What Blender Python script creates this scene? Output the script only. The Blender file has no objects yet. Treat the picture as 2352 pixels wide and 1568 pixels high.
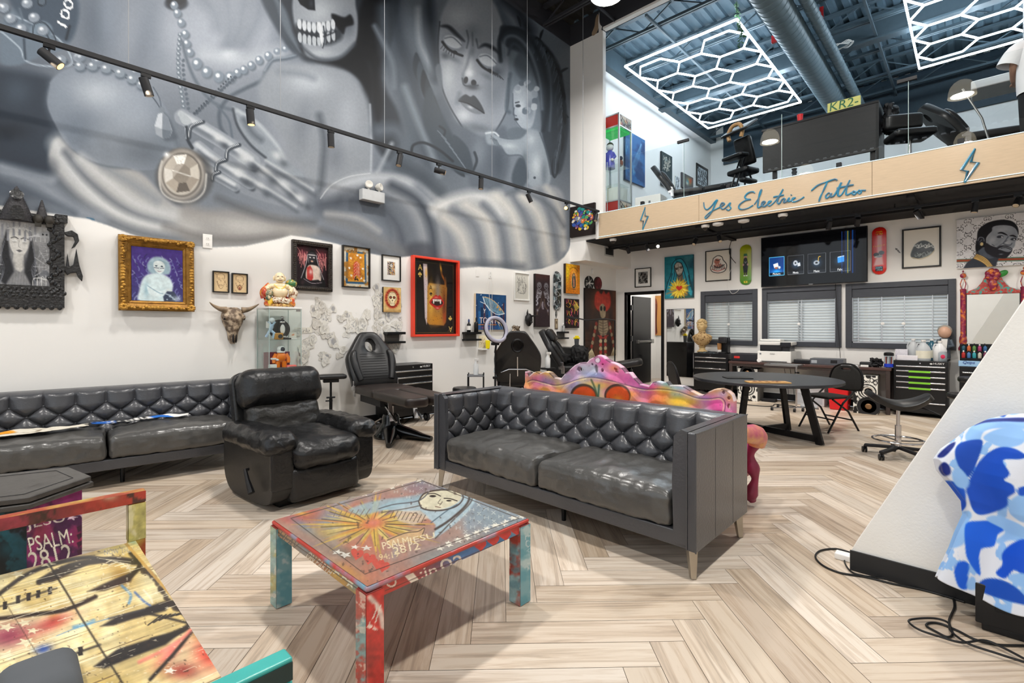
# Tattoo studio lounge: core helpers, room, lounge, mural wall, stations, back wall, loft, lights
import bpy,bmesh,math,random
import numpy as np
from mathutils import Vector,Matrix,noise as mnoise
random.seed(7);RNG=np.random.RandomState(5)
SC=bpy.context.scene;COL=SC.collection;PI=math.pi
FP=1116.0;CX=1176.0;HY=752.0;CH=1.30;YAW=math.atan(1064/1116.0)
SN,CS=math.sin(YAW),math.cos(YAW)
def ray(px,py):
 a=(px-CX)/FP;return(CS*a-SN,SN*a+CS,(HY-py)/FP)
def onX(px,py,X):
 r=ray(px,py);t=X/r[0];return Vector((X,r[1]*t,CH+r[2]*t))
def onY(px,py,Y):
 r=ray(px,py);t=Y/r[1];return Vector((r[0]*t,Y,CH+r[2]*t))
def onZ(px,py,Z):
 r=ray(px,py);t=(Z-CH)/r[2];return Vector((r[0]*t,r[1]*t,Z))
def lin(c):
 if isinstance(c,str):
  c=c.lstrip('#');c=c if len(c)==6 else ''.join(k*2 for k in c);c=[int(c[i:i+2],16)/255 for i in(0,2,4)]
 return tuple((x/12.92 if x<=.04045 else((x+.055)/1.055)**2.4)for x in c[:3])
MATS={}
def M(name,col='#808080',rough=.5,metal=0,var=.08,scale=12,bump=0,bscale=60,spec=.5,emit=None,estr=0,trans=0,alpha=1,coat=0,ior=1.45,stretch=None,attr=None,col2=None,thr=None,sheen=0):
 if name in MATS:return MATS[name]
 m=bpy.data.materials.new(name);m.use_nodes=True;nt=m.node_tree;N=nt.nodes;L=nt.links
 b=N['Principled BSDF'];b.inputs['Roughness'].default_value=rough;b.inputs['Metallic'].default_value=metal
 b.inputs['Specular IOR Level'].default_value=spec;b.inputs['IOR'].default_value=ior
 b.inputs['Transmission Weight'].default_value=trans;b.inputs['Alpha'].default_value=alpha
 b.inputs['Coat Weight'].default_value=coat;b.inputs['Coat Roughness'].default_value=.15
 if sheen:b.inputs['Sheen Weight'].default_value=sheen
 c=lin(col)+(1,);b.inputs['Base Color'].default_value=c
 tc=N.new('ShaderNodeTexCoord');mp=N.new('ShaderNodeMapping');L.new(tc.outputs['Object'],mp.inputs[0])
 if stretch:mp.inputs['Scale'].default_value=stretch
 nz=N.new('ShaderNodeTexNoise');nz.inputs['Scale'].default_value=scale;nz.inputs['Detail'].default_value=5
 L.new(mp.outputs[0],nz.inputs['Vector'])
 src=None
 if attr:
  at=N.new('ShaderNodeAttribute');at.attribute_name=attr;src=at.outputs['Color']
 if col2:
  rp=N.new('ShaderNodeValToRGB');t=thr or(.4,.6)
  rp.color_ramp.elements[0].position=t[0];rp.color_ramp.elements[1].position=t[1]
  rp.color_ramp.elements[0].color=c;rp.color_ramp.elements[1].color=lin(col2)+(1,)
  L.new(nz.outputs['Fac'],rp.inputs[0]);src=rp.outputs[0]
 if var>0:
  rr=N.new('ShaderNodeMapRange');rr.inputs['To Min'].default_value=1-var*1.5;rr.inputs['To Max'].default_value=1+var*1.5
  L.new(nz.outputs['Fac'],rr.inputs['Value'])
  mx=N.new('ShaderNodeMix');mx.data_type='RGBA';mx.blend_type='MULTIPLY';mx.inputs['Factor'].default_value=1
  if src:L.new(src,mx.inputs['A'])
  else:mx.inputs['A'].default_value=c
  L.new(rr.outputs[0],mx.inputs['B']);src=mx.outputs['Result']
 if src:L.new(src,b.inputs['Base Color'])
 if bump:
  n2=N.new('ShaderNodeTexNoise');n2.inputs['Scale'].default_value=bscale;n2.inputs['Detail'].default_value=6
  L.new(mp.outputs[0],n2.inputs['Vector'])
  bp=N.new('ShaderNodeBump');bp.inputs['Strength'].default_value=min(1,bump);bp.inputs['Distance'].default_value=.01
  L.new(n2.outputs['Fac'],bp.inputs['Height']);L.new(bp.outputs[0],b.inputs['Normal'])
 if emit:
  b.inputs['Emission Color'].default_value=lin(emit)+(1,);b.inputs['Emission Strength'].default_value=estr
 MATS[name]=m;return m
def paintmat(name,rough=.55,spec=.4,bump=.0,coat=0,emit=0,bscale=300):
 if name in MATS:return MATS[name]
 m=bpy.data.materials.new(name);m.use_nodes=True;nt=m.node_tree;N=nt.nodes;L=nt.links;b=N['Principled BSDF']
 b.inputs['Roughness'].default_value=rough;b.inputs['Specular IOR Level'].default_value=spec;b.inputs['Coat Weight'].default_value=coat
 b.inputs['Coat Roughness'].default_value=.12
 at=N.new('ShaderNodeAttribute');at.attribute_name='Col';L.new(at.outputs['Color'],b.inputs['Base Color'])
 if emit:L.new(at.outputs['Color'],b.inputs['Emission Color']);b.inputs['Emission Strength'].default_value=emit
 if bump:
  nz=N.new('ShaderNodeTexNoise');nz.inputs['Scale'].default_value=bscale;tc=N.new('ShaderNodeTexCoord');L.new(tc.outputs['Object'],nz.inputs['Vector'])
  bp=N.new('ShaderNodeBump');bp.inputs['Strength'].default_value=bump;bp.inputs['Distance'].default_value=.004
  L.new(nz.outputs['Fac'],bp.inputs['Height']);L.new(bp.outputs[0],b.inputs['Normal'])
 MATS[name]=m;return m
def _set(o,label=None,cat=None,group=None,kind=None):
 if label:o['label']=label
 if cat:o['category']=cat
 if group:o['group']=group
 if kind:o['kind']=kind
 return o
def thing(name,label,cat,loc=(0,0,0),rz=0,group=None):
 o=bpy.data.objects.new(name,None);COL.objects.link(o);o.empty_display_size=.1
 o.location=loc;o.rotation_euler=(0,0,rz);return _set(o,label,cat,group)
def dup(root,loc,rz=None,label=None,group=None,parent=None):
 r=root.copy();COL.objects.link(r);r.location=loc
 if rz is not None:r.rotation_euler=(0,0,rz)
 if label:r['label']=label
 if group:r['group']=group
 def rec(a,b):
  for ch in list(a.children):
   c=ch.copy();COL.objects.link(c);c.parent=b;rec(ch,c)
 rec(root,r);return r
def _basis(d):
 d=Vector(d).normalized();u=Vector((0,0,1))if abs(d.z)<.9 else Vector((1,0,0))
 a=d.cross(u).normalized();return a,d.cross(a).normalized()
class MB:
 def __init__(s):s.v=[];s.f=[];s.m=[];s.cur=0;s.T=None
 def mat(s,i):s.cur=i;return s
 def add(s,vs,fs):
  o=len(s.v)
  if s.T is not None:vs=[s.T@Vector(p)for p in vs]
  s.v.extend([tuple(p)for p in vs]);s.f.extend([tuple(i+o for i in f)for f in fs]);s.m.extend([s.cur]*len(fs));return s
 def box(s,x0,x1,y0,y1,z0,z1,R=None,taper=1):
  cx,cy=(x0+x1)/2,(y0+y1)/2
  q=[]
  for z,k in((z0,taper),(z1,1)):
   for x,y in((x0,y0),(x1,y0),(x1,y1),(x0,y1)):q.append(Vector((cx+(x-cx)*k,cy+(y-cy)*k,z)))
  if R is not None:q=[R@p for p in q]
  return s.add(q,[(3,2,1,0),(4,5,6,7),(0,1,5,4),(1,2,6,5),(2,3,7,6),(3,0,4,7)])
 def beam(s,p0,p1,w,h,up=(0,0,1)):
  p0,p1=Vector(p0),Vector(p1);d=(p1-p0).normalized();u=Vector(up)
  a=d.cross(u)
  if a.length<1e-4:a=d.cross(Vector((1,0,0)))
  a.normalize();u=a.cross(d).normalized();q=[]
  for p in(p0,p1):
   for i,j in((-1,-1),(1,-1),(1,1),(-1,1)):q.append(p+a*(i*w/2)+u*(j*h/2))
  return s.add(q,[(3,2,1,0),(4,5,6,7),(0,1,5,4),(1,2,6,5),(2,3,7,6),(3,0,4,7)])
 def cyl(s,p0,p1,r0,r1=None,n=16,cap=True):
  r1=r0 if r1 is None else r1;p0,p1=Vector(p0),Vector(p1);a,b=_basis(p1-p0);q=[]
  for p,r in((p0,r0),(p1,r1)):
   for i in range(n):
    t=2*PI*i/n;q.append(p+a*(r*math.cos(t))+b*(r*math.sin(t)))
  f=[(i,(i+1)%n,n+(i+1)%n,n+i)for i in range(n)]
  if cap:f+=[tuple(range(n-1,-1,-1)),tuple(range(n,2*n))]
  return s.add(q,f)
 def tube(s,pts,r,n=8,close=False,cap=True):
  pts=[Vector(p)for p in pts];k=len(pts);q=[];rs=r if hasattr(r,'__len__')else[r]*k
  up=None
  for i,p in enumerate(pts):
   if close:d=pts[(i+1)%k]-pts[i-1]
   else:d=pts[min(i+1,k-1)]-pts[max(i-1,0)]
   if d.length<1e-9:d=Vector((0,0,1))
   d.normalize()
   if up is None:a,b=_basis(d)
   else:
    a=up-d*up.dot(d)
    if a.length<1e-6:a,_=_basis(d)
    a.normalize();b=d.cross(a)
   up=a
   for j in range(n):
    t=2*PI*j/n;q.append(p+a*(rs[i]*math.cos(t))+b*(rs[i]*math.sin(t)))
  f=[]
  for i in range(k if close else k-1):
   i2=(i+1)%k
   for j in range(n):f.append((i*n+j,i*n+(j+1)%n,i2*n+(j+1)%n,i2*n+j))
  if cap and not close:f+=[tuple(range(n-1,-1,-1)),tuple(range((k-1)*n,k*n))]
  return s.add(q,f)
 def lathe(s,prof,c=(0,0,0),n=24,axis=None,sx=1,sy=1,cap=True):
  c=Vector(c);q=[];k=len(prof)
  if axis is None:A,B,D=Vector((1,0,0)),Vector((0,1,0)),Vector((0,0,1))
  else:D=Vector(axis).normalized();A,B=_basis(D)
  for r,z in prof:
   for j in range(n):
    t=2*PI*j/n;q.append(c+A*(r*math.cos(t)*sx)+B*(r*math.sin(t)*sy)+D*z)
  f=[(i*n+j,i*n+(j+1)%n,(i+1)*n+(j+1)%n,(i+1)*n+j)for i in range(k-1)for j in range(n)]
  if cap and prof[0][0]>1e-5:f.append(tuple(range(n-1,-1,-1)))
  if cap and prof[-1][0]>1e-5:f.append(tuple(range((k-1)*n,k*n)))
  return s.add(q,f)
 def ell(s,c,r,nu=20,nv=12,R=None):
  c=Vector(c);r=(r,r,r)if not hasattr(r,'__len__')else r;q=[]
  for i in range(nv+1):
   ph=PI*i/nv
   for j in range(nu):
    t=2*PI*j/nu;p=Vector((r[0]*math.sin(ph)*math.cos(t),r[1]*math.sin(ph)*math.sin(t),r[2]*math.cos(ph)))
    q.append(c+(R@p if R else p))
  return s.add(q,[(i*nu+j,(i+1)*nu+j,(i+1)*nu+(j+1)%nu,i*nu+(j+1)%nu)for i in range(nv)for j in range(nu)])
 def prism(s,poly,d0,d1,T=None):
  """2-D outline (x,z) extruded along y from d0 to d1"""
  n=len(poly);q=[Vector((x,d0,z))for x,z in poly]+[Vector((x,d1,z))for x,z in poly]
  if T is not None:q=[T@p for p in q]
  f=[tuple(range(n)),tuple(range(2*n-1,n-1,-1))]+[((i+1)%n,i,n+i,n+(i+1)%n)for i in range(n)]
  return s.add(q,f)
 def grid(s,fn,nu,nv,cu=False,cv=False):
  q=[fn(i/(nu-(0 if cu else 1)),j/(nv-(0 if cv else 1)))for j in range(nv)for i in range(nu)]
  f=[]
  for j in range(nv if cv else nv-1):
   for i in range(nu if cu else nu-1):
    i2=(i+1)%nu;j2=(j+1)%nv;f.append((j*nu+i,j*nu+i2,j2*nu+i2,j2*nu+i))
  return s.add(q,f)
 def build(s,name,mats,parent=None,bevel=0,smooth=True,sub=0,ang=40,seg=2,loc=None,rz=0,solid=0,rot=None):
  me=bpy.data.meshes.new(name);me.from_pydata(s.v,[],s.f);
  if not isinstance(mats,(list,tuple)):mats=[mats]
  for m in mats:me.materials.append(m)
  if len(mats)>1:me.polygons.foreach_set('material_index',s.m)
  bm=bmesh.new();bm.from_mesh(me);bmesh.ops.recalc_face_normals(bm,faces=bm.faces);bm.to_mesh(me);bm.free()
  o=bpy.data.objects.new(name,me);COL.objects.link(o)
  if parent is not None:o.parent=parent
  if loc is not None:o.location=loc
  if rz:o.rotation_euler=(0,0,rz)
  if rot is not None:o.rotation_euler=rot
  if solid:
   sm=o.modifiers.new('s','SOLIDIFY');sm.thickness=solid;sm.offset=0
  if bevel:
   b=o.modifiers.new('b','BEVEL');b.width=bevel;b.segments=seg;b.limit_method='ANGLE';b.angle_limit=math.radians(35)
  if sub:
   ss=o.modifiers.new('u','SUBSURF');ss.levels=sub;ss.render_levels=sub
  if smooth:
   me.polygons.foreach_set('use_smooth',[True]*len(me.polygons))
   if not sub:
    try:me.set_sharp_from_angle(angle=math.radians(ang))
    except Exception:pass
    if bevel:
     w=o.modifiers.new('w','WEIGHTED_NORMAL');w.keep_sharp=False
  return o
def rotz(a):return Matrix.Rotation(a,4,'Z')
def rotx(a):return Matrix.Rotation(a,4,'X')
def roty(a):return Matrix.Rotation(a,4,'Y')
def tr(x,y,z):return Matrix.Translation((x,y,z))
def spline(pts,k=8,close=False):
 """Catmull-Rom through pts (any dimension)"""
 P=[np.array(p,float)for p in pts];n=len(P);out=[]
 rng=range(n)if close else range(n-1)
 for i in rng:
  p0=P[(i-1)%n]if(close or i>0)else P[0];p1=P[i];p2=P[(i+1)%n]
  p3=P[(i+2)%n]if(close or i+2<n)else P[-1]
  for j in range(k):
   t=j/k;out.append(.5*((2*p1)+(-p0+p2)*t+(2*p0-5*p1+4*p2-p3)*t*t+(-p0+3*p1-3*p2+p3)*t**3))
 if not close:out.append(P[-1])
 return[tuple(p)for p in out]
def rrect(w,h,r,n=5,cx=0,cz=0):
 o=[]
 for sx,sz,a in((1,1,0),(-1,1,PI/2),(-1,-1,PI),(1,-1,1.5*PI)):
  for i in range(n+1):
   t=a+PI/2*i/n;o.append((cx+sx*(w/2-r)+r*math.cos(t),cz+sz*(h/2-r)+r*math.sin(t)))
 return o
_FONT={}
def text_tris(txt):
 if txt in _FONT:return _FONT[txt]
 cu=bpy.data.curves.new('t','FONT');cu.body=txt;cu.size=1;cu.resolution_u=3
 ob=bpy.data.objects.new('t',cu);COL.objects.link(ob);dg=bpy.context.evaluated_depsgraph_get();dg.update()
 me=ob.evaluated_get(dg).to_mesh();me.calc_loop_triangles()
 V=[(v.co.x,v.co.y)for v in me.vertices];T=[tuple(t.vertices)for t in me.loop_triangles]
 ob.evaluated_get(dg).to_mesh_clear();bpy.data.objects.remove(ob);bpy.data.curves.remove(cu)
 V=np.array(V)if V else np.zeros((0,2))
 if len(V):V=V-V.min(0);V=V/V[:,1].max()
 _FONT[txt]=(V,T);return V,T
def srgb(c):
 if isinstance(c,str):c=c.lstrip('#');c=c if len(c)==6 else ''.join(k*2 for k in c);return np.array([int(c[i:i+2],16)/255 for i in(0,2,4)])
 return np.array(c,float)/(255.0 if max(c)>1 else 1)
def vnoise(X,Y,seed=0):
 """cheap smooth value noise, vectorised"""
 xi=np.floor(X).astype(int);yi=np.floor(Y).astype(int);xf=X-xi;yf=Y-yi
 def h(a,b):
  n=(a*374761393+b*668265263+seed*1442695041)&0x7fffffff;n=((n^(n>>13))*1274126177)&0x7fffffff
  return((n^(n>>16))&0xffff)/65535.0
 u=xf*xf*(3-2*xf);w=yf*yf*(3-2*yf)
 return(h(xi,yi)*(1-u)+h(xi+1,yi)*u)*(1-w)+(h(xi,yi+1)*(1-u)+h(xi+1,yi+1)*u)*w
def fbm(X,Y,seed=0,o=4):
 s=0;a=.5;t=0
 for i in range(o):s=s+a*vnoise(X*2**i,Y*2**i,seed+i);t+=a;a*=.5
 return s/t
class Art:
 """paint on points with picture coordinates X (right) and Y (down)"""
 def __init__(s,X,Y,base='#ffffff'):
  s.X=np.asarray(X,float).ravel();s.Y=np.asarray(Y,float).ravel();s.C=np.tile(srgb(base),(s.X.size,1))
 def _mix(s,idx,col,al):
  c=srgb(col);s.C[idx]=s.C[idx]*(1-al[:,None])+c*al[:,None]
 def _sel(s,x0,x1,y0,y1):return np.nonzero((s.X>=x0)&(s.X<=x1)&(s.Y>=y0)&(s.Y<=y1))[0]
 def poly(s,pts,col,soft=0.,a=1,smooth=0):
  if smooth:pts=spline(pts,smooth,True)
  P=np.array(pts,float);m=max(soft,0)*1.0
  idx=s._sel(P[:,0].min()-m,P[:,0].max()+m,P[:,1].min()-m,P[:,1].max()+m)
  if not idx.size:return s
  x=s.X[idx];y=s.Y[idx];ins=np.zeros(idx.size,bool);d2=np.full(idx.size,1e18)
  for i in range(len(P)):
   x0,y0=P[i-1];x1,y1=P[i]
   if y0!=y1:ins^=((y0>y)!=(y1>y))&(x<(x1-x0)*(y-y0)/(y1-y0)+x0)
   if soft>0:
    dx,dy=x1-x0,y1-y0;L=dx*dx+dy*dy+1e-12;t=np.clip(((x-x0)*dx+(y-y0)*dy)/L,0,1)
    d2=np.minimum(d2,(x-x0-t*dx)**2+(y-y0-t*dy)**2)
  if soft>0:
   sd=np.where(ins,1,-1)*np.sqrt(d2);al=np.clip(.5+sd/(2*soft),0,1);al=al*al*(3-2*al)
  else:al=ins.astype(float)
  s._mix(idx,col,al*a);return s
 def ell(s,cx,cy,rx,ry,col,soft=0.,a=1,rot=0,power=1):
  m=max(rx,ry)*(1+soft)+1e-6;idx=s._sel(cx-m,cx+m,cy-m,cy+m)
  if not idx.size:return s
  c,sn=math.cos(rot),math.sin(rot);x=s.X[idx]-cx;y=s.Y[idx]-cy
  r=np.sqrt(((x*c+y*sn)/rx)**2+((-x*sn+y*c)/ry)**2)
  if soft>0:al=np.clip((1+soft/2-r)/soft,0,1);al=al*al*(3-2*al)
  else:al=(r<=1).astype(float)
  s._mix(idx,col,al*a);return s
 def glow(s,cx,cy,rx,ry,col,a=1,rot=0):
  return s._g(cx,cy,rx,ry,col,a,rot)
 def _g(s,cx,cy,rx,ry,col,a,rot):
  m=max(rx,ry)*1.6;idx=s._sel(cx-m,cx+m,cy-m,cy+m)
  if not idx.size:return s
  c,sn=math.cos(rot),math.sin(rot);x=s.X[idx]-cx;y=s.Y[idx]-cy
  r2=((x*c+y*sn)/rx)**2+((-x*sn+y*c)/ry)**2;s._mix(idx,col,np.exp(-2.2*r2)*a);return s
 def line(s,pts,w,col,soft=0.,a=1,smooth=6,taper=False):
  if smooth and len(pts)>2:pts=spline(pts,smooth)
  P=np.array(pts,float);hw=w/2;m=hw+soft
  idx=s._sel(P[:,0].min()-m,P[:,0].max()+m,P[:,1].min()-m,P[:,1].max()+m)
  if not idx.size:return s
  x=s.X[idx];y=s.Y[idx];best=np.full(idx.size,1e9);n=len(P)-1
  for i in range(n):
   x0,y0=P[i];x1,y1=P[i+1];dx,dy=x1-x0,y1-y0;L=dx*dx+dy*dy+1e-12
   t=np.clip(((x-x0)*dx+(y-y0)*dy)/L,0,1);d=np.sqrt((x-x0-t*dx)**2+(y-y0-t*dy)**2)
   if taper:k=np.sin(np.clip((i+t)/n,0.02,.98)*PI)**.6;d=d-hw*k
   else:d=d-hw
   best=np.minimum(best,d)
  sf=max(soft,1e-6);al=np.clip(.5-best/(2*sf),0,1)if soft>0 else(best<=0).astype(float)
  s._mix(idx,col,al*a);return s
 def text(s,txt,x,y,h,col,w=None,rot=0,a=1,shear=0,flip=False,vert=1):
  V,T=text_tris(txt)
  if not len(V):return s
  k=h;W=V[:,0].max()*k;fx=1 if w is None else w/W
  lx=V[:,0]*k*fx
  if flip:lx=lx.max()-lx
  ly=V[:,1]*k;lx=lx+ly*shear;c,sn=math.cos(rot),math.sin(rot)
  PX=x+lx*c+ly*sn;PY=y+lx*sn-ly*c
  idx0=s._sel(PX.min(),PX.max(),PY.min(),PY.max())
  if not idx0.size:return s
  xx=s.X[idx0];yy=s.Y[idx0];hit=np.zeros(idx0.size,bool)
  for t in T:
   ax,ay,bx,by,cx,cy=PX[t[0]],PY[t[0]],PX[t[1]],PY[t[1]],PX[t[2]],PY[t[2]]
   d=(by-cy)*(ax-cx)+(cx-bx)*(ay-cy)
   if abs(d)<1e-12:continue
   l1=((by-cy)*(xx-cx)+(cx-bx)*(yy-cy))/d;l2=((cy-ay)*(xx-cx)+(ax-cx)*(yy-cy))/d
   hit|=(l1>=-1e-3)&(l2>=-1e-3)&(l1+l2<=1.001)
  s._mix(idx0,col,hit.astype(float)*a);return s
 def noise(s,amt=.1,sc=.05,seed=0,sy=None,o=4):
  n=fbm(s.X*sc,s.Y*(sy or sc),seed,o)-.5;s.C=np.clip(s.C*(1+amt*2*n)[:,None],0,1);return s
 def blend(s,col,sc=.05,seed=0,thr=.5,soft=.1,a=1,sy=None,o=4):
  n=fbm(s.X*sc,s.Y*(sy or sc),seed,o);al=np.clip((n-thr)/soft+.5,0,1);s._mix(np.arange(s.X.size),col,al*a);return s
 def grad(s,col,x0,y0,x1,y1,a=1):
  dx,dy=x1-x0,y1-y0;t=np.clip(((s.X-x0)*dx+(s.Y-y0)*dy)/(dx*dx+dy*dy),0,1);s._mix(np.arange(s.X.size),col,t*a);return s
 def star(s,cx,cy,r,col,rot=0,a=1,k=.42):
  return s.poly([(cx+(r if i%2==0 else r*k)*math.sin(rot+i*PI/5),cy-(r if i%2==0 else r*k)*math.cos(rot+i*PI/5))for i in range(10)],col,a=a)
 def heart(s,cx,cy,r,col,rot=0,a=1):
  pts=[]
  for i in range(28):
   t=2*PI*i/28;x=.0625*16*math.sin(t)**3;y=-(13*math.cos(t)-5*math.cos(2*t)-2*math.cos(3*t)-math.cos(4*t))/16
   pts.append((cx+r*(x*math.cos(rot)-y*math.sin(rot)),cy+r*(x*math.sin(rot)+y*math.cos(rot))))
  return s.poly(pts,col,a=a)
 def lin(s):
  c=np.clip(s.C,0,1);return np.where(c<=.04045,c/12.92,((c+.055)/1.055)**2.4)
def set_col(me,cols):
 at=me.color_attributes.new('Col','FLOAT_COLOR','POINT')
 a=np.ones((len(me.vertices),4),np.float32);a[:,:3]=cols;at.data.foreach_set('color',a.ravel())
def gridmesh(name,P,nx,ny,mat,parent=None,cols=None,smooth=True,extra=None):
 """P: (ny*nx,3) points row by row"""
 i=np.arange(nx-1);j=np.arange(ny-1);I,J=np.meshgrid(i,j);a=(J*nx+I).ravel()
 F=np.stack([a,a+nx,a+nx+1,a+1],1);V=np.asarray(P,float);FL=[tuple(f)for f in F.tolist()]
 if extra is not None:
  ev,ef,ec=extra;o=len(V);V=np.vstack([V,np.array(ev,float)]);FL+=[tuple(k+o for k in f)for f in ef]
  if cols is not None:cols=np.vstack([cols,ec])
 me=bpy.data.meshes.new(name);me.from_pydata(V.tolist(),[],FL);me.materials.append(mat)
 if cols is not None:set_col(me,cols)
 if smooth:me.polygons.foreach_set('use_smooth',[True]*len(me.polygons));me.set_sharp_from_angle(angle=math.radians(40))
 o=bpy.data.objects.new(name,me);COL.objects.link(o)
 if parent is not None:o.parent=parent
 return o
def panel(name,w,h,d,paint,mat,parent=None,side='#e8e4da',px=None,y0=0.,W=None,H=None,x0=0.,z0=0.):
 """flat painted board: x right, z up, front at y=y0-d, back at y0; paint(art) works in W x H units, Y down"""
 W=W or 100.;H=H or W*h/w
 px=px or.006;nx=max(4,int(w/px));ny=max(4,int(h/px))
 xs=np.linspace(0,1,nx);ys=np.linspace(0,1,ny);U,V=np.meshgrid(xs,ys)
 A=Art(U*W,V*H);paint(A);c=A.lin()
 P=np.stack([(U.ravel()-.5)*w+x0,np.full(U.size,y0-d),(.5-V.ravel())*h+z0],1)
 s=lin(side);ev=[];
 for y in(y0-d,y0):
  for x,z in((-.5,-.5),(.5,-.5),(.5,.5),(-.5,.5)):ev.append((x*w+x0,y,z*h+z0))
 ef=[(0,1,5,4),(1,2,6,5),(2,3,7,6),(3,0,4,7),(4,5,6,7)]
 return gridmesh(name,P[:,:],nx,ny,mat,parent,c,False,(ev,ef,np.tile(s,(8,1))))
DAY=1.6;PEND=140;EXPO=-.15;LZ=6.15;HEXE=24;MEZ=110
LAMPS=[(x,y)for x in(-3.9,-.2)for y in(6.1,2.1,-1.6)]
XL=-5.95;YB=9.7;YF=7.95;ZC=7.43;XR=4.5;YS=-4.6;YL=15.2;ZM0=3.0;ZM1=3.45
mWall=M('white_wall','#f1efeb',.62,var=.03,scale=3,bump=.08,bscale=120)
mDark=M('dark_ceiling_paint','#33343a',.75,var=.06,scale=4)
mBlackCeil=M('black_ceiling_paint','#151517',.8,var=.08)
mBase=M('black_vinyl_base','#1b1b1e',.5,var=.1)
mBlue=M('blue_grey_deck','#4c606c',.55,var=.06)
mSteelB=M('blue_grey_steel','#46565f',.5,var=.08)
mPly=M('birch_plywood','#c9b294',.5,var=.1,scale=6,stretch=(1.2,8,14),coat=.1)
mBlk=M('black_metal','#121214',.4,var=.1,metal=.3)
mBlkM=M('matt_black','#17171a',.6,var=.1)
mChrome=M('chrome','#c9c9cc',.18,metal=1,var=.03)
mSteel=M('brushed_steel','#a9a8a6',.35,metal=1,var=.08,stretch=(1,30,1))
mGrey=M('grey_plastic','#6a6c70',.5)
mWhite=M('white_plastic','#eceae6',.45,var=.03)
mGlass=None
def glassmat(name,tint='#eef6f5',rough=0.0,mixf=.08,op=.02):
 """thin clear sheet: mostly passes light, mirrors a little at the surface"""
 if name in MATS:return MATS[name]
 m=bpy.data.materials.new(name);m.use_nodes=True;nt=m.node_tree;N=nt.nodes;L=nt.links
 N.remove(N['Principled BSDF']);out=N['Material Output']
 tb=N.new('ShaderNodeBsdfTransparent');tb.inputs[0].default_value=lin(tint)+(1,)
 gl=N.new('ShaderNodeBsdfGlossy');gl.inputs['Roughness'].default_value=rough
 lw=N.new('ShaderNodeLayerWeight');lw.inputs[0].default_value=.5;pw=N.new('ShaderNodeMath');pw.operation='POWER';pw.inputs[1].default_value=4
 fr=N.new('ShaderNodeMath');fr.operation='MULTIPLY_ADD';fr.inputs[1].default_value=.6;fr.inputs[2].default_value=.035;L.new(lw.outputs['Facing'],pw.inputs[0]);L.new(pw.outputs[0],fr.inputs[0])
 mx=N.new('ShaderNodeMixShader');L.new(fr.outputs[0],mx.inputs[0]);L.new(tb.outputs[0],mx.inputs[1]);L.new(gl.outputs[0],mx.inputs[2])
 L.new(mx.outputs[0],out.inputs[0]);MATS[name]=m;return m
mGlass=glassmat('clear_glass','#fbfdfd');mGlassT=glassmat('tinted_glass','#fafdfc')
def struct(name,mb,mats,**k):
 o=mb.build(name,mats,None,**k);o['kind']='structure';return o
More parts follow.
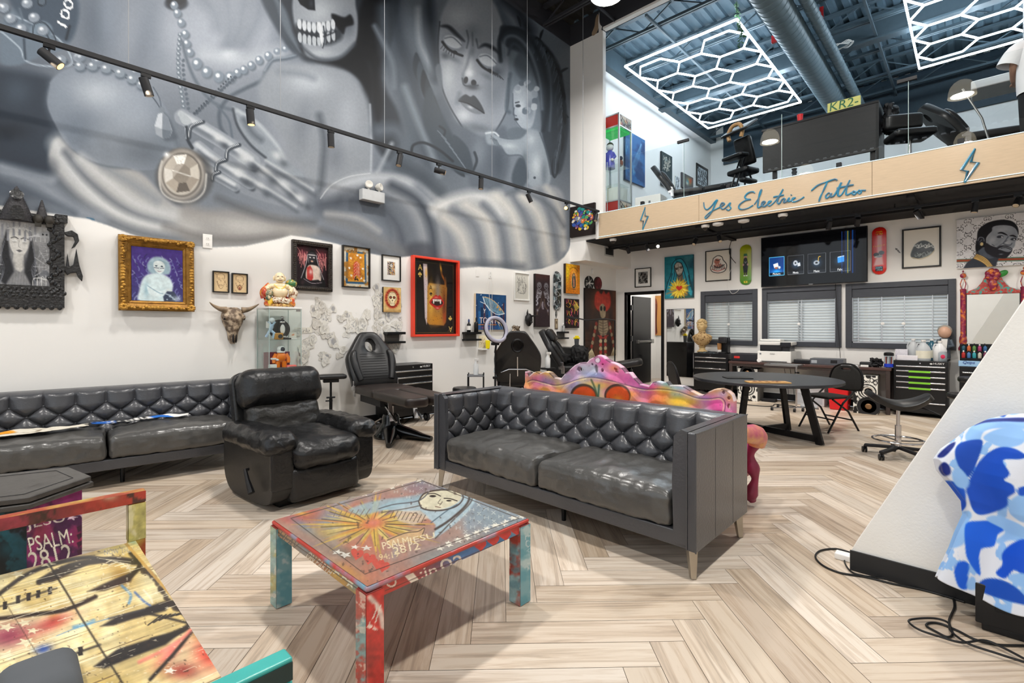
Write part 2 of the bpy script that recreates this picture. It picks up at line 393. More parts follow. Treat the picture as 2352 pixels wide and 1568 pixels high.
def build_floor():
 W,L,g=.148,.888,.0022;s=math.sqrt(.5);V=[];F=[];Cc=[];UV=[]
 pal=[srgb(c)for c in('#cdbda9','#d6c8b6','#c3b29d','#dccfbf','#c9baa8','#d0c3b3','#bfae9b','#d8ccbd')]
 V+=[(XL,YS,-.004),(XR,YS,-.004),(XR,YB,-.004),(XL,YB,-.004)];F.append((0,1,2,3));Cc+=[lin('#6f6356')]*4;UV+=[(0,0,9)]*4
 for i in range(-140,140):
  for j in range(-14,15):
   for kind in(0,1):
    px=i*W+j*L;py=i*W-j*L
    if kind==0:r=(px+g/2,px+L-g/2,py+g/2,py+W-g/2)
    else:r=(px+g/2,px+W-g/2,py+W+g/2,py+W+L-g/2)
    q=[(r[0],r[2]),(r[1],r[2]),(r[1],r[3]),(r[0],r[3])]
    w=[((a-b)*s-1.5,(a+b)*s+3.0)for a,b in q]
    mx=sum(p[0]for p in w)/4;my=sum(p[1]for p in w)/4
    if not(XL-.3<mx<3.4 and-2.2<my<YB+.3):continue
    w=[(min(max(a,XL),XR),min(max(b,YS),YB))for a,b in w]
    o=len(V);V+=[(a,b,0)for a,b in w];F.append((o,o+1,o+2,o+3))
    c=pal[RNG.randint(len(pal))]*(.96+.08*RNG.rand());c=lin(tuple(np.clip(c,0,1)));Cc+=[c]*4
    sd=RNG.rand()*50
    if kind==0:UV+=[(a-px+sd*7,b-py,sd)for a,b in q]
    else:UV+=[(b-py+sd*7,a-px,sd)for a,b in q]
 me=bpy.data.meshes.new('floor');me.from_pydata(V,[],F);set_col(me,np.array(Cc))
 at=me.attributes.new('grain','FLOAT_VECTOR','POINT');at.data.foreach_set('vector',np.array(UV,np.float32).ravel())
 m=bpy.data.materials.new('herringbone_tile');m.use_nodes=True;nt=m.node_tree;N=nt.nodes;K=nt.links;b=N['Principled BSDF']
 ca=N.new('ShaderNodeAttribute');ca.attribute_name='Col';ga=N.new('ShaderNodeAttribute');ga.attribute_name='grain'
 mp=N.new('ShaderNodeMapping');mp.inputs['Scale'].default_value=(1.6,30,1);K.new(ga.outputs['Vector'],mp.inputs[0])
 n1=N.new('ShaderNodeTexNoise');n1.inputs['Scale'].default_value=1;n1.inputs['Detail'].default_value=6;n1.inputs['Roughness'].default_value=.65;n1.inputs['Distortion'].default_value=.6;K.new(mp.outputs[0],n1.inputs['Vector'])
 rp=N.new('ShaderNodeValToRGB');e=rp.color_ramp.elements;e[0].position=.36;e[0].color=lin('#8f7b69')+(1,);e[1].position=.56;e[1].color=(1,1,1,1);x=e.new(.46);x.color=lin('#d9cbbc')+(1,)
 K.new(n1.outputs['Fac'],rp.inputs[0])
 mx=N.new('ShaderNodeMix');mx.data_type='RGBA';mx.blend_type='MULTIPLY';mx.inputs['Factor'].default_value=.46
 K.new(ca.outputs['Color'],mx.inputs['A']);K.new(rp.outputs[0],mx.inputs['B']);K.new(mx.outputs['Result'],b.inputs['Base Color'])
 b.inputs['Roughness'].default_value=.38;b.inputs['Specular IOR Level'].default_value=.45
 bp=N.new('ShaderNodeBump');bp.inputs['Strength'].default_value=.12;bp.inputs['Distance'].default_value=.003;K.new(n1.outputs['Fac'],bp.inputs['Height']);K.new(bp.outputs[0],b.inputs['Normal'])
 me.materials.append(m);o=bpy.data.objects.new('floor',me);COL.objects.link(o);o['kind']='structure'
build_floor()
exec_mural=True
def build_left_wall():
 ys=np.concatenate([np.linspace(YS,-1.6,8),np.arange(-1.5,-.01,.03),np.arange(0,3.2,.008),np.arange(3.2,7.96,.0118),np.linspace(7.98,YL,20)])
 zs=np.concatenate([np.linspace(ZC,7.02,3),np.arange(7.0,2.15,-.0106),np.linspace(2.1,0,14)])
 Yg,Zg=np.meshgrid(ys,zs);y=Yg.ravel();z=Zg.ravel()
 r=CS*XL+SN*y;f=-SN*XL+CS*y;PX=CX+FP*r/np.maximum(f,.3);PY=HY-FP*(z-CH)/np.maximum(f,.3)
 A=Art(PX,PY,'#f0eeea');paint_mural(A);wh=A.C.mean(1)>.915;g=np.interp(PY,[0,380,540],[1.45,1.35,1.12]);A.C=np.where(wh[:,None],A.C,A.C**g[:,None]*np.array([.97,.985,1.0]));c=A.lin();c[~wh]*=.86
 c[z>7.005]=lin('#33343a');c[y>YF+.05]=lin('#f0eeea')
 P=np.stack([np.full(y.size,XL),y,z],1)
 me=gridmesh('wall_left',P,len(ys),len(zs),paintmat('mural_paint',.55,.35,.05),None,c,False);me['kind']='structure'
def wallbox(name,x0,x1,y0,y1,z0,z1,m=mWall):return struct(name,MB().box(x0,x1,y0,y1,z0,z1),m,smooth=False)
DX0=-5.66;DX1=-4.84;DZ=2.03
WINS=[(-3.99,-2.93),(-2.85,-1.62),(-1.56,-.205)];WZ0,WZ1=.965,2.02
mb=MB();mb.box(XL,DX0,YB,YB+.12,0,ZM0).box(DX0,DX1,YB,YB+.12,DZ,ZM0).box(DX1,WINS[0][0]+.06,YB,YB+.12,0,ZM0)
mb.box(WINS[0][0]+.06,WINS[2][1]-.06,YB,YB+.12,0,WZ0+.06).box(WINS[0][0]+.06,WINS[2][1]-.06,YB,YB+.12,WZ1-.06,ZM0)
mb.box(WINS[0][1]-.06,WINS[1][0]+.06,YB,YB+.12,WZ0+.06,WZ1-.06).box(WINS[1][1]-.06,WINS[2][0]+.06,YB,YB+.12,WZ0+.06,WZ1-.06).box(WINS[2][1]-.06,XR,YB,YB+.12,0,ZM0)
struct('wall_back',mb,mWall,smooth=False)
wallbox('wall_right',XR,XR+.12,YS,YL,0,ZC)
mb=MB();mb.box(XL,XL+.4,YS-.12,YS,0,ZC).box(XR-.4,XR,YS-.12,YS,0,ZC).box(XL+.4,XR-.4,YS-.12,YS,5.6,ZC).box(XL+.4,XR-.4,YS-.12,YS,0,.25)
for x in(-3.2,-.72,1.75):mb.box(x-.05,x+.05,YS-.1,YS-.02,.25,5.6)
mb.box(XL+.4,XR-.4,YS-.1,YS-.02,2.6,2.7).box(-.72,1.75,YS-.12,YS-.01,0,3.4)  # unseen solid bay added so the ornate mirror reflects less bright sky
struct('wall_front',mb,mWall,smooth=False)
struct('wall_loft_upper',MB().box(-5.55,XR,YL-.06,YL-.001,6.25,ZC).box(-5.5,-5.1,YL-.05,YL-.001,ZM1,5.6),M('dark_blue_paint','#2a3c48',.6),smooth=False)
wallbox('wall_loft_back',XL,XR,YL,YL+.1,ZM1,ZC+.1)
XP=-5.17
struct('wall_pier',MB().box(XL,XP,YF,YF+.1,2.63+.4,7.0).mat(1).box(XL,XP,YF,YF+.1,7.0,ZC),[mWall,mDark],smooth=False)
struct('wall_header',MB().box(XP,XR,YF,YF+.1,7.06,ZC).mat(1).box(XP,XR,YF-.004,YF+.104,7.02,7.06),[mDark,mWall],smooth=False)
tp=MB();q=[(-5.42,7.05),(-5.36,7.15),(-5.33,7.3),(-5.28,7.36),(-5.26,7.2),(-5.27,7.08),(-5.33,7.0),(-5.4,6.99)]
tp.prism(spline(q,4,True),YF-.006,YF-.001);o=struct('trim_1',tp,M('bare_drywall_paper','#a08a72',.8))
q=[(-5.25,7.38),(-5.245,7.2),(-5.22,7.12),(-5.19,7.08),(-5.2,7.02),(-5.17,6.98),(-5.25,6.95),(-5.26,7.05),(-5.27,7.2)]
struct('trim_2',MB().prism(spline(q,3,True),YF-.009,YF-.004),mWall)
XBK=-5.57
struct('wall_bulkhead',MB().box(XL,XBK,YF,YB,2.63,ZM0+.03),mWall,smooth=False)
def deck(name,y0,y1,mats):
 prof=[];x=XL;
 while x<XR+.2:prof+=[(x,ZC),(x+.09,ZC),(x+.115,ZC+.045),(x+.205,ZC+.045),(x+.23,ZC)];x+=.23
 V=[(a,y0,b)for a,b in prof]+[(a,y1,b)for a,b in prof];n=len(prof)
 mb=MB();mb.add(V,[(i,i+1,n+i+1,n+i)for i in range(n-1)]);mb.mat(1).box(XL,XR+.1,y0,y1,ZC+.06,ZC+.1)
 return struct(name,mb,mats,smooth=False)
deck('ceiling',YS,YF,[M('dark_deck','#2c2b29',.7),mDark]);deck('ceiling_loft',YF,YL,[mBlue,mSteelB])
def joist(y,m,x0=XL+.02,x1=XR,z1=ZC-.02,z0=ZC-.42,step=.62):
 mb=MB();mb.box(x0,x1,y-.05,y-.012,z0,z0+.05).box(x0,x1,y+.012,y+.05,z0,z0+.05).box(x0,x1,y-.05,y+.05,z1-.05,z1)
 x=x0;k=0
 while x+step<x1:
  a,b=(z0+.03,z1-.03)if k%2==0 else(z1-.03,z0+.03)
  mb.beam((x,y,a),(x+step,y,b),.022,.022);x+=step;k+=1
 return mb
tk=0
for y in(-2.6,.2,2.9,5.4,7.1):
 o=struct('trim_%d'%(tk+3),joist(y,mDark),mDark,smooth=False);tk+=1
for y in(8.6,9.9,11.2,12.5,13.8,14.8):
 o=struct('trim_%d'%(tk+3),joist(y,mSteelB),mSteelB,smooth=False);tk+=1
mb=MB()
for x in(-4.9,):mb.beam((x,YS,7.06),(x,YF-.02,7.06),.03,.04).beam((x,YS,7.3),(x,YF-.02,7.3),.03,.04)
struct('trim_20',mb,mDark,smooth=False)
mb=MB()
for x in(-4.35,-1.4,.9):mb.beam((x,YF+.15,7.0),(x,YL,7.0),.04,.05)
struct('trim_21',mb,mSteelB,smooth=False)
struct('trim_22',MB().box(XL,XR,11.75,11.95,6.93,6.97).box(XL,XR,11.82,11.88,6.97,7.4).box(XL,XR,11.7,12.0,7.37,7.41),mSteelB,smooth=False)
struct('trim_23',MB().box(XL,XL+.16,YF+.1,YL,7.0,ZC),mSteelB,smooth=False)
struct('floor_loft',MB().box(XP,XR,YF+.02,YL,ZM0+.02,ZM1-.01).mat(1).box(XL,XP,YF+.1,YL,ZM0+.05,ZM1-.01),[mBlackCeil,mWall],smooth=False)
struct('ceiling_mezzanine',MB().box(XBK,XR,YF+.02,YB,ZM0-.005,ZM0+.015),mBlackCeil,smooth=False)
mb=MB()
for x in(-3.35,-.6,1.6):mb.box(x-.04,x+.04,YF+.06,YB,ZM0-.04,ZM0)
mb.box(XBK,XR,8.75,8.81,ZM0-.07,ZM0)
struct('trim_24',mb,mBlackCeil,smooth=False)
wallbox('baseboard_left',XL,XL+.012,YS,YB,0,.11,mBase)
struct('baseboard_back',MB().box(XL,DX0-.08,YB-.012,YB,0,.11).box(DX1+.08,XR,YB-.012,YB,0,.11),mBase,smooth=False)
wallbox('wall_store_back',XL-.3,-3.6,11.6,11.7,0,2.8);wallbox('wall_store_left',XL-.3,XL-.2,YB+.12,11.6,0,2.8);wallbox('wall_store_right',-4.0,-3.9,YB+.12,11.6,0,2.8)
wallbox('ceiling_store',XL-.3,-3.9,YB+.12,11.7,2.8,2.9);wallbox('floor_store',XL-.3,-3.9,YB,11.7,-.02,-.001,M('store_floor','#bcaea0',.5))
mWedge=M('stair_wall_white','#f0efea',.6,var=.03,scale=5,bump=.1,bscale=90)
WY=3.15
sl=[(-.483,.0),(-.483,.10),(.158,1.42),(.95,3.05),(3.2,3.05),(3.2,0)]
struct('wall_stair',MB().prism(sl,WY,WY+.16),mWedge,smooth=False)
struct('baseboard_stair',MB().prism([(-.487,0),(-.487,.105),(3.2,.105),(3.2,0)],WY-.012,WY-.001),M('chipped_black_base','#1d1e20',.5,var=.15,scale=9,col2='#cfc9bd',thr=(.70,.74)),smooth=False)
def door():
 f=MB().box(DX0-.06,DX0,YB-.03,YB+.14,0,DZ+.06).box(DX1,DX1+.06,YB-.03,YB+.14,0,DZ+.06).box(DX0-.06,DX1+.06,YB-.03,YB+.14,DZ,DZ+.06)
 d=f.build('door_1',mBlk,None,bevel=.004);d['kind']='structure'
 MB().box(DX0+.02,DX0+.06,YB+.15,YB+.98,.01,DZ-.02).build('door_leaf',M('black_door_paint','#101012',.35),d,bevel=.003)
 MB().box(DX0+.085,DX0+.13,YB+.27,YB+.93,.955,1.0).box(DX0+.06,DX0+.13,YB+.25,YB+.31,.94,1.015).box(DX0+.06,DX0+.14,YB+.86,YB+.98,.93,1.03).build('panic_bar',mSteel,d,bevel=.006)
 for z in(.3,1.05,1.75):MB().box(DX0-.002,DX0+.05,YB+.125,YB+.15,z-.06,z+.06).build('hinge',mSteel,d,bevel=.003)
door()
mFr=M('charcoal_painted_wood','#3e4148',.5,var=.12,scale=8,stretch=(1,1,6))
mSlat=M('grey_roller_slat','#d6d8da',.45,var=.03);mAlu=M('aluminium_track','#bfc2c4',.3,metal=.8)
def window(n,x0,x1,panes,locks,blind):
 f=MB();w=.085
 f.box(x0,x0+w,YB-.035,YB+.1,WZ0,WZ1).box(x1-w,x1,YB-.035,YB+.1,WZ0,WZ1).box(x0+w,x1-w,YB-.035,YB+.1,WZ0,WZ0+w).box(x0+w,x1-w,YB-.035,YB+.1,WZ1-w,WZ1).box(x0+w,x1-w,YB-.015,YB+.1,WZ1-w-.14,WZ1-w-.004)
 o=f.build('window_%d'%n,mFr,None,bevel=.004);o['kind']='structure'
 a,b,c,d=x0+w,x1-w,WZ0+w,WZ1-w-.14
 pr=[];z=c
 s=MB()
 while z<d:
  s.add([(x,y,zz)for x in(a,b)for y,zz in((YB+.09,z),(YB+.075,z+.012),(YB+.072,z+.03),(YB+.082,z+.046))],[(0,1,5,4),(1,2,6,5),(2,3,7,6)]);z+=.048
 s.build('roller_slats',mSlat,o)
 t=MB().box(a,b,YB+.005,YB+.05,c,c+.02).box(a,a+.012,YB+.005,YB+.05,c,d).box(b-.012,b,YB+.005,YB+.05,c,d)
 for k in panes:x=a+(b-a)*k;t.box(x-.006,x+.006,YB+.02,YB+.04,c,d)
 t.build('sliding_track',mAlu,o)
 MB().box(a,b,YB+.028,YB+.031,c,d).build('glass_pane',mGlass,o,smooth=False)
 for k in locks:x=a+(b-a)*k;MB().lathe([(.0,0),(.024,0),(.024,.014),(.015,.018),(0,.018)],(x,YB+.02,c+.42*(d-c)),axis=(0,-1,0),n=16).build('sash_lock',mWhite,o)
 return o
window(1,*WINS[0],(.5,),(.5,),0);window(2,*WINS[1],(.47,.52),(.48,),0);window(3,*WINS[2],(.07,.33,.57,.85),(.34,.56),0)
def paint_mural(A):
 edge=[(-3000,380),(-60,466),(0,472),(60,482),(130,492),(200,502),(250,518),(300,537),(350,552),(400,562),(480,568),(560,565),(640,548),(668,540),(710,546),(770,559),(850,582),(905,592),(943,588),(990,602),(1050,616),(1100,612),(1150,615),(1205,622),(1245,617),(1280,603),(1296,590),(1306,575),(1311,560),(1330,560),(1330,-4000),(-3000,-4000)]
 A.poly(edge,'#8d939b',soft=2.2)
 inm=None
 P=lambda pts,c,soft=6,a=1,sm=5:A.poly(pts,c,soft,a,sm)
 Ln=lambda pts,w,c,soft=3,a=1,**k:A.line(pts,w,c,soft,a,**k)
 A._g(-10,330,150,190,'#39424f',.95,0);A._g(60,240,110,120,'#4b5563',.8,0)
 A._g(420,80,330,190,'#bdc1c8',.9,0);A._g(560,60,120,150,'#c3c6cc',.7,0)
 A._g(330,110,40,140,'#8a919b',.6,.2);A._g(225,60,60,130,'#6d7783',.6,0)
 A._g(250,30,40,120,'#a6adb6',.7,0)
 A._g(700,330,180,170,'#b7bac0',.9,0)
 A._g(1000,250,120,330,'#5d6670',.75,0);A._g(1240,150,110,160,'#76818a',.7,0);A._g(1290,330,60,160,'#636b74',.7,0)
 P([(0,60),(40,10),(90,-20),(165,-30),(182,20),(172,70),(150,110),(90,130),(40,150),(0,140)],'#8b96a1',5)
 P([(20,-10),(100,-30),(170,-10),(180,40),(160,95),(120,80),(60,50)],'#66727f',8)
 Ln([(0,70),(45,110),(60,140),(110,152),(165,146),(140,95),(90,62),(30,35)],3,'#c9d2d9',1.5)
 Ln([(55,90),(58,135)],5,'#55606c',2);Ln([(45,20),(52,50),(40,70)],5,'#7f8a95',2)
 Ln([(160,60),(152,90)],6,'#434d58',2);A.ell(96,5,11,10,'#4c5661',.2);A.ell(96,4,8,7,'#7a8590',.2)
 A.text('100',152,64,24,'#e8ebed',w=62,rot=-1.25,shear=.2);
 A.ell(95,70,26,22,'#93a0ab',.3);Ln([(75,80),(80,55),(105,55),(128,90),(120,100),(105,75)],3,'#4a545f',1.2)
 for x,y in((62,8),(78,40),(98,70),(48,66),(24,42),(8,18),(140,138),(180,132),(222,134)):
  A.ell(x+2,y+4,14,10,'#5e6874',.8,.7);A.ell(x,y,13,11,'#a9b0b8',.3);A.ell(x-3,y-4,5,4,'#e6e9ec',1)
 P([(-400,120),(60,168),(112,195),(104,240),(124,290),(140,325),(118,375),(60,405),(-400,360)],'#47525f',14,.95);A._g(40,210,50,50,'#66727e',.7,0);A._g(20,300,70,30,'#303a46',.8,0)
 P([(140,165),(190,150),(260,155),(330,185),(370,230),(400,290),(410,345),(370,385),(300,390),(220,375),(160,340),(128,290),(107,240),(112,195)],'#9da4ad',3)
 A._g(235,215,110,60,'#cfd3d8',.95,.2);A._g(300,255,90,75,'#b4bac2',.8,.4);A._g(180,300,70,60,'#87909b',.7,.5);A._g(330,350,100,50,'#7d848d',.85,.1);A._g(380,320,40,80,'#8a929b',.7,0)
 A._g(140,225,36,40,'#a4acb5',.6,0);Ln([(112,195),(106,240),(127,292),(160,340),(222,376),(300,390)],4,'#5f6873',3,.8);Ln([(395,300),(408,345),(372,382)],10,'#7b838c',6,.8)
 for i,(x,y)in enumerate([(140,138),(183,152),(212,152),(243,158),(275,168),(303,182),(325,195)]):
  Ln([(x-14,y-3),(x+16,y+5)],2,'#59626d',1)
  A.ell(x+3,y+6,13,9,'#6d7782',.8,.7);A.ell(x,y,12,9.5,'#a3abb3',.3,rot=.3);A.ell(x-3,y-4,4,3,'#eef0f2',1)
 for x,y in((185,132),(224,140),(262,148),(311,165)):A.ell(x,y,12,9,'#9aa2ab',.4,.85);A.ell(x-3,y-3,4,3,'#dfe3e7',1)
 Ln([(338,210),(352,225),(364,242),(368,250)],2,'#5d6670',1);Ln([(352,200),(366,225),(370,245)],2,'#6c7580',1)
 P([(372,258),(392,275),(402,300),(407,318),(380,324),(368,300)],'#6f7780',5,.8)
 P([(363,262),(374,258),(386,270),(396,300),(390,315),(374,318),(358,308),(355,288)],'#b4b9bf',1.5,1,0)
 A.poly([(363,262),(374,258),(372,296),(355,290)],'#d9dce0',1);A.poly([(374,258),(386,270),(394,300),(372,296)],'#9ba2aa',1);A.poly([(372,296),(394,300),(390,315),(374,318)],'#858d96',1);A.ell(372,252,7,7,'#9aa1a8',.4)
 for x0,y0,x1,y1 in((470,0,500,60),(520,0,520,110),(560,10,525,120),(600,0,560,100),(630,20,640,120)):
  Ln([(x0,y0),((x0+x1)/2+8,(y0+y1)/2),(x1,y1)],26,'#8b929b',16,.55)
 Ln([(350,0),(345,60),(360,130)],40,'#99a0a9',26,.6);Ln([(470,125),(560,140),(640,120)],30,'#d0d3d7',16,.7);A._g(525,125,30,18,'#e4e6e8',.7,0)
 A.ell(405,8,26,16,'#454b55',.5);A.ell(405,0,22,12,'#2d323b',.5)
 chain=[(400,12),(407,30),(416,52),(425,78),(429,100),(436,120),(452,146),(474,165),(502,176),(528,177),(545,167),(560,160),(577,150),(595,138),(616,128)]
 for i,(x,y)in enumerate(chain):
  r=9+(3 if 6<=i<=9 else 0);A.ell(x+3,y+4,r,r,'#6b747e',.8,.7);A.ell(x,y,r,r*1.1,'#99a2ab',.3);A.ell(x-2,y-3,r*.4,r*.4,'#eff1f3',1)
 for i in range(17):
  y=80+i*11;x=414-6*math.sin(i*.25)+i*.3;A.ell(x,y,5.5,5.5,'#8b949d',.4);A.ell(x-1,y-1.5,2,2,'#dfe3e6',1)
  if i>4:A.ell(x+11,y+4,4,4,'#79828c',.4)
 for i in range(16):A.ell(540-i*6.3,178+i*5.8,4.5,4,'#6d7680',.4);A.ell(530-i*5.6,176+i*5.6,2.5,2.5,'#5c656f',.4)
 for x,y in((637,118),(655,112),(672,108)):A.ell(x,y,9,8,'#9aa2ab',.4);A.ell(x-2,y-2,3,3,'#e2e5e8',1)
 Ln([(418,95),(430,140),(452,190),(490,235),(540,255)],7,'#7b848e',3,.9);Ln([(680,128),(655,135),(625,140),(610,165),(600,185),(560,205),(525,225),(505,255),(506,290),(518,310)],9,'#6f7882',3,.9)
 Ln([(680,126),(655,132),(626,137),(608,162)],3,'#b3bac1',2,.8);Ln([(500,245),(525,275),(534,320)],5,'#7b848e',2)
 P([(500,330),(560,322),(610,345),(660,372),(722,425),(738,452),(700,482),(640,472),(570,450),(505,415),(480,380)],'#9ea3aa',3)
 P([(533,245),(560,258),(597,282),(625,312),(645,336),(664,372),(700,405),(660,400),(615,372),(575,335),(548,290)],'#aab0b6',2.5);Ln([(535,250),(546,290),(575,332),(610,362)],5,'#4f565f',2.5,.9);Ln([(545,254),(590,282),(635,332),(655,365)],7,'#d3d6d9',4,.8);Ln([(560,275),(580,305),(600,322)],12,'#767d86',6,.8)
 def limb(p,w):
  n=lambda k:[(x+k*.45,y+k)for x,y in p]
  Ln(n(w*.42),w*.45,'#565d66',2.5,.9);Ln(p,w,'#aeb3b9',1.8);Ln(n(w*.25),w*.35,'#868c94',3,.8);Ln(n(-w*.2),w*.34,'#dcdee0',3,.9)
 limb([(462,385),(500,405),(540,428)],24);limb([(455,338),(490,366),(530,392),(575,420)],30);limb([(418,268),(458,292),(505,320),(552,352),(580,372)],36)
 P([(412,258),(424,262),(440,278),(430,288),(416,280)],'#c6cacd',1.5)
 for x,y,r in((566,368,26),(552,402,22),(612,398,24),(655,430,26),(692,460,20),(505,322,17),(640,362,18),(600,432,18)):A._g(x-4,y-5,r,r*.72,'#e0e1e1',.9,.5);A._g(x+r*.7,y+r*.75,r*.8,r*.6,'#60666e',.75,.5)
 for p in([(580,372),(630,410),(690,462)],[(552,402),(620,440),(680,478)],[(610,372),(660,402),(720,440)]):Ln([(x+3,y+9)for x,y in p],7,'#6c727a',4,.7);Ln([(x,y-4)for x,y in p],5,'#d8dadb',3,.7)
 for x,y,r in((528,344,22),(502,376,17),(492,402,12),(443,292,24)):
  Ln([(x-r*.35,y+r),(x-r*.15,y),(x+r,y-r*.5)],9,'#59616a',1.2);Ln([(x-r*.4,y+r-2),(x-r*.2,y-2),(x+r*.9,y-r*.5-2)],2,'#e2e4e6',.8)
 Ln([(428,292),(430,318),(442,340)],7,'#4c545d',1.5);Ln([(425,294),(427,318)],2,'#b9bfc5',1)
 A.ell(424,408,66,64,'#5e5d5d',.25,.7);A.ell(418,401,56,62,'#8e8a86',.12);A.ell(417,400,51,57,'#c3bdb5',.15);A.ell(418,402,46,51,'#857f79',.12);A.ell(417,401,42,47,'#cfc8be',.1)
 cx,cy=417,398
 ring=[(cx+42*math.cos(t*PI/4+.3),cy+46*math.sin(t*PI/4+.3))for t in range(8)];inn=[(cx+22*math.cos(t*PI/4+.3),cy+23*math.sin(t*PI/4+.3))for t in range(8)]
 tones=['#b5ab9f','#7c746c','#c2b8ab','#e7e2da','#d4ccc1','#efece6','#b9b1a6','#dcd5ca']
 for t in range(8):A.poly([ring[t],ring[(t+1)%8],inn[(t+1)%8],inn[t]],tones[t],1.2)
 A.poly(inn,'#a79e93',1.2);A.poly([inn[3],inn[4],inn[5],inn[6]],'#c8c0b6',1.2);Ln([inn[4],inn[0]],2,'#f5f2ec',1.5)
 Ln([(372,370),(366,400),(372,440),(400,460),(440,462),(468,440),(474,400)],4,'#e9e5de',2,.8);A._g(383,355,10,10,'#ffffff',.9,0)
 P([(130,315),(165,345),(230,385),(320,395),(400,470),(520,500),(640,520),(700,545),(560,566),(400,562),(300,537),(200,480),(140,420),(110,370)],'#b9b8b7',7)
 for pts,w,c,a in(([(128,330),(170,400),(240,470),(330,510),(450,530)],30,'#e3e3e2',.9),([(150,350),(210,420),(290,480),(400,512),(520,520)],16,'#80858c',.85),([(185,365),(240,410),(320,470),(420,500)],22,'#d7d7d7',.9),([(120,400),(180,460),(260,510),(350,540),(480,552)],18,'#777d85',.8),([(240,385),(300,420),(360,460)],18,'#9aa0a6',.7),([(0,395),(60,410),(110,435),(160,475),(230,500)],26,'#a9aeb5',.85),([(0,430),(60,440),(120,465),(170,490)],16,'#6a727d',.8),([(0,380),(80,400),(120,410)],18,'#c5c9ce',.7),([(-10,460),(70,468),(150,485)],14,'#868d96',.8),([(0,345),(60,372),(110,385)],30,'#414a57',.6)):Ln(pts,w,c,w*.55,a)
 P([(420,470),(480,480),(560,478),(640,500),(700,515),(740,530),(700,545),(600,556),(500,565),(420,545)],'#a6a29e',14,.8);A._g(560,520,120,30,'#d9d5d0',.7,.1);A._g(430,520,60,30,'#cfccc8',.8,.2);Ln([(380,520),(470,545),(560,552),(650,540)],14,'#7f7c7a',10,.7)
 A._g(655,520,50,28,'#b5b0aa',.8,.2);Ln([(500,455),(560,480),(640,505),(720,510)],14,'#6c6e72',9,.7)
 P([(620,0),(640,-60),(900,-60),(905,60),(880,180),(915,260),(930,330),(905,380),(860,330),(845,260),(855,215),(850,160),(800,135),(720,150),(670,110),(640,60)],'#4a5058',8)
 P([(835,0),(905,0),(900,90),(870,160),(880,240),(868,280),(855,230),(850,150),(815,120)],'#24272d',8);A._g(845,190,24,60,'#1d2025',.95,0);P([(690,110),(760,135),(815,110),(850,160),(852,235),(838,200),(800,165),(740,150)],'#22252b',6)
 P([(622,-20),(655,20),(672,70),(690,120),(668,95),(640,50)],'#7d858d',6);P([(600,0),(628,0),(650,60),(680,120),(655,100)],'#5d656e',6)
 P([(672,0),(690,-30),(800,-30),(818,20),(822,60),(815,100),(785,132),(745,140),(705,128),(690,90),(676,55)],'#a9adb2',4)
 A._g(735,25,50,45,'#c6c9cc',.9,0);A._g(800,60,24,40,'#7d828a',.8,0);P([(762,32),(790,40),(805,34),(812,55),(795,62),(788,78),(770,58)],'#25282e',4);A.poly([(682,-5),(700,-12),(722,-4),(724,24),(708,22),(690,10)],'#2c3036',2);A._g(715,8,8,16,'#5b6068',.8,0)
 Ln([(690,68),(720,82),(752,88),(772,80)],30,'#3b4047',6,.8)
 for i in range(8):
  x=688+i*11;y=56+5*math.sin(i*.45)*1.6;A.ell(x,y,5,12,'#d9dbdd',.35,rot=-.1);A.ell(x+1,y+30-(i>4)*4,5,12,'#c6c9cc',.35,rot=-.1);Ln([(x+5.5,y-12),(x+6,y+40)],1.3,'#3c4148',.6)
 Ln([(686,68),(710,78),(740,84),(772,72)],3,'#3c4148',1.5);A.poly([(729,50),(737,52),(742,80),(741,112),(735,88)],'#e4e5e6',1.2);Ln([(743,60),(746,90),(741,110)],3,'#4c525a',1)
 A._g(735,122,45,14,'#c3c6c9',.9,.05);Ln([(690,105),(730,135),(780,132),(815,100)],7,'#5a6068',4,.8)
 P([(640,150),(700,145),(760,150),(805,170),(835,210),(850,270),(852,400),(820,420),(750,450),(725,430),(690,380),(660,330),(600,240),(600,180)],'#a9adb2',10);A._g(710,190,75,40,'#cbced2',.9,.1);A._g(800,270,38,90,'#bfc2c7',.8,0);A._g(690,300,30,90,'#8b9098',.6,.2);Ln([(733,265),(745,320),(742,380),(735,450)],14,'#6b7179',8,.8);Ln([(640,165),(690,170),(720,180)],12,'#8d939a',8,.6);A._g(770,360,30,50,'#888d95',.6,0);Ln([(850,240),(853,330),(851,410)],5,'#cfd2d6',2,.7)
 A._g(670,345,30,60,'#a7abb0',.7,.3)
 for pts,w,c in(([(905,0),(915,90),(950,190),(960,280),(1000,360)],40,'#5a636d'),([(940,0),(950,80),(985,150),(990,210)],30,'#878f97'),([(960,20),(965,100),(1000,170)],14,'#b2b8be'),([(880,20),(890,120),(930,220),(945,330),(915,390)],30,'#6e7780'),([(870,300),(910,300),(925,340),(880,400),(860,420)],30,'#7a828b'),([(900,330),(870,390),(855,420)],10,'#b3b8bd'),([(985,0),(990,60),(1000,120),(1004,180)],22,'#4b545e'),([(930,200),(965,290),(1010,400)],16,'#98a0a7'),([(860,60),(900,140),(905,200)],12,'#8e959d'),([(920,380),(960,400),(1010,440)],26,'#5c646d'),([(1110,0),(1140,40),(1160,100)],26,'#3f4751'),([(1135,0),(1170,60),(1180,110)],14,'#6e7882'),([(1160,0),(1195,30),(1215,70)],26,'#3a414b')):Ln(pts,w,c,w*.4,.9)
 P([(1010,50),(1030,0),(1060,-30),(1120,-10),(1150,40),(1165,110),(1168,180),(1165,250),(1130,310),(1100,312),(1060,290),(1030,240),(1014,190),(1008,110)],'#a7abb1',5)
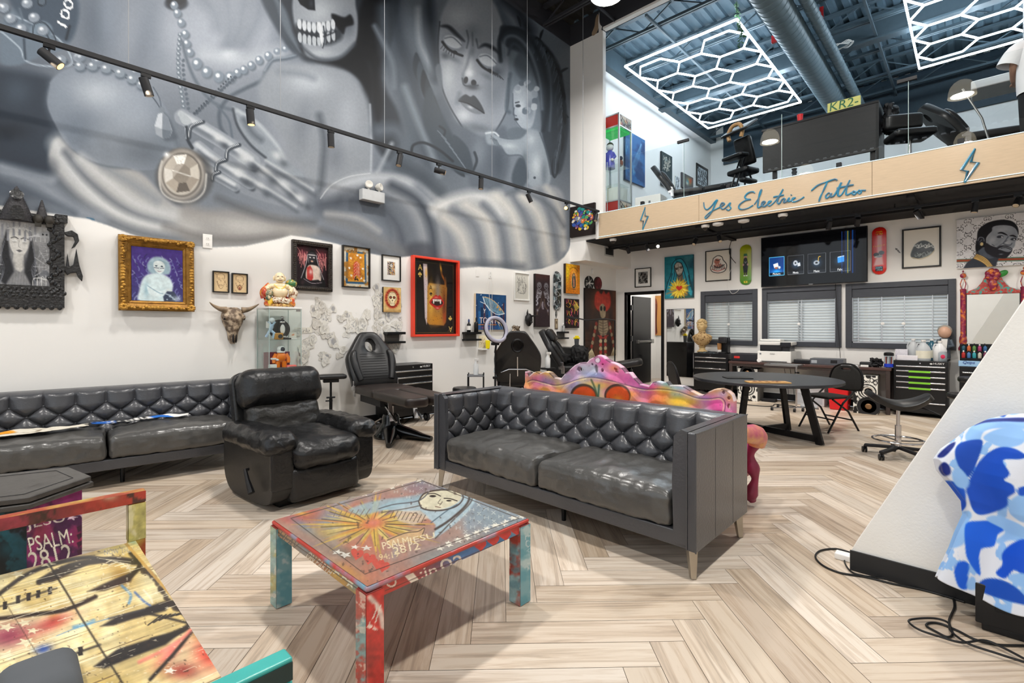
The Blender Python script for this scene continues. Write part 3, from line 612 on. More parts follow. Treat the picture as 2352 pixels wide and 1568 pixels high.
 A._g(1055,40,50,40,'#c3c6ca',.9,0);A._g(1030,170,26,60,'#c9cccf',.85,0);A._g(1135,215,36,60,'#80868e',.75,0);A._g(1075,150,18,50,'#d1d3d6',.85,.1);A._g(1120,120,30,30,'#b9bdc2',.7,0);A._g(1065,265,26,22,'#d3d5d8',.85,.2);A._g(1100,295,50,16,'#6d737b',.7,.2);A._g(1155,150,18,90,'#868c94',.7,0);A._g(1085,70,22,24,'#8d9299',.6,0)
 Ln([(1012,60),(1030,62),(1050,80),(1067,95)],9,'#3a3f47',3,.95,taper=True);Ln([(1100,110),(1115,103),(1135,112),(1150,126)],8,'#3f444c',3,.95,taper=True)
 Ln([(1072,70),(1076,90),(1072,110)],3,'#6d737b',2);Ln([(1085,75),(1086,105)],3,'#7a8088',2);Ln([(1094,90),(1098,110)],3,'#6d737b',2)
 for cx,cy in((1040,100),(1120,142)):
  A._g(cx,cy,36,20,'#6a7078',.8,.5);A.ell(cx,cy-4,22,13,'#c6c9cd',.3,rot=.5);Ln([(cx-24,cy-4),(cx-12,cy+11),(cx+4,cy+21),(cx+22,cy+28)],5,'#1f2228',1.5);A.ell(cx+5,cy+20,6,4,'#2b2e34',.5,rot=.4);Ln([(cx-18,cy-12),(cx,cy-14),(cx+20,cy+4)],2,'#6a7078',1.5);A._g(cx,cy+34,26,9,'#7c8289',.7,.5)
 for k in range(6):Ln([(1018+k*5,104+k*4),(1012+k*6,112+k*4)],1.3,'#22252b',.7);Ln([(1122+k*5,158+k*3),(1126+k*6,168+k*3)],1.3,'#22252b',.7)
 for p,w in(([(1010,50),(1006,110),(1013,190),(1032,242),(1062,292)],3),([(1168,180),(1165,250),(1132,312)],3)):Ln(p,w,'#3f464e',1.5,.8)
 A._g(1022,128,14,12,'#5b626a',.8,.4);A._g(1142,165,18,14,'#565d66',.8,.5);A._g(1085,118,10,22,'#6f757d',.6,0)
 Ln([(1080,120),(1072,150),(1064,172),(1066,190)],6,'#83888f',4,.8);A._g(1078,168,14,14,'#e2e3e5',.9,0);A.ell(1070,184,5,8,'#33363c',.5,rot=.2);A.ell(1088,190,6,7,'#33363c',.5,rot=-.2);A._g(1085,200,22,10,'#4a4e55',.85,.1);Ln([(1062,180),(1066,195),(1080,198),(1098,196)],3,'#5b6067',1.5)
 P([(1053,230),(1068,217),(1080,222),(1090,220),(1105,240),(1112,260),(1090,250),(1070,238)],'#4c5056',2);P([(1056,232),(1075,240),(1095,250),(1111,260),(1095,262),(1078,255),(1064,244)],'#8b8f95',2);A._g(1080,246,10,5,'#d7d9db',.8,.4);Ln([(1054,232),(1076,238),(1095,249),(1112,260)],2.5,'#23262b',1)
 Ln([(1055,215),(1050,235)],8,'#7a8088',5,.6);P([(1000,155),(1012,150),(1016,205),(1006,190)],'#7f868e',3);
 P([(1055,290),(1110,312),(1160,290),(1172,360),(1150,430),(1090,440),(1070,380)],'#757c85',8);A._g(1100,350,25,60,'#9aa0a7',.7,.1);A._g(1145,370,20,60,'#59616b',.7,0)
 for i in range(12):
  t=i/11;x=962+80*t;y=190+200*t;L=70-20*t
  P([(x,y),(x-14+20*t,y-L*.5),(x-6+10*t,y-L),(x+12,y-L*.4),(x+26,y+16)],('#4d565f','#646e77','#3f474f')[i%3],2.5,.95)
 P([(985,200),(1010,250),(1050,330),(1085,395),(1040,390),(1000,340),(970,270)],'#58626b',5);
 Ln([(945,350),(950,333),(975,328),(1010,345),(1040,370)],6,'#3c444c',1.5);Ln([(1085,395),(1095,370),(1090,350)],6,'#4a525a',1.5);Ln([(1010,290),(1022,300),(1018,315)],5,'#3f474f',1.5);P([(1040,310),(1075,340),(1085,395),(1050,370)],'#59626b',3)
 for i in range(7):Ln([(1005+i*9,300+i*12),(1025+i*8,320+i*12)],2,'#8d969e',1)
 P([(1150,60),(1185,65),(1240,90),(1285,150),(1300,240),(1305,300),(1290,390),(1265,400),(1250,380),(1245,300),(1235,200),(1200,130),(1155,100)],'#4a525b',4)
 sp=spline([(1232,92),(1268,140),(1286,210),(1288,290),(1274,370)],9)
 for r in(0,1):
  for i,(x,y)in enumerate(sp[r::2]):
   L=34+10*math.sin(i*1.9);dx=(16-i*.9)*(1 if r==0 else-.9);A.line([(x,y-6),(x+dx*.7,y+L*.45),(x+dx*.8,y+L)],15-4*r,('#31383f','#454d55','#3b434b')[i%3]if r==0 else('#59626b','#4c545d')[i%2],1.5,.97,taper=True);A.line([(x+2,y),(x+dx*.6,y+L*.8)],1.4,'#8d969f',.8,.7)
 Ln([(1246,110),(1262,160),(1266,230),(1262,300)],5,'#6f7881',2,.8)
 for x,y,dx,dy in((1196,62,-8,-26),(1240,92,8,-24),(1285,170,20,-14),(1296,260,10,10)):A.line([(x,y),(x+dx*.4,y+dy*.6),(x+dx,y+dy)],6,'#3a424a',1,.95,taper=True)
 Ln([(1150,140),(1148,90),(1165,66),(1195,70),(1225,100),(1250,160),(1258,240),(1248,300)],9,'#3c444d',3);Ln([(1158,130),(1160,90),(1185,84),(1215,115),(1238,180),(1245,250)],7,'#8a939c',3,.8);Ln([(1168,125),(1180,100),(1205,125),(1225,180)],6,'#5d666f',3,.9)
 P([(1175,120),(1205,130),(1230,190),(1235,300),(1200,300),(1180,250),(1172,180)],'#8c959d',8,.8);P([(1180,150),(1195,120),(1215,160),(1200,185)],'#6a737c',5,.8)
 P([(1178,215),(1186,196),(1208,190),(1226,205),(1232,240),(1222,290),(1200,296),(1184,275),(1180,245)],'#b5bbc1',3);A._g(1196,245,12,26,'#d0d4d8',.8,0);A._g(1218,250,12,34,'#7f8790',.7,0)
 for k in range(22):
  a=k*.42;A.ell(1206+22*math.cos(a)+(k%3)*3,214+26*math.sin(a)*(1 if math.sin(a)<0 else 1.5)+(k%2)*4,7,6,('#a8afb6','#7c858e','#c1c6cb')[k%3],.4)if math.cos(a)>-.5 or math.sin(a)<0 else None
 Ln([(1184,236),(1192,234)],2.5,'#333940',1);A.ell(1190,243,6,3.5,'#4e555d',.6);Ln([(1181,248),(1179,262),(1186,266)],2.5,'#6a727b',1.2);A.ell(1186,274,5,3,'#3b4148',.6);Ln([(1172,170),(1166,215),(1164,250),(1170,258)],8,'#6a747d',3);P([(1208,198),(1218,190),(1226,178),(1228,200),(1218,210)],'#848d95',2)
 P([(1185,300),(1215,296),(1240,305),(1255,350),(1265,400),(1258,425),(1225,430),(1208,410),(1200,360),(1165,355),(1150,335),(1120,330),(1116,305),(1130,302),(1150,315),(1180,318)],'#a5acb2',4)
 Ln([(1185,300),(1180,318),(1150,315),(1130,302)],2.5,'#656d76',1.2,.8);Ln([(1240,305),(1256,350),(1266,400)],3,'#5d656e',1.5,.8);Ln([(1150,335),(1165,356),(1200,360),(1208,410)],3,'#656d76',1.5,.8);Ln([(1178,215),(1179,250),(1184,276),(1200,297)],2,'#656d76',1,.8)
 A._g(1232,380,18,40,'#cfd3d6',.85,0);A._g(1220,320,16,20,'#c6cace',.8,0);A._g(1170,335,26,10,'#c9cdd0',.8,.1);A._g(1250,400,10,40,'#7f878f',.8,0);A._g(1205,365,10,26,'#70787f',.7,0);A.ell(1228,408,3,3,'#565e66',.5);Ln([(1116,306),(1135,304),(1145,312)],4,'#d3d7da',1.5);Ln([(1128,318),(1140,322)],3,'#7d858d',1.5)
 for k in range(4):Ln([(1128+k*4,312+k*3),(1136+k*4,330+k*2)],1.5,'#6d757d',1)
 P([(1165,300),(1185,292),(1210,300),(1195,318),(1172,318)],'#7a828a',3);P([(1190,365),(1205,370),(1212,410),(1190,440),(1175,410)],'#5d666f',4)
 P([(735,455),(760,425),(800,405),(850,397),(920,402),(960,420),(1010,455),(1060,470),(1100,445),(1180,440),(1250,425),(1290,440),(1300,500),(1290,590),(1240,615),(1130,612),(1050,616),(940,588),(905,575),(900,520),(870,480),(800,470)],'#a6a9ad',6)
 for pts,w,c,a in(([(745,455),(790,425),(850,408),(920,415),(970,445),(1000,490)],22,'#cfd1d4',.9),([(740,470),(800,462),(860,470),(910,510),(930,570)],40,'#5d636d',.9),([(850,455),(900,470),(940,520),(960,590)],26,'#7d838b',.8),([(900,425),(960,460),(990,520),(1000,600)],20,'#474e59',.8),([(960,430),(1010,480),(1030,540),(1040,610)],20,'#8e949c',.8),([(1000,480),(1040,460),(1090,450),(1130,460),(1150,490)],24,'#e2e1df',.9),([(1020,500),(1060,540),(1080,610)],22,'#d8d4ce',.9),([(1040,480),(1090,520),(1110,610)],16,'#848991',.85),([(1070,470),(1120,510),(1140,610)],22,'#ddd9d3',.9),([(1110,470),(1150,520),(1165,615)],14,'#80858d',.85),([(1140,450),(1180,500),(1200,615)],24,'#e0dcd5',.9),([(1180,450),(1215,520),(1235,610)],14,'#858a91',.85),([(1200,450),(1240,500),(1262,600)],20,'#dfdad2',.9),([(1240,440),(1265,500),(1280,590)],12,'#858a91',.8),([(1255,430),(1285,480),(1296,570)],12,'#cfcbc5',.8),([(1165,445),(1200,440),(1260,470),(1295,520)],10,'#6c727a',.6),([(940,588),(1000,600),(1100,606),(1200,612)],16,'#6b7078',.7),([(760,500),(820,520),(880,560),(940,585)],26,'#8b8a8a',.7),([(740,530),(820,556),(880,580)],16,'#6f7074',.7),([(750,490),(820,500),(870,530)],12,'#c0bfbd',.7)):Ln(pts,w,c,w*.5,a)
 P([(940,560),(990,560),(1000,605),(940,590)],'#4f545d',10,.7)
 Ln([(850,398),(800,406),(760,426),(736,456)],2,'#e6e7e8',1,.8);Ln([(1311,100),(1311,560)],3,'#6a727a',2,.6)
 n=fbm(A.X*.35,A.Y*.35,3,2)-.5;msk=(A.Y<640)*1.0
 A.C=np.clip(A.C*(1+.05*n*msk)[:,None],0,1)
 low=edge[:29]+[(1311,760),(-3000,2500)]
 A.poly(low,'#f0eeea',soft=2.2)
 A.line([(200,500),(216,504)],3,'#4a7a96',.5)
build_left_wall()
mLeaG=M('grey_leather','#424347',.30,var=.12,scale=5,bump=.16,bscale=70,spec=.6,coat=.15)
mLeaGs=M('grey_leather_seat','#4a4947',.29,var=.18,scale=4,bump=.3,bscale=26,spec=.65,coat=.2)
mLeaB=M('black_leather','#131314',.33,var=.15,scale=6,bump=.3,bscale=45,spec=.55)
mLeaBw=M('worn_black_leather','#262523',.36,var=.3,scale=9,bump=.35,bscale=40,spec=.6)
mVin=M('black_vinyl','#19191a',.36,var=.08,bump=.06,bscale=200,spec=.5)
mVinBr=M('worn_brown_black_vinyl','#2a2320',.38,var=.2,scale=8,bump=.08,bscale=150)
mLegS=M('champagne_metal','#b3aa9c',.35,metal=.85,var=.06)
def pillow(mb,c,size,r,crown=0,n=14,wr=0,wf=6,seed=0,R=None,front=0,stretch=(1,1,1),pinch=0):
 """soft rounded block: subdivided box pulled to rounded edges, crowned on top, wrinkled"""
 hx,hy,hz=size[0]/2,size[1]/2,size[2]/2;r=min(r,hx,hy,hz)*.999;C=Vector(c)
 def face(ax,sgn,nu,nv):
  def fn(u,v):
   a,b=2*u-1,2*v-1;p=[0,0,0];p[ax]=sgn;p[(ax+1)%3]=a;p[(ax+2)%3]=b
   q=Vector((p[0]*hx,p[1]*hy,p[2]*hz));i=Vector((max(-hx+r,min(hx-r,q.x)),max(-hy+r,min(hy-r,q.y)),max(-hz+r,min(hz-r,q.z))))
   d=q-i
   if d.length>1e-9:d.normalize()
   q=i+d*r;nx,ny,nz=q.x/hx,q.y/hy,q.z/hz
   k=max(0,1-nx*nx)*max(0,1-ny*ny)
   if nz>0:q.z+=crown*k**.6*nz
   if front:q.y-=front*max(0,-ny)*max(0,1-nx*nx)**.5*max(0,1-nz*nz)**.5
   if pinch:q.y+=pinch*abs(nx)**6*(1 if ny<0 else 0)
   if wr:
    s=Vector((q.x*wf*stretch[0]+seed*7.3,q.y*wf*stretch[1]+seed*3.1,q.z*wf*stretch[2]+seed))
    w=mnoise.fractal(s,1.0,2.0,3)*.8;w-=abs(mnoise.noise(s*1.7+Vector((5,5,5))))*1.0
    nn=d if d.length>.1 else Vector((0,0,1))
    q+=nn*(w*wr)
   return C+((R@q)if R is not None else q)
  mb.grid(fn,nu,nv)
 for ax in range(3):
  for sg in(-1,1):face(ax,sg,n,n)
def weld(o,d=.0004):
 bm=bmesh.new();bm.from_mesh(o.data);bmesh.ops.remove_doubles(bm,verts=bm.verts,dist=d);bmesh.ops.recalc_face_normals(bm,faces=bm.faces);bm.to_mesh(o.data);bm.free()
 o.data.polygons.foreach_set('use_smooth',[True]*len(o.data.polygons));return o
def tuft(x,z,zt,s=.2,d=.083,H=.04,zb=-9,ztop=None):
 sx=abs(math.sin(PI*x/s))
 if z>zt:
  k=min(1,(z-zt)/max(1e-6,(ztop-zt)));h=max(sx,1e-4)**(.62*(1-.75*k));return H*h*(1-.25*k)
 w=(zt-z)/(2*d);a=abs(math.sin(PI*(x/s+w)));b=abs(math.sin(PI*(x/s-w)))
 return H*max(a*b,1e-6)**.3
def tufted(nx,nz,x0,x1,z0,z1,zt,s,d,H,fn,mb,buttons=True):
 """fn(x,z,h) -> point ; also drops covered buttons at the crease crossings"""
 mb.grid(lambda u,v:fn(x0+(x1-x0)*u,z0+(z1-z0)*v,tuft(x0+(x1-x0)*u,z0+(z1-z0)*v,zt,s,d,H,z0,z1)),nx,nz)
 if buttons:
  r=0;z=zt
  while z>z0+.02:
   k0=math.floor(x0/s)-1
   for k in range(k0,int(x1/s)+3):
    x=(k+(.5 if r%2 else 0))*s
    if x0+.03<x<x1-.03:mb.ell(fn(x,z,.011),.0095,8,6)
   r+=1;z=zt-r*d
def make_sofa():
 W,D,HT,HB=2.17,.77,.76,.15
 t=thing('tufted_sofa','charcoal grey leather tufted sofa behind the painted coffee table','sofa',(-2.11,2.815,0))
 hw,hd=W/2,D/2
 f=MB();f.box(-hw,-hw+.05,-hd,hd,HB,HT).box(hw-.05,hw,-hd,hd,HB,HT).box(-hw+.05,hw-.05,hd-.05,hd,HB,HT).box(-hw+.05,hw-.05,-hd+.015,hd-.05,HB,.235)
 f.build('frame',mLeaG,t,bevel=.008)
 for sx in(-1,1):
  pp=MB()
  for y in(-hd,):
   x=sx*hw;pp.tube([(x-sx*.003,y+.002,HB),(x-sx*.003,y+.002,HT-.002),(x-sx*.003,hd,HT-.002)],.005,6).tube([(x-sx*.05,y-.001,HB+.005),(x-sx*.05,y-.001,HT-.005)],.0035,6)
  for k in(.33,.67):pp.tube([(sx*(hw+.0005),-hd+D*k,HB+.01),(sx*(hw+.0005),-hd+D*k,HT-.01)],.0007,4)
  pp.build('piping',mLeaG,t)
 b=MB();xb=hw-.05
 def bf(x,z,h):
  k=(z-.30)/(HT-.30);y=hd-.20+.085*k;e=max(0,(z-(HT-.06))/.06)
  return Vector((x,y-h*(1-e**2)+e*e*.05,z+(.012*math.sqrt(max(0,1-(2*min(e,1)-1)**2))if e>0 else 0)))
 tufted(420,110,-xb,xb,.30,HT,HT-.125,.203,.082,.055,bf,b)
 b.add([(-xb,hd-.11+.05,HT),(xb,hd-.11+.05,HT),(xb,hd-.02,HT+.004),(-xb,hd-.02,HT+.004)],[(0,1,2,3)])
 b.build('backrest',mLeaG,t)
 for sx in(-1,1):
  a=MB()
  def af(y,z,h,sx=sx):
   e=max(0,(z-(HT-.05))/.05);return Vector((sx*(hw-.05-.045-h*(1-e*e)+e*e*.035),y,z+(.008*math.sqrt(max(0,1-(2*min(e,1)-1)**2))if e>0 else 0)))
  tufted(150,100,-hd+.012,hd-.12,.30,HT,HT-.125,.16,.082,.042,af,a)
  y0=-hd+.012
  a.prism([(sx*(hw-.05),HB+.02),(sx*(hw-.05),HT),(sx*(hw-.085),HT+.008),(sx*(hw-.125),HT-.03),(sx*(hw-.135),.5),(sx*(hw-.125),HB+.02)],y0-.002,y0+.03)
  a.add([(sx*(hw-.05),y0,HT),(sx*(hw-.1),y0,HT),(sx*(hw-.1),hd-.05,HT),(sx*(hw-.05),hd-.05,HT)],[(0,1,2,3)])
  a.build('arm_pad',mLeaG,t,bevel=0)
 L=hw-.14
 for sx in(-1,1):
  c=MB();pillow(c,(sx*L/2,-.085,.325),(L-.006,.60,.19),.045,crown=.045,n=40,wr=.011,wf=6.5,seed=3+sx,front=.012,stretch=(1.5,.55,1))
  o=weld(c.build('seat_cushion',mLeaGs,t))
  z=.392
 for sx in(-1,1):
  for sy in(-1,1):
   x,y=sx*(hw-.045),sy*(hd-.05);l=MB();q=[]
   l.cyl((x,y,HB+.002),(x+sx*.012,y+sy*.012,0),.034,.020,4);l.build('leg',mLegS,t,bevel=.003)
 l=MB().cyl((.1,-.2,HB),(.1,-.2,0),.018,.015,8);l.build('center_leg',mBlk,t)
 return t
sofa=make_sofa()
sofaB=dup(sofa,(-5.42,.62,0),PI/2-math.radians(5.5),'charcoal grey leather tufted sofa against the white wall under the framed pictures')
def throw(name,label,cat,path,wid,pal,seed,loc,rz,hz=.03):
 mb=[];nx,ny=46,18
 U,V=np.meshgrid(np.linspace(0,1,nx),np.linspace(0,1,ny));L=path[0]
 x=(U-.5)*L+.02*np.sin(V*9+seed);y=(V-.5)*wid*(.75+.3*np.sin(U*7+seed))+.03*np.sin(U*9+seed)
 z=hz*(.25+.9*np.abs(fbm(U*6,V*3,seed)-.35))+.006
 A=Art(U*100,V*100,pal[0]);pal[1](A)
 P=np.stack([x.ravel(),y.ravel(),z.ravel()],1)
 o=gridmesh(name,P,nx,ny,paintmat('cloth_paint',.85,.2,.2),None,A.lin());s=o.modifiers.new('s','SOLIDIFY');s.thickness=.004
 o.location=loc;o.rotation_euler=(0,0,rz);_set(o,label,cat);return o
def pal1(A):
 for i in range(8):A.poly([(8+i*4,0),(10+i*4,0),(10+i*4,100),(8+i*4,100)],'#2a62b4' if i<3 else '#23262c')
 A.poly([(0,0),(14,0),(10,100),(0,100)],'#2a62b4');A.poly([(58,0),(82,0),(76,100),(60,100)],'#2f6fc6')
 for i in range(12):
  for j in range(6):
   if(i+j)%2==0:A.poly([(20+i*3,j*17),(23+i*3,j*17),(23+i*3,j*17+17),(20+i*3,j*17+17)],'#1c1d20')
def pal2(A):
 A.ell(22,55,12,24,'#e79a2c',.3);A.line([(10,20),(30,40),(45,30),(60,60)],3,'#6d5c45',1);A.line([(50,70),(70,50)],2,'#5d4c3a',1)
throw('striped_scarf','blue and white checked scarf lying at the back of the wall sofa seat','scarf',(.66,),.15,('#e9e7e2',pal1),2,(-5.42,.87,.463),PI/2-math.radians(3))
throw('cream_blanket','crumpled cream blanket with an orange patch on the wall sofa','blanket',(.62,),.26,('#ddd6c6',pal2),5,(-5.38,.17,.465),PI/2-math.radians(5))
def make_recliner():
 t=thing('recliner_chair','worn black leather recliner between the two grey sofas','armchair',(-3.96,1.655,0),PI/2+math.radians(4.5))
 hw=.425;Rt=rotx(math.radians(-14))
 for sx in(-1,1):
  s=MB();o=[(-.40,.10),(-.30,.045),(0,.02),(.25,.03),(.36,.09),(.41,.2),(.41,.40),(.36,.46),(-.35,.46),(-.42,.40),(-.425,.2)]
  T=Matrix(((0,1,0,0),(1,0,0,0),(0,0,1,0),(0,0,0,1)))
  s.prism(spline(o,4,True),sx*hw-.02*sx,sx*(hw-.17),T);s.build('side_panel',M('black_leather_flat','#1b1a19',.42,var=.06,bump=.08,bscale=150),t,bevel=.02,seg=3)
  a=MB();pillow(a,(sx*(hw-.095),-.04,.475),(.25,.84,.16),.078,crown=.02,n=30,wr=.012,wf=8,seed=4+sx,stretch=(1,1.5,1));weld(a.build('armrest',mLeaB,t))
  g=MB()
  pillow(g,(sx*(hw-.095),-.405,.30),(.165,.05,.30),.022,n=14,wr=.002,wf=10,seed=sx);weld(g.build('arm_front',mLeaB,t))
 s=MB();pillow(s,(0,-.085,.37),(.55,.78,.20),.085,crown=.04,n=40,wr=.012,wf=6,seed=9,front=.06);weld(s.build('seat_cushion',mLeaB,t))
 s=MB();pillow(s,(0,-.385,.17),(.56,.11,.26),.045,n=26,wr=.004,wf=6,seed=12,front=.02);weld(s.build('footrest',mLeaB,t))
 MB().box(-.3,.3,-.3,.3,.0,.09).build('base',mBlk,t)
 q=MB();Rb=tr(0,.2,.36)@Rt
 b=MB();b.T=Rb;pillow(b,(0,.02,.15),(.60,.20,.38),.075,n=36,wr=.014,wf=5,seed=21,front=.05,stretch=(.8,1,1.3));weld(b.build('lumbar_cushion',mLeaBw,t))
 b=MB();b.T=Rb;pillow(b,(0,.015,.45),(.68,.26,.34),.115,n=38,wr=.009,wf=5,seed=31,front=.05,stretch=(1.3,1,.7));weld(b.build('head_cushion',mLeaB,t))
 b=MB();b.T=Rb;b.prism(rrect(.70,.70,.09,6,0,.26),.07,.16);b.build('back_shell',mLeaB,t,bevel=.02,seg=3)
 lv=MB();lv.tube([(-hw-.005,-.10,.27),(-hw-.03,-.11,.275),(-hw-.035,-.16,.21),(-hw-.033,-.22,.13)],[.012,.012,.016,.024],8);lv.build('recline_lever',mBlkM,t)
recliner=make_recliner()
def pix(P):
 P=np.asarray(P,float);r=CS*P[:,0]+SN*P[:,1];f=np.maximum(-SN*P[:,0]+CS*P[:,1],.15)
 return CX+FP*r/f,HY-FP*(P[:,2]-CH)/f
def painted_quad(name,O,U,V,w,h,paint,mat,parent,px=.004,base='#888888',world=None):
 """grid spanning O + U*[0,w] + V*[0,h] (local to parent); paint in photo pixels of its world place"""
 nx,ny=max(3,int(w/px)),max(3,int(h/px));u,v=np.meshgrid(np.linspace(0,w,nx),np.linspace(0,h,ny))
 P=np.array(O)+u.ravel()[:,None]*np.array(U)+v.ravel()[:,None]*np.array(V)
 X,Y=pix(P+np.array(world or(0,0,0)));A=Art(X,Y,base);paint(A,u.ravel(),v.ravel())
 return gridmesh(name,P,nx,ny,mat,parent,A.lin(),False)
mPaint=paintmat('hand_painted_wood',.32,.45,.04,coat=.3)
mSpray=paintmat('spray_paint',.5,.4,.05)
def stars(A,pts,col='#e6e0cc'):
 for x,y,r,k in pts:A.poly([(x+(r if i%2==0 else r*.42)*math.sin(i*PI/5+k)*1.25,y-(r if i%2==0 else r*.42)*math.cos(i*PI/5+k)*.62)for i in range(10)],col,a=.9)
def coffee_top(A,u,v):
 A.blend('#a98a73',.012,1,.5,.3,.8);A.blend('#7b90a0',.01,4,.52,.2,.8);A.blend('#c26a4a',.011,8,.6,.2,.8)
 A._g(1060,1150,130,40,'#7794a8',.85,.35);A._g(1130,1185,90,36,'#7a8f98',.8,.2);A._g(900,1150,90,24,'#b66a5e',.7,-.3);A._g(960,1120,50,20,'#8d6a70',.7,0)
 A._g(700,1180,60,26,'#c24a3a',.8,-.3);A._g(665,1190,40,18,'#c64840',.8,0);A._g(790,1270,80,20,'#7d6a55',.9,.4);A._g(800,1310,60,16,'#c8862c',.7,.5)
 A._g(1010,1270,120,30,'#7d8a88',.7,-.35);A._g(1130,1235,70,22,'#6d5a50',.8,-.3);A._g(700,1210,60,14,'#5d83a8',.6,.6);A._g(690,1178,30,8,'#e0a42c',.9,.1)
 for i in range(40):
  t=i*2*PI/40+.05*math.sin(i*3);L=1+.25*math.sin(i*5.1);c=('#e0b030','#d9882c','#c9b24a','#e2c25a','#b9962e')[i%5]
  x,y=856+150*L*math.cos(t),1203+62*L*math.sin(t)
  A.poly([(856+10*math.cos(t+1.5),1203+5*math.sin(t+1.5)),(x,y),(856-10*math.cos(t+1.5),1203-5*math.sin(t+1.5))],c,2,.9)
 for i in range(18):
  t=i*.37;A.line([(856+30*math.cos(t),1203+12*math.sin(t)),(856+120*math.cos(t+.04),1203+50*math.sin(t+.04))],1.6,'#3d2f22',.8,.8)
 A._g(856,1202,42,18,'#d9562c',.95,-.2);A._g(858,1200,22,10,'#e87a5a',.8,0);A._g(760,1225,60,20,'#c9a83a',.6,.1)
 A.poly([(870,1168),(900,1150),(960,1142),(1010,1125),(1050,1122),(1085,1130),(1092,1148),(1070,1180),(1030,1215),(995,1235),(1000,1205),(960,1180),(900,1172)],'#9dbcc8',3,.95,4)
 A.poly([(800,1170),(860,1150),(930,1140),(990,1132),(960,1150),(880,1172),(830,1182)],'#86aebc',4,.8,4)
 A.poly([(962,1150),(978,1132),(1010,1126),(1050,1128),(1060,1142),(1045,1158),(1010,1170),(975,1168)],'#d6cfac',2,1,5)
 A.line([(962,1150),(975,1133),(1008,1125),(1050,1127),(1064,1142),(1048,1162),(1010,1172),(972,1168),(962,1152)],3,'#3a2a20',1,.95);A.line([(1064,1130),(1078,1142),(1066,1165),(1030,1196),(1000,1215)],5,'#3a2a20',1.5,.9);A.line([(1085,1132),(1080,1155),(1040,1195),(1000,1236)],3,'#46382e',1,.8)
 A.ell(994,1139,7.5,2.6,'#1d1a18',.5);A.line([(982,1134),(998,1133),(1012,1139)],2,'#2a221c',.6);A.ell(1031,1149.5,6,1.9,'#33291f',.5);A.line([(1020,1144),(1034,1145),(1050,1150)],2.2,'#2a221c',.6);A.line([(1016,1152),(1010,1160)],1.4,'#5a4a3a',.6)
 A.line([(870,1168),(905,1158),(960,1150),(985,1130)],2.4,'#49525a',1);A.line([(880,1176),(930,1168),(968,1160)],2,'#5a5048',1);A.line([(990,1200),(1030,1170),(1050,1158)],2,'#3d5a6a',1)
 A.poly([(905,1174),(965,1172),(985,1188),(950,1206),(915,1196)],'#cdb79a',3,.8)
 for i in range(9):A.line([(905+i*9,1172+i*1.3),(896+i*9,1188+i*1.5)],1.6,'#5a4636',.6)
 for i in range(7):A.line([(772+i*13,1174-i*1.0),(766+i*12,1186)],1.5,'#6d5a4a',.6)
 A.poly([(885,1238),(930,1222),(975,1212),(972,1228),(930,1246),(890,1250)],'#d2a66e',2,.9);A.line([(890,1240),(930,1224),(960,1220),(975,1212),(970,1228)],1.8,'#4a3a2a',.8)
 for i in range(7):
  for j in range(4):
   x,y=1035+i*17-j*6,1258-i*15-j*9
   x=1030+i*16+j*17;y=1225-i*11+j*9-18
   A.text('H' if(i+j)%2 else 'x',x,y,8,'#cfd6cc',a=.55,w=11)
 for i in range(5):
  for j in range(3):A.text('x' if(i+j)%2 else 'H',905+i*22+j*14,1132-i*7+j*6,6,'#d3d6cf',a=.55,w=9)
 stars(A,[(690+i*21,1166-i*5.0+4*math.sin(i*2),8.5,i*.7)for i in range(14)]);stars(A,[(700+i*23,1168-i*5.4-9,7,i*1.1)for i in range(11)],'#d8d2c4');stars(A,[(1010+i*21,1259-i*8.4+3*math.sin(i*3),9.5,i*.6)for i in range(10)]);stars(A,[(1030+i*22,1246-i*8.2,8,i)for i in range(8)])
 stars(A,[(775,1268,12,.3),(793,1274,13,.8),(842,1258,11,1.2),(815,1256,9,.2)],'#d9d6c8')
 for x,y in((820,1272),(848,1282),(868,1294),(880,1300)):A.heart(x,y,15,'#d4402c',.2)
 for k,(s,x,y)in enumerate((('PSALM',880,1262),('2812',905,1274),('JESU',940,1252))):A.text(s,x,y,17,'#e9d7a6',w=62,rot=-.22,a=.9)
 A.text('94:19',872,1287,14,'#e4c88a',w=46,rot=-.2,a=.85)
 A.line([(668,1190),(838,1318),(1192,1190),(970,1104),(668,1190)],1.6,'#33261d',.7,.8,smooth=0)
 A.line([(1012,1146),(1006,1155),(1014,1157)],1.2,'#5a4a3a',.5);A.line([(1000,1163),(1012,1165)],1.6,'#7a4a3a',.5);A.noise(.1,.15,2);A.blend('#3a2b22',.09,11,.77,.03,.5);g=A.C.mean(1,keepdims=True);A.C=(A.C*.78+g*.22)*.93
def coffee_left(A,u,v):
 A.grad('#b8862c',640,1210,830,1350,.9);A._g(650,1215,40,30,'#b07a48',.9,0);A._g(700,1260,40,30,'#6d7884',.9,.7);A._g(745,1290,30,26,'#9a4a34',.9,.7);A._g(780,1315,26,26,'#c8a23a',.9,.7);A._g(815,1345,20,20,'#6d8a90',.9,0)
 A.text('HEAV',636,1236,22,'#3a3430',w=50,rot=.62);A.text('ON EARTH',700,1280,18,'#d0c6b4',w=70,rot=.66)
 for x,y in((775,1310),(792,1322),(805,1338)):A.star(x,y,13,'#e0dcc4',.3)
 A.line([(625,1212),(835,1362)],2,'#3a2b20',.7,smooth=0);A.noise(.15,.1,3)
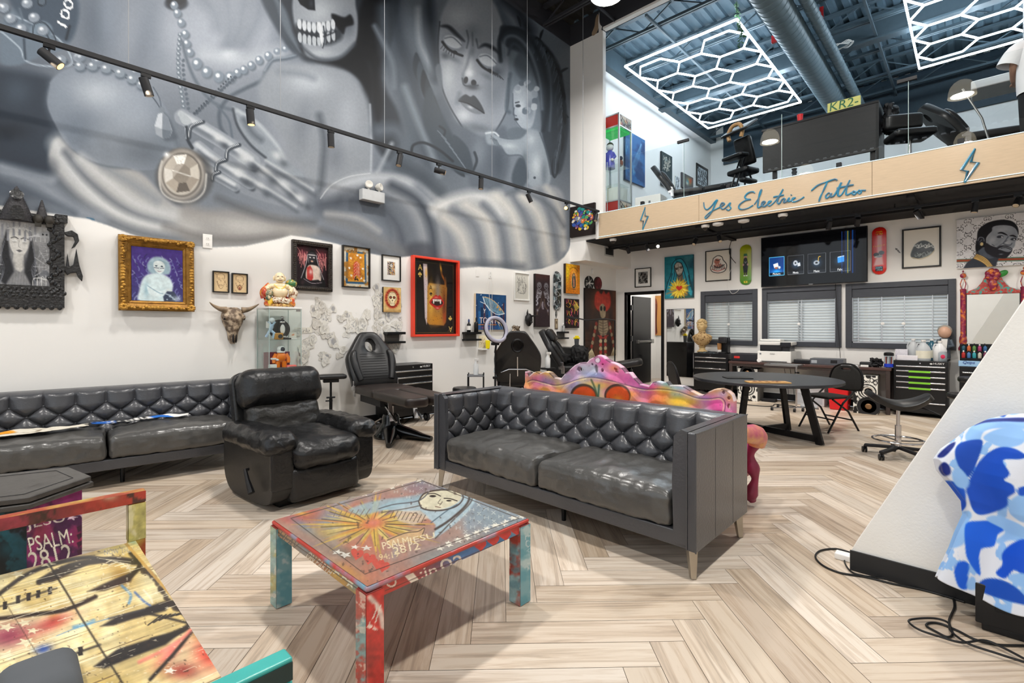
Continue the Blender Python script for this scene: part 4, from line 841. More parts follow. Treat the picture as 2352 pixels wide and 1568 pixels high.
def coffee_right(A,u,v):
 A.grad('#3a6fa0',900,1330,1130,1240,1);A._g(1060,1270,60,30,'#3f77b2',.9,-.3);A._g(1190,1215,40,26,'#7fa0a4',.9,0)
 A.text('O',890,1352,32,'#e3c9b8',w=26,rot=-.3);A.poly([(925,1318),(945,1310),(968,1338),(950,1345)],'#e6d6c6',1);A.text(':in',968,1330,24,'#e4d3c2',w=40,rot=-.28);A.text('oa',1015,1312,26,'#ddd0c4',w=55,rot=-.28)
 for x,y in((1103,1252),(1133,1240),(1160,1228),(1186,1216)):A.heart(x,y,15,'#c8302a',-.15)
 A.line([(885,1356),(1205,1222)],1.5,'#4a2a20',.6,smooth=0);A.noise(.12,.1,5)
def legpaint(cols,seed):
 def f(A,u,v):
  A.blend(cols[1],.03,seed,.5,.2,.9);A.blend(cols[2],.05,seed+3,.58,.15,.8);A.blend('#d9d0c0',.06,seed+5,.66,.06,.7);A.noise(.15,.12,seed)
 return f
def make_coffee():
 x0,x1,y0,y1,H=-2.405,-1.53,.87,1.735,.40;cx,cy=(x0+x1)/2,(y0+y1)/2
 t=thing('painted_coffee_table','square graffiti painted coffee table with a veiled face on top','coffee table',(cx,cy,0));wd=(cx,cy,0);hx,hy=(x1-x0)/2,(y1-y0)/2
 b=MB();b.box(-hx+.004,hx-.004,-hy+.004,hy-.004,.372,.392).mat(1).box(-hx+.012,hx-.012,-hy+.012,-hy+.03,.338,.372).box(-hx+.012,hx-.012,hy-.03,hy-.012,.338,.372).box(-hx+.012,-hx+.03,-hy+.012,hy-.012,.338,.372).box(hx-.03,hx-.012,-hy+.012,hy-.012,.338,.372)
 b.build('tabletop',[M('red_painted_wood','#b7392b',.35,coat=.3,var=.3,scale=6,col2='#5f93a6',thr=(.48,.62)),M('dark_painted_wood','#7a3128',.4)],t,bevel=.01)
 painted_quad('painted_top',(-hx+.012,-hy+.012,.3935),(1,0,0),(0,1,0),2*hx-.024,2*hy-.024,coffee_top,mPaint,t,.0024,'#a0776a',wd)
 painted_quad('painted_apron',(-hx+.03,-hy+.009,.338),(1,0,0),(0,0,1),2*hx-.06,.036,coffee_left,mPaint,t,.0022,'#8a6a50',wd)
 painted_quad('painted_apron',(hx-.009,-hy+.03,.338),(0,1,0),(0,0,1),2*hy-.06,.036,coffee_right,mPaint,t,.0022,'#b93529',wd)
 for sx,sy,cols in((1,-1,('#b8332a','#8aa6a4','#c2372c')),(-1,-1,('#7fa39c','#9a8a3a','#8fb4ae')),(1,1,('#7fa6ac','#c7d2cc','#6a95a0')),(-1,1,('#6a8a8c','#b04030','#888'+'888'))):
  a,c=sx*(hx-.037),sy*(hy-.037);w=.07
  l=MB().box(a-w/2,a+w/2,c-w/2,c+w/2,0,.372).build('leg',M('dark_red_paint','#8a2a22',.4,var=.3,scale=10,col2='#2b2018',thr=(.55,.65)),t,bevel=.006)
  painted_quad('painted_leg_face',(a-w/2,c-w/2-.001,.003),(1,0,0),(0,0,1),w,.366,legpaint((0,'#b03a2c' if sx>0 else '#a7a05a',cols[2]),7+sx),mPaint,l,.003,'#7fa3a4' if(sx,sy)!=(1,1)else '#8fb0b4',wd)
  painted_quad('painted_leg_face',(a+w/2+.001,c-w/2,.003),(0,1,0),(0,0,1),w,.366,(lambda A,u,v:(A.text('2L',842,1440,60,'#e6d9cc',w=26,rot=.3,a=.9),A.line([(850,1372),(872,1400),(880,1440)],12,'#e2d4c8',3,.9),A.line([(858,1390),(850,1420),(878,1450)],7,'#c8322a',2,.9),A._g(850,1520,20,60,'#7c2a22',.6,0),A._g(838,1560,10,60,'#9fb0aa',.5,0),A.noise(.2,.1,4)))if(sx,sy)==(1,-1)else(lambda A,u,v:(A.text('LOVE 12',1206,1230,12,'#e2e6e2',w=80,rot=1.5,a=.8),A.blend('#c9d4d0',.05,3,.6,.1,.7),A.blend('#4a90a0',.04,9,.55,.2,.6))),mPaint,l,.004,'#c2322a' if(sx,sy)==(1,-1)else '#79a7b0',wd)
make_coffee()
def bench_top(A,u,v):
 A.blend('#c9b27a',.008,2,.45,.2,.9);A.blend('#e0d3a4',.012,4,.55,.15,.9);A._g(150,1300,160,60,'#d6c48a',.9,.5);A._g(60,1330,90,40,'#cdbd86',.9,0)
 A._g(120,1275,120,22,'#8a4a70',.85,-.25);A._g(250,1250,60,24,'#b5a04a',.9,.3);A._g(280,1320,60,40,'#a5813a',.9,.8);A._g(20,1460,90,40,'#8a2f48',.9,-.2);A._g(120,1430,70,24,'#b23a38',.85,-.4);A._g(480,1500,60,50,'#c33a2c',.95,.7);A._g(390,1500,60,20,'#e26a60',.9,-.7);A._g(420,1540,60,30,'#8a3028',.9,0);A._g(300,1240,24,10,'#8fb49a',.9,.5)
 B=lambda p,w,c='#221c18',so=2.5,a=.95:A.line(p,w,c,so,a)
 B([(-10,1370),(60,1320),(140,1290),(210,1280),(250,1290)],9);B([(90,1336),(160,1300),(250,1285),(310,1290)],14);A.poly([(85,1340),(130,1312),(200,1296),(160,1318),(120,1336)],'#221c18',4);A.poly([(200,1358),(250,1335),(310,1310),(325,1290),(300,1335),(240,1356)],'#2a231d',4)
 B([(0,1420),(80,1410),(150,1400),(220,1370)],9);A.poly([(230,1438),(270,1415),(340,1396),(395,1384),(380,1402),(310,1420),(260,1436)],'#1f1a17',4);B([(340,1400),(395,1385),(425,1410),(435,1435),(400,1455),(350,1470)],13);A.poly([(215,1530),(270,1490),(350,1465),(420,1450),(380,1480),(300,1510),(240,1535)],'#201a17',4)
 B([(300,1270),(320,1300),(290,1330)],10);B([(345,1560),(400,1500),(440,1450)],8);B([(250,1420),(330,1400)],4,'#2a2a30')
 for i in range(7):A.line([(340+i*13,1435-i*6+i*i*.3),(372+i*10,1412-i*3+i*2)],3,'#221c18',1)
 B([(340,1408),(430,1430)],5)
 for i in range(5):A.line([(236+i*14,1296+i*2),(256+i*14,1286+i*4)],2,'#e6dcbc',1,.9);A.line([(228+i*16,1282+i*3),(300,1290+i*6)],1.6,'#d8cfae',1,.8)
 B([(0,1392),(40,1382),(80,1366),(130,1350)],3);
 for x,y in((12,1390),(42,1376),(66,1370),(88,1364),(115,1356)):A.poly([(x-5,y-8),(x+5,y-10),(x+4,y+8),(x-5,y+10)],'#1f1a17',1)
 B([(30,1545),(100,1530),(160,1505),(230,1480)],4)
 for x,y in((60,1535),(90,1530),(120,1520),(150,1512),(185,1495)):A.poly([(x-6,y-9),(x+6,y-11),(x+5,y+9),(x-6,y+11)],'#241d19',1)
 stars(A,[(110,1295,16,.3),(40,1318,15,.8),(15,1440,18,.4),(55,1430,16,.9),(75,1448,13,.2),(60,1475,20,.6),(75,1492,15,1.1),(15,1505,22,.3),(40,1400,12,.5)],'#ded5b0');stars(A,[(485,1496,13,.5),(390,1540,14,.2)],'#d9cfc2')
 A._g(100,1490,30,16,'#2a4a9a',.9,-.3);A.line([(130,1460),(180,1440),(250,1420)],2,'#4a7fb0',1,.7);A.line([(280,1345),(300,1365),(296,1385)],6,'#4a84b0',2,.8);A.line([(310,1360),(330,1380),(345,1390)],5,'#3a5fa0',2,.8);A.line([(330,1355),(345,1372),(350,1384)],4,'#e2dcc4',1.5,.8);A.line([(170,1440),(200,1432),(215,1425)],8,'#4a90c0',3,.7);A.line([(320,1520),(400,1480),(440,1445)],7,'#ee7a70',4,.85)
 A.text('NOW THEY',240,1274,12,'#6d6f86',w=70,rot=-.1,a=.6)
 for i in range(26):
  x,y=300+170*((i*37)%26)/26,1310+180*((i*37)%26)/26+10*math.sin(i);A.ell(x+22,y-8,6,8,'#2a201a',.8,.8)
 A.noise(.12,.05,3);n=fbm(u*75,v*5,6)-.5;A.C=np.clip(A.C*(1+.34*n)[:,None],0,1);n=fbm(u*110,v*4,16);q=np.nonzero(n>.74)[0];A._mix(q,'#f0e6c8',np.full(q.size,.6));q=np.nonzero(n<.24)[0];A._mix(q,'#5a4228',np.full(q.size,.6));A.blend('#3a2a1c',.12,9,.78,.03,.6);A.blend('#e9e0c4',.12,13,.76,.03,.5,sy=.2)
 A.line([(97,1270),(160,1372),(190,1424),(290,1582)],4,'#15100c',2,.95);A.line([(-20,1330),(35,1420),(130,1573)],1.6,'#2a1f16',1.6,.7)
 A.poly([(285,1238),(545,1535),(538,1538),(280,1243)],'#b9924c',1,.9)
def make_bench():
 x0,x1,y0,y1=-2.56,-1.02,-.36,.385;cx,cy=(x0+x1)/2,0;wd=(cx,cy,0);hx=(x1-x0)/2
 t=thing('painted_bench','graffiti painted wooden bench with arm rails at the front edge','bench',(cx,cy,0))
 MB().box(-hx+.045,hx-.045,y0,y1-.003,.37,.417).build('seat_slab',M('worn_ochre_wood','#a8843f',.5,var=.3,scale=9),t,bevel=.004)
 painted_quad('painted_seat',(-hx+.045,y0,.4185),(1,0,0),(0,1,0),2*hx-.09,y1-y0-.004,bench_top,mPaint,t,.0024,'#c3a860',wd)
 for sx,name in((-1,'worn_red_yellow_paint'),(1,'teal_paint')):
  m=M(name,'#a54428' if sx<0 else '#2f8d88',.4,var=.3,scale=7,col2='#b9a64a' if sx<0 else '#16292c',thr=(.42,.62))if sx<0 else M(name,'#3aa39c',.35,var=.25,scale=9,coat=.3)
  x=sx*(hx-.022);r=MB()
  r.box(x-.022,x+.022,y0-.05,y1+.03,.572,.62).box(x-.022,x+.022,y1-.028,y1+.03,.0,.572).box(x-.022,x+.022,y0-.05,y0,.0,.572)
  o=r.build('arm_rail',m,t,bevel=.005)
  if sx<0:
   def pr(A,u,v):A.grad('#b03a28',120,1180,255,1150,.9);A.blend('#2b211c',.04,5,.62,.06,.8);A._g(30,1190,60,30,'#a03a50',.8,0);A._g(250,1140,30,14,'#c9b79a',.8,0);A.noise(.2,.08,2)
   painted_quad('painted_rail_face',(x+.0235,y0,.574),(0,1,0),(0,0,1),y1+.03-y0,.044,pr,mPaint,o,.006,'#7a2a38',wd)
   def pp(A,u,v):A._g(262,1160,20,16,'#d0b09a',.8,0);A._g(270,1215,20,12,'#8a3a24',.9,-.3);A._g(265,1200,26,12,'#4f7a6a',.7,-.5);A._g(270,1235,26,12,'#b9b04a',.9,0);A.noise(.25,.1,7);A.blend('#e6e0c8',.05,3,.62,.1,.6,sy=.02)
   painted_quad('painted_post_face',(x+.0235,y1-.028,.42),(0,1,0),(0,0,1),.058,.15,pp,mPaint,o,.004,'#b5ad6a',wd);painted_quad('painted_post_face',(x-.022,y1-.0295+0,.42),(1,0,0),(0,0,1),.044,.15,pp,mPaint,o,.004,'#a39c5a',wd)
  else:MB().box(x+.0225,x+.0245,y0,y1+.028,.575,.612).build('dark_side',M('dark_teal_paint','#15302f',.4,var=.3),o)
 return t
make_bench()
b=MB();pillow(b,(0,0,.035),(.2,.15,.07),.035,crown=.012,n=12);o=weld(b.build('grey_cap',M('grey_felt','#55585c',.9),None));o.location=onZ(88,1612,.42);_set(o,'small dark grey rounded cap on the bench at the bottom edge','cap')
def make_hex():
 cx,cy=-3.53,.02;t=thing('hexagonal_side_table','dark topped hexagonal side table with magenta graffiti sides','side table',(cx,cy,0));wd=(cx,cy,0)
 def hexa(R,a0=12):return[(R*math.cos(math.radians(a0+60*k)),R*math.sin(math.radians(a0+60*k)))for k in range(6)]
 def pr(mb,R,z0,z1,R1=None):
  a=hexa(R);b=hexa(R1 or R);v=[(x,y,z0)for x,y in a]+[(x,y,z1)for x,y in b]
  mb.add(v,[tuple(range(5,-1,-1)),tuple(range(6,12))]+[(i,(i+1)%6,6+(i+1)%6,6+i)for i in range(6)])
 tb=MB();pr(tb,.325,.478,.505);pr(tb,.335,.45,.474);top=tb.build('tabletop',M('aged_dark_tabletop','#4d4a47',.35,var=.35,scale=14,bump=.1,col2='#2b2724',thr=(.35,.75)),t,bevel=.005)
 ln=MB();h=hexa(.25);ln.tube([(x,y,.5058)for x,y in h],.0016,4,close=True);ln.build('inlay_line',mBlkM,top)
 bd=MB();pr(bd,.285,0,.45);bd.build('body',M('teal_black_paint','#123038',.45,var=.5,scale=6,col2='#5a1f4a',thr=(.45,.6)),t,bevel=.003)
 h=hexa(.2865)
 for k,base in((0,'#8a2a6a'),(5,'#0f3a44')):
  p,q=h[k],h[(k+1)%6];d=np.array((q[0]-p[0],q[1]-p[1],0));L=np.linalg.norm(d);
  def pt(A,u,v,k=k):
   if k==0:
    A._g(150,1120,40,30,'#a01a80',.9,0);A._g(90,1220,50,50,'#7a2a3a',.8,0);A._g(190,1240,30,60,'#8a2440',.8,0);A.blend('#2a1438',.03,3,.55,.15,.7)
    A.text('JESU',62,1222,30,'#d9d2c4',w=92,rot=-.2,a=.85);A.text('PSALM:',70,1268,34,'#e4dfd0',w=102,rot=-.22);A.text('2812',72,1312,44,'#dcd6c6',w=100,rot=-.22);stars(A,[(165,1188,12,.2),(188,1180,13,.6)],'#dfc9d8')
    for i in range(4):A.poly([(176,1210+i*18),(198,1200+i*18),(202,1214+i*18),(190,1212+i*18),(180,1222+i*18)],'#3a1430',1)
   else:A._g(10,1215,30,60,'#114a54',.9,0);A._g(50,1200,40,30,'#6a2440',.8,0);A.blend('#070d10',.03,5,.52,.1,.9);A._g(20,1260,40,30,'#0f4450',.7,0)
   A.noise(.2,.08,3)
  painted_quad('painted_side',(p[0],p[1],.006),tuple(d/L),(0,0,1),L,.435,pt,mSpray,t,.0024,base,wd)
make_hex()
def make_settee():
 Y0=3.37;tp=[(1206,853),(1212,855),(1216,863),(1225,855),(1231,853),(1241,857),(1252,852.5),(1262,855),(1274,867),(1288,870),(1299,857),(1309,848.5),(1321,838),(1333,832),(1348,832),(1356,824),(1364,820),(1373.5,815),(1383,817),(1391,824),(1403,831),(1415,835),(1428,844),(1437,855),(1446,855),(1456,868),(1470,882),(1490,887),(1499,877),(1509,875),(1521,878.6),(1531,876),(1538,884.6),(1555,884.6),(1570,887),(1587,897),(1606,906.5),(1616,906.5),(1628,899),(1642,893),(1657,892),(1671,897),(1681,906),(1685.5,920)]
 W=[onY(a,b,Y0)for a,b in tp];xs=np.array([w.x for w in W]);zs=np.array([w.z for w in W]);xc=(xs[0]+xs[-1])/2
 t=thing('carved_settee','rainbow spray painted settee with a carved crest behind the grey sofa','settee',(xc,Y0+.3,0));wd=(xc,Y0+.3,0)
 nx,nz=600,120;X=np.linspace(xs[0],xs[-1],nx);ZT=np.interp(X,xs,zs);
 U,V=np.meshgrid(X,np.linspace(0,1,nz));Z=.30+(ZT[None,:]-.30)*V
 zed=np.interp(U,xs,zs);pad=np.clip((zed-.10-Z)/.04,0,1);
 Yg=Y0-.018*pad+0*U
 P=np.stack([U.ravel()-xc,Yg.ravel()-(Y0+.3),Z.ravel()],1);PX,PY=pix(P+np.array(wd));A=Art(PX,PY,'#d98ab0')
 fld=['#e6a72c','#7fc0c4','#e2742c','#c9559a','#f0d79a','#8a9ad0','#e9c23a','#d84a8a']
 for i in range(70):
  x=1215+470*((i*61)%70)/70;y=880+.09*(x-1213)+34*math.sin(i*2.3);A._g(x,y,26+14*math.sin(i),18+8*math.cos(i*1.7),fld[i%8],.75,.3*math.sin(i))
 for x,y,rx,ry,c,a in((1255,875,40,20,'#8a7aa8',.8),(1230,872,20,14,'#c8607a',.8),(1300,866,36,22,'#9a9ab4',.8),(1340,845,30,22,'#b3bac6',.9),(1365,845,20,20,'#a9c4cc',.8),(1385,830,22,18,'#d64a94',.9),(1425,858,26,20,'#d86aa0',.9),(1410,845,18,12,'#e0824a',.7),(1455,885,24,16,'#c96aa4',.9),(1495,892,26,16,'#d0388a',.9),(1475,895,16,10,'#a070b4',.8),(1530,895,40,12,'#e8b42c',.9),(1560,890,40,10,'#a8c8d8',.9),(1600,912,30,10,'#b8a6d0',.9),(1660,905,24,18,'#c9a6c8',.9),(1620,915,20,12,'#a86ab4',.8),(1650,930,24,22,'#e24a9a',.9),(1555,922,46,20,'#f0b81c',.9),(1600,935,26,12,'#e07a8a',.8),(1440,905,40,14,'#e88a2c',.9),(1380,885,50,16,'#e9c84a',.7),(1360,895,20,12,'#7ec8c8',.8),(1250,895,30,14,'#e8b03a',.8),(1290,900,24,12,'#e3622c',.6)):A._g(x,y,rx,ry,c,a,0)
 A.line([(1212,876),(1225,872),(1250,878),(1275,884),(1300,880),(1330,870),(1360,866),(1400,873),(1440,884),(1480,893),(1520,893),(1560,899),(1600,913),(1630,915),(1655,913),(1666,925),(1664,945)],1.6,'#4a3a44',.8,.9);A.line([(1212,878.5),(1225,875),(1250,881),(1275,887),(1300,883),(1330,873),(1360,869),(1400,876),(1440,887),(1480,896),(1520,896),(1560,902),(1600,916),(1630,918),(1653,916),(1662,926),(1660,945)],1.6,'#f3d9a0',.8,.9)
 for cx in(1340,1418):A.ell(cx,908,30,27,'#3a2a22',.1,.9);A.ell(cx+1,911,27,24,'#d9501c',.2,1);A._g(cx,918,18,14,'#f0a03a',.8,0)
 A.line([(1358,872),(1366,890),(1372,910)],4,'#4a5a3a',1.5,.9);A.line([(1376,884),(1374,910)],4,'#3f6a5a',1.5,.9)
 for cx,cy,r in((1372.6,827,6),):A.ell(cx,cy,r,r+.5,'#e8d3e2',.2);A.line([(cx+r*math.cos(k*.5),cy+r*math.sin(k*.5))for k in range(14)],1.2,'#6a4a60',.5)
 for k in range(len(tp)-1):A.line([(tp[k][0],tp[k][1]+1),(tp[k+1][0],tp[k+1][1]+1)],1.8,('#f0e2e8','#3a2c34')[k%3==1],.6,.9,smooth=0)
 A.blend('#4a3a40',.3,5,.80,.03,.5);A.noise(.12,.08,4)
 holes=[(1331,848,6,6,.6),(1369,848,4,11,0),(1360,837,2.4,2.4,0),(1384,837,2.4,2.4,0),(1383,850,3.5,4,0),(1416,851,4,8,-.6),(1662,901,4,4.5,0),(1674,914,4,4.5,0),(1674,932,4,5.5,0),(1211,858,1.6,4,0)]
 i=np.arange(nx-1);j=np.arange(nz-1);I,J=np.meshgrid(i,j);a=(J*nx+I).ravel();cxp=(PX[a]+PX[a+nx+1])/2;cyp=(PY[a]+PY[a+nx+1])/2;keep=np.ones(a.size,bool)
 for hx,hy,rx,ry,ro in holes:
  c,s=math.cos(ro),math.sin(ro);dx=cxp-hx;dy=cyp-hy;keep&=(((dx*c+dy*s)/rx)**2+((-dx*s+dy*c)/ry)**2)>1
 a=a[keep];F=np.stack([a,a+1,a+nx+1,a+nx],1).tolist();me=bpy.data.meshes.new('backrest');me.from_pydata(P.tolist(),[],F);set_col(me,A.lin());me.materials.append(mSpray)
 o=bpy.data.objects.new('backrest',me);COL.objects.link(o);o.parent=t;s=o.modifiers.new('s','SOLIDIFY');s.thickness=.055;s.offset=-1
 me.polygons.foreach_set('use_smooth',[True]*len(me.polygons))
 m2=M('pink_orange_painted_wood','#c8607a',.4,var=.3,scale=7,col2='#d9a06a',thr=(.42,.6));hw=(xs[-1]-xs[0])/2
 pillow_m=M('tie_dye_upholstery','#d8803a',.7,var=.3,scale=5,col2='#c24a90',thr=(.4,.6))
 s=MB();pillow(s,(0,.02,.36),(2*hw-.1,.55,.16),.06,crown=.03,n=20);weld(s.build('seat_cushion',pillow_m,t));MB().box(-hw+.04,hw-.04,-.26,.26,.2,.3).build('seat_frame',m2,t,bevel=.02)
 for sx in(-1,1):
  x=sx*(hw+.0)
  ar=MB();ar.tube(spline([(x-sx*.03,-.24,.62),(x-sx*.0,-.10,.56),(x+sx*.02,.02,.54),(x+sx*.03,.08,.51),(x+sx*.02,.09,.45)],6),[.04+.022*math.sin(k/24*PI)+.018*(k/24)for k in range(25)],12);ar.build('armrest',m2,t)
  sp=MB();sp.tube(spline([(x+sx*.015,.08,.47),(x-sx*.01,.07,.38),(x+sx*.0,.08,.28),(x+sx*.012,.09,.2),(x-sx*.015,.09,.09),(x-sx*.005,.1,.035)],6),[.036+.012*math.cos(k/30*PI*5)for k in range(31)],10);sp.build('front_leg',M('magenta_painted_wood','#8a2c4a',.4,var=.3,scale=8),t)
  MB().tube([(x-sx*.04,-.26,.3),(x-sx*.03,-.3,.15),(x-sx*.02,-.32,.015)],[.035,.028,.024],8).build('back_leg',m2,t)
make_settee()
def make_cloth():
 b=MB();b.box(.0,.62,2.90,3.125,.03,.20).box(.02,.60,2.91,3.12,.0,.03).mat(1).box(.06,.2,2.895,2.905,.10,.16).box(.3,.5,2.895,2.905,.05,.11)
 o=b.build('black_floor_speaker',[M('black_cabinet','#141416',.45),mBlkM],None,bevel=.012);_set(o,'low black plastic cabinet standing on the floor under the blue sheet','speaker')
 prof=[(.95,.02),(.945,.12),(.93,.20),(.90,.27),(.85,.335),(.80,.375),(.74,.43),(.69,.455),(.64,.445),(.58,.40),(.52,.36),(.46,.355),(.38,.38),(.30,.40),(.22,.425),(.15,.445)]
 pz=np.array([p[0]for p in prof]);pr=np.array([p[1]for p in prof]);n=len(prof);t=np.linspace(0,n-1,200);zz=np.interp(t,range(n),pz);rr=np.interp(t,range(n),pr)
 th=np.linspace(0,2*PI,460);T,K=np.meshgrid(th,np.arange(200));R=rr[K];Z=zz[K];s=K/199
 fold=1+s*(.045*np.sin(7*T+1.2)+.03*np.sin(12*T+2.5*s))
 flare=1+.0*T
 ry=.03+.30*np.minimum(R,.38);X=.31+R*fold*np.cos(T);Y=2.985+ry*(1+s*.22*np.sin(9*T+.6))*np.sin(T)*np.where(np.sin(T)>0,.85,1.0);Y=np.minimum(Y,3.135)
 Z=Z-.05*s*np.clip(np.cos(T),0,1)-.02*s*np.sin(5*T)
 P=np.stack([X.ravel(),Y.ravel(),Z.ravel()],1);PX,PY=pix(P);A=Art(PX,PY,'#dfe5f1');kx=lambda pts:[(1840+a/2.3477,900+b/2.3477)for a,b in pts]
 D,Bl,Lt,Nv='#0c4fc4','#1c66dc','#8fbdf2','#14297e'
 A.blend(Lt,.03,3,.66,.02,1)
 for pts,c in(([(985,240),(1060,200),(1170,190),(1215,230),(1190,280),(1100,300),(1010,270)],Lt),([(900,210),(960,150),(1100,140),(1215,165),(1215,200),(1060,195),(985,215),(960,270),(905,275),(885,245)],Lt),([(935,180),(1000,150),(1110,140),(1215,140),(1215,160),(1090,158),(990,165)],Nv),([(1035,110),(1085,85),(1110,95),(1105,125),(1085,135)],D),([(1115,100),(1160,95),(1175,115),(1130,122)],Lt),([(905,155),(940,120),(950,135),(910,175)],Nv),([(830,340),(845,285),(900,262),(972,258),(975,300),(945,385),(905,458),(865,430)],'#0d48b4'),([(900,560),(890,520),(915,455),(950,390),(1000,335),(1070,298),(1150,305),(1215,345),(1180,362),(1088,368),(1125,440),(1095,475),(1140,500),(1155,540),(1115,570),(1105,620),(985,662),(930,640)],'#0a4cc2'),([(742,410),(770,378),(800,400),(806,440),(770,452)],Nv),([(750,490),(815,480),(880,520),(885,600),(850,610),(790,550)],'#0e55cc'),([(820,480),(815,430),(850,405),(905,470),(895,515),(850,515)],Lt),([(845,640),(880,580),(890,610),(870,640)],D),([(800,700),(830,660),(900,640),(920,670),(890,720),(900,780),(860,830),(775,835)],Lt),([(1120,600),(1160,560),(1215,550),(1215,700),(1130,660)],Lt),([(1170,520),(1215,510),(1215,555),(1175,555)],D),([(888,712),(960,695),(1030,698),(1095,740),(1060,770),(1040,830),(975,845),(960,900),(965,990),(900,905),(885,830)],'#0c5fe0'),([(1000,690),(1040,665),(1130,690),(1215,740),(1215,800),(1120,800),(1080,820),(1050,800),(1100,750)],Lt),([(1050,975),(1085,930),(1085,870),(1140,815),(1215,805),(1215,985),(1150,960),(1100,1005)],'#0a50d0'),([(825,970),(840,925),(875,910),(905,930),(900,980),(895,1060),(850,1050)],'#0c5ad8'),([(895,1060),(905,1005),(935,1000),(945,1060)],Lt),([(965,1075),(975,1015),(1050,1005),(1140,1040),(1215,1110),(1215,1150)],'#0b4cb8'),([(1115,1005),(1140,980),(1215,985),(1215,1060),(1150,1030)],Lt),([(735,345),(790,290),(830,270),(820,300),(770,350)],Nv),([(740,930),(765,870),(760,900)],Nv)):
  A.poly(kx(pts),c,2.4,1,4)
 o=gridmesh('camouflage_sheet',P,460,200,paintmat('polyester_sheet',.55,.35,.05),None,A.lin());
 s=o.modifiers.new('s','SOLIDIFY');s.thickness=.003
 _set(o,'blue and white camouflage print sheet draped beside the sloped white wall','sheet')
make_cloth()
mCab=M('black_cable','#121212',.5)
def cable(name,label,pts,r=.005,m=None,cat='cable',k=6):
 o=MB().tube(spline(pts,k),r,6).build(name,m or mCab,None);return _set(o,label,cat)
fl=lambda L,z=.006:[tuple(onZ(x,y,z))for x,y in L]
cable('floor_cable','black cord looping out around the base of the sloped wall',fl([(1952,1268),(1920,1260),(1885,1264),(1873,1278),(1890,1298),(1930,1315),(1990,1325),(2050,1340),(2110,1352),(2170,1368),(2215,1382)]))
cable('thin_cable','second black cord hugging the front of the chipped black base',fl([(1945,1275),(1940,1290),(1955,1312),(1985,1322),(2040,1330),(2110,1350),(2160,1362)]),.004)
cable('tangled_cable','black cord tangled in loops on the floor near the corner',fl([(2190,1375),(2192,1395),(2180,1425),(2188,1455),(2175,1462),(2150,1450),(2128,1437),(2135,1430),(2160,1432),(2200,1448),(2240,1468),(2290,1480),(2352,1482)])[:],.0045)
cable('looped_cable','black cord lying in a long flat loop beside the tangled one',fl([(2352,1520),(2290,1500),(2225,1478),(2185,1450),(2178,1430),(2150,1420),(2110,1420),(2087,1426),(2110,1445),(2160,1462),(2210,1475),(2260,1470),(2300,1485),(2352,1512)],.017),.0045)
o=MB().box(-.04,.04,-.03,.03,0,.035).build('adapter',mWhite,None,bevel=.006);o.location=onZ(1938,1284,0);_set(o,'small white plug adapter on the floor by the corner of the sloped wall','adapter')
mCanvas=paintmat('painted_canvas',.6,.3,.08);mPrint=paintmat('print_under_glass',.25,.5)
mFrB=M('black_picture_frame','#16130f',.4,var=.1);mFrW=M('white_picture_frame','#efefec',.4,var=.03)
def place(wall,l,r,tl,bl,tr_,br,off=0.):
 """real width/height and centre of a wall-hung rectangle seen at those photo pixels"""
 f=(lambda x,y:onX(x,y,XL+off))if wall=='L' else(lambda x,y:onY(x,y,wall-off))
 a,b,c,d=f(l,tl),f(l,bl),f(r,tr_),f(r,br)
 if wall=='L':w=c.y-a.y;cen=(XL,(a.y+c.y)/2)
 else:w=c.x-a.x;cen=((a.x+c.x)/2,wall)
 zt=(a.z+c.z)/2;zb=(b.z+d.z)/2
 return w,zt-zb,Vector((cen[0],cen[1],(zt+zb)/2))
RZ={'L':PI/2}
def art(name,label,cat,wall,box,paint,fw=0.,fd=.03,fm=None,mat=0.,matcol='#f4f2ec',d=.02,px=.007,H=None,side='#ddd8cc',tilt=0,group=None,gl=False,gap=.002,rot=0):
 w,h,c=place(wall,*box);rz=PI/2 if wall=='L' else 0
 n=Vector((1,0,0))if wall=='L' else Vector((0,-1,0))
 t=thing(name,label,cat,c+n*gap,rz,group)
 if rot:t.rotation_euler=(0,rot,rz)
 iw,ih=w-2*fw,h-2*fw;l,r,tl,bl,tr_,br=box;Hd=H or 100*(((bl-tl)+(br-tr_))/2)/(r-l)
 if fw:
  f=MB();f.box(-w/2,-w/2+fw,-fd,0,-h/2,h/2).box(w/2-fw,w/2,-fd,0,-h/2,h/2).box(-w/2+fw,w/2-fw,-fd,0,-h/2,-h/2+fw).box(-w/2+fw,w/2-fw,-fd,0,h/2-fw,h/2)
  f.build('frame',fm or mFrB,t,bevel=min(.006,fw*.25))
 if mat:
  MB().box(-iw/2,iw/2,-.010,-.001,-ih/2,ih/2).build('mat_board',M('mat_'+matcol,matcol,.8,var=.02),t,smooth=False)
  panel('picture',iw-2*mat,ih-2*mat,.002,paint,mPrint if gl else mCanvas,t,side,px,y0=-.0105,W=100,H=Hd)
 else:panel('picture' if fw else 'canvas',iw,ih,(.012 if fw else d),paint,mPrint if gl else mCanvas,t,side,px,y0=-.001,W=100,H=Hd)
 return t
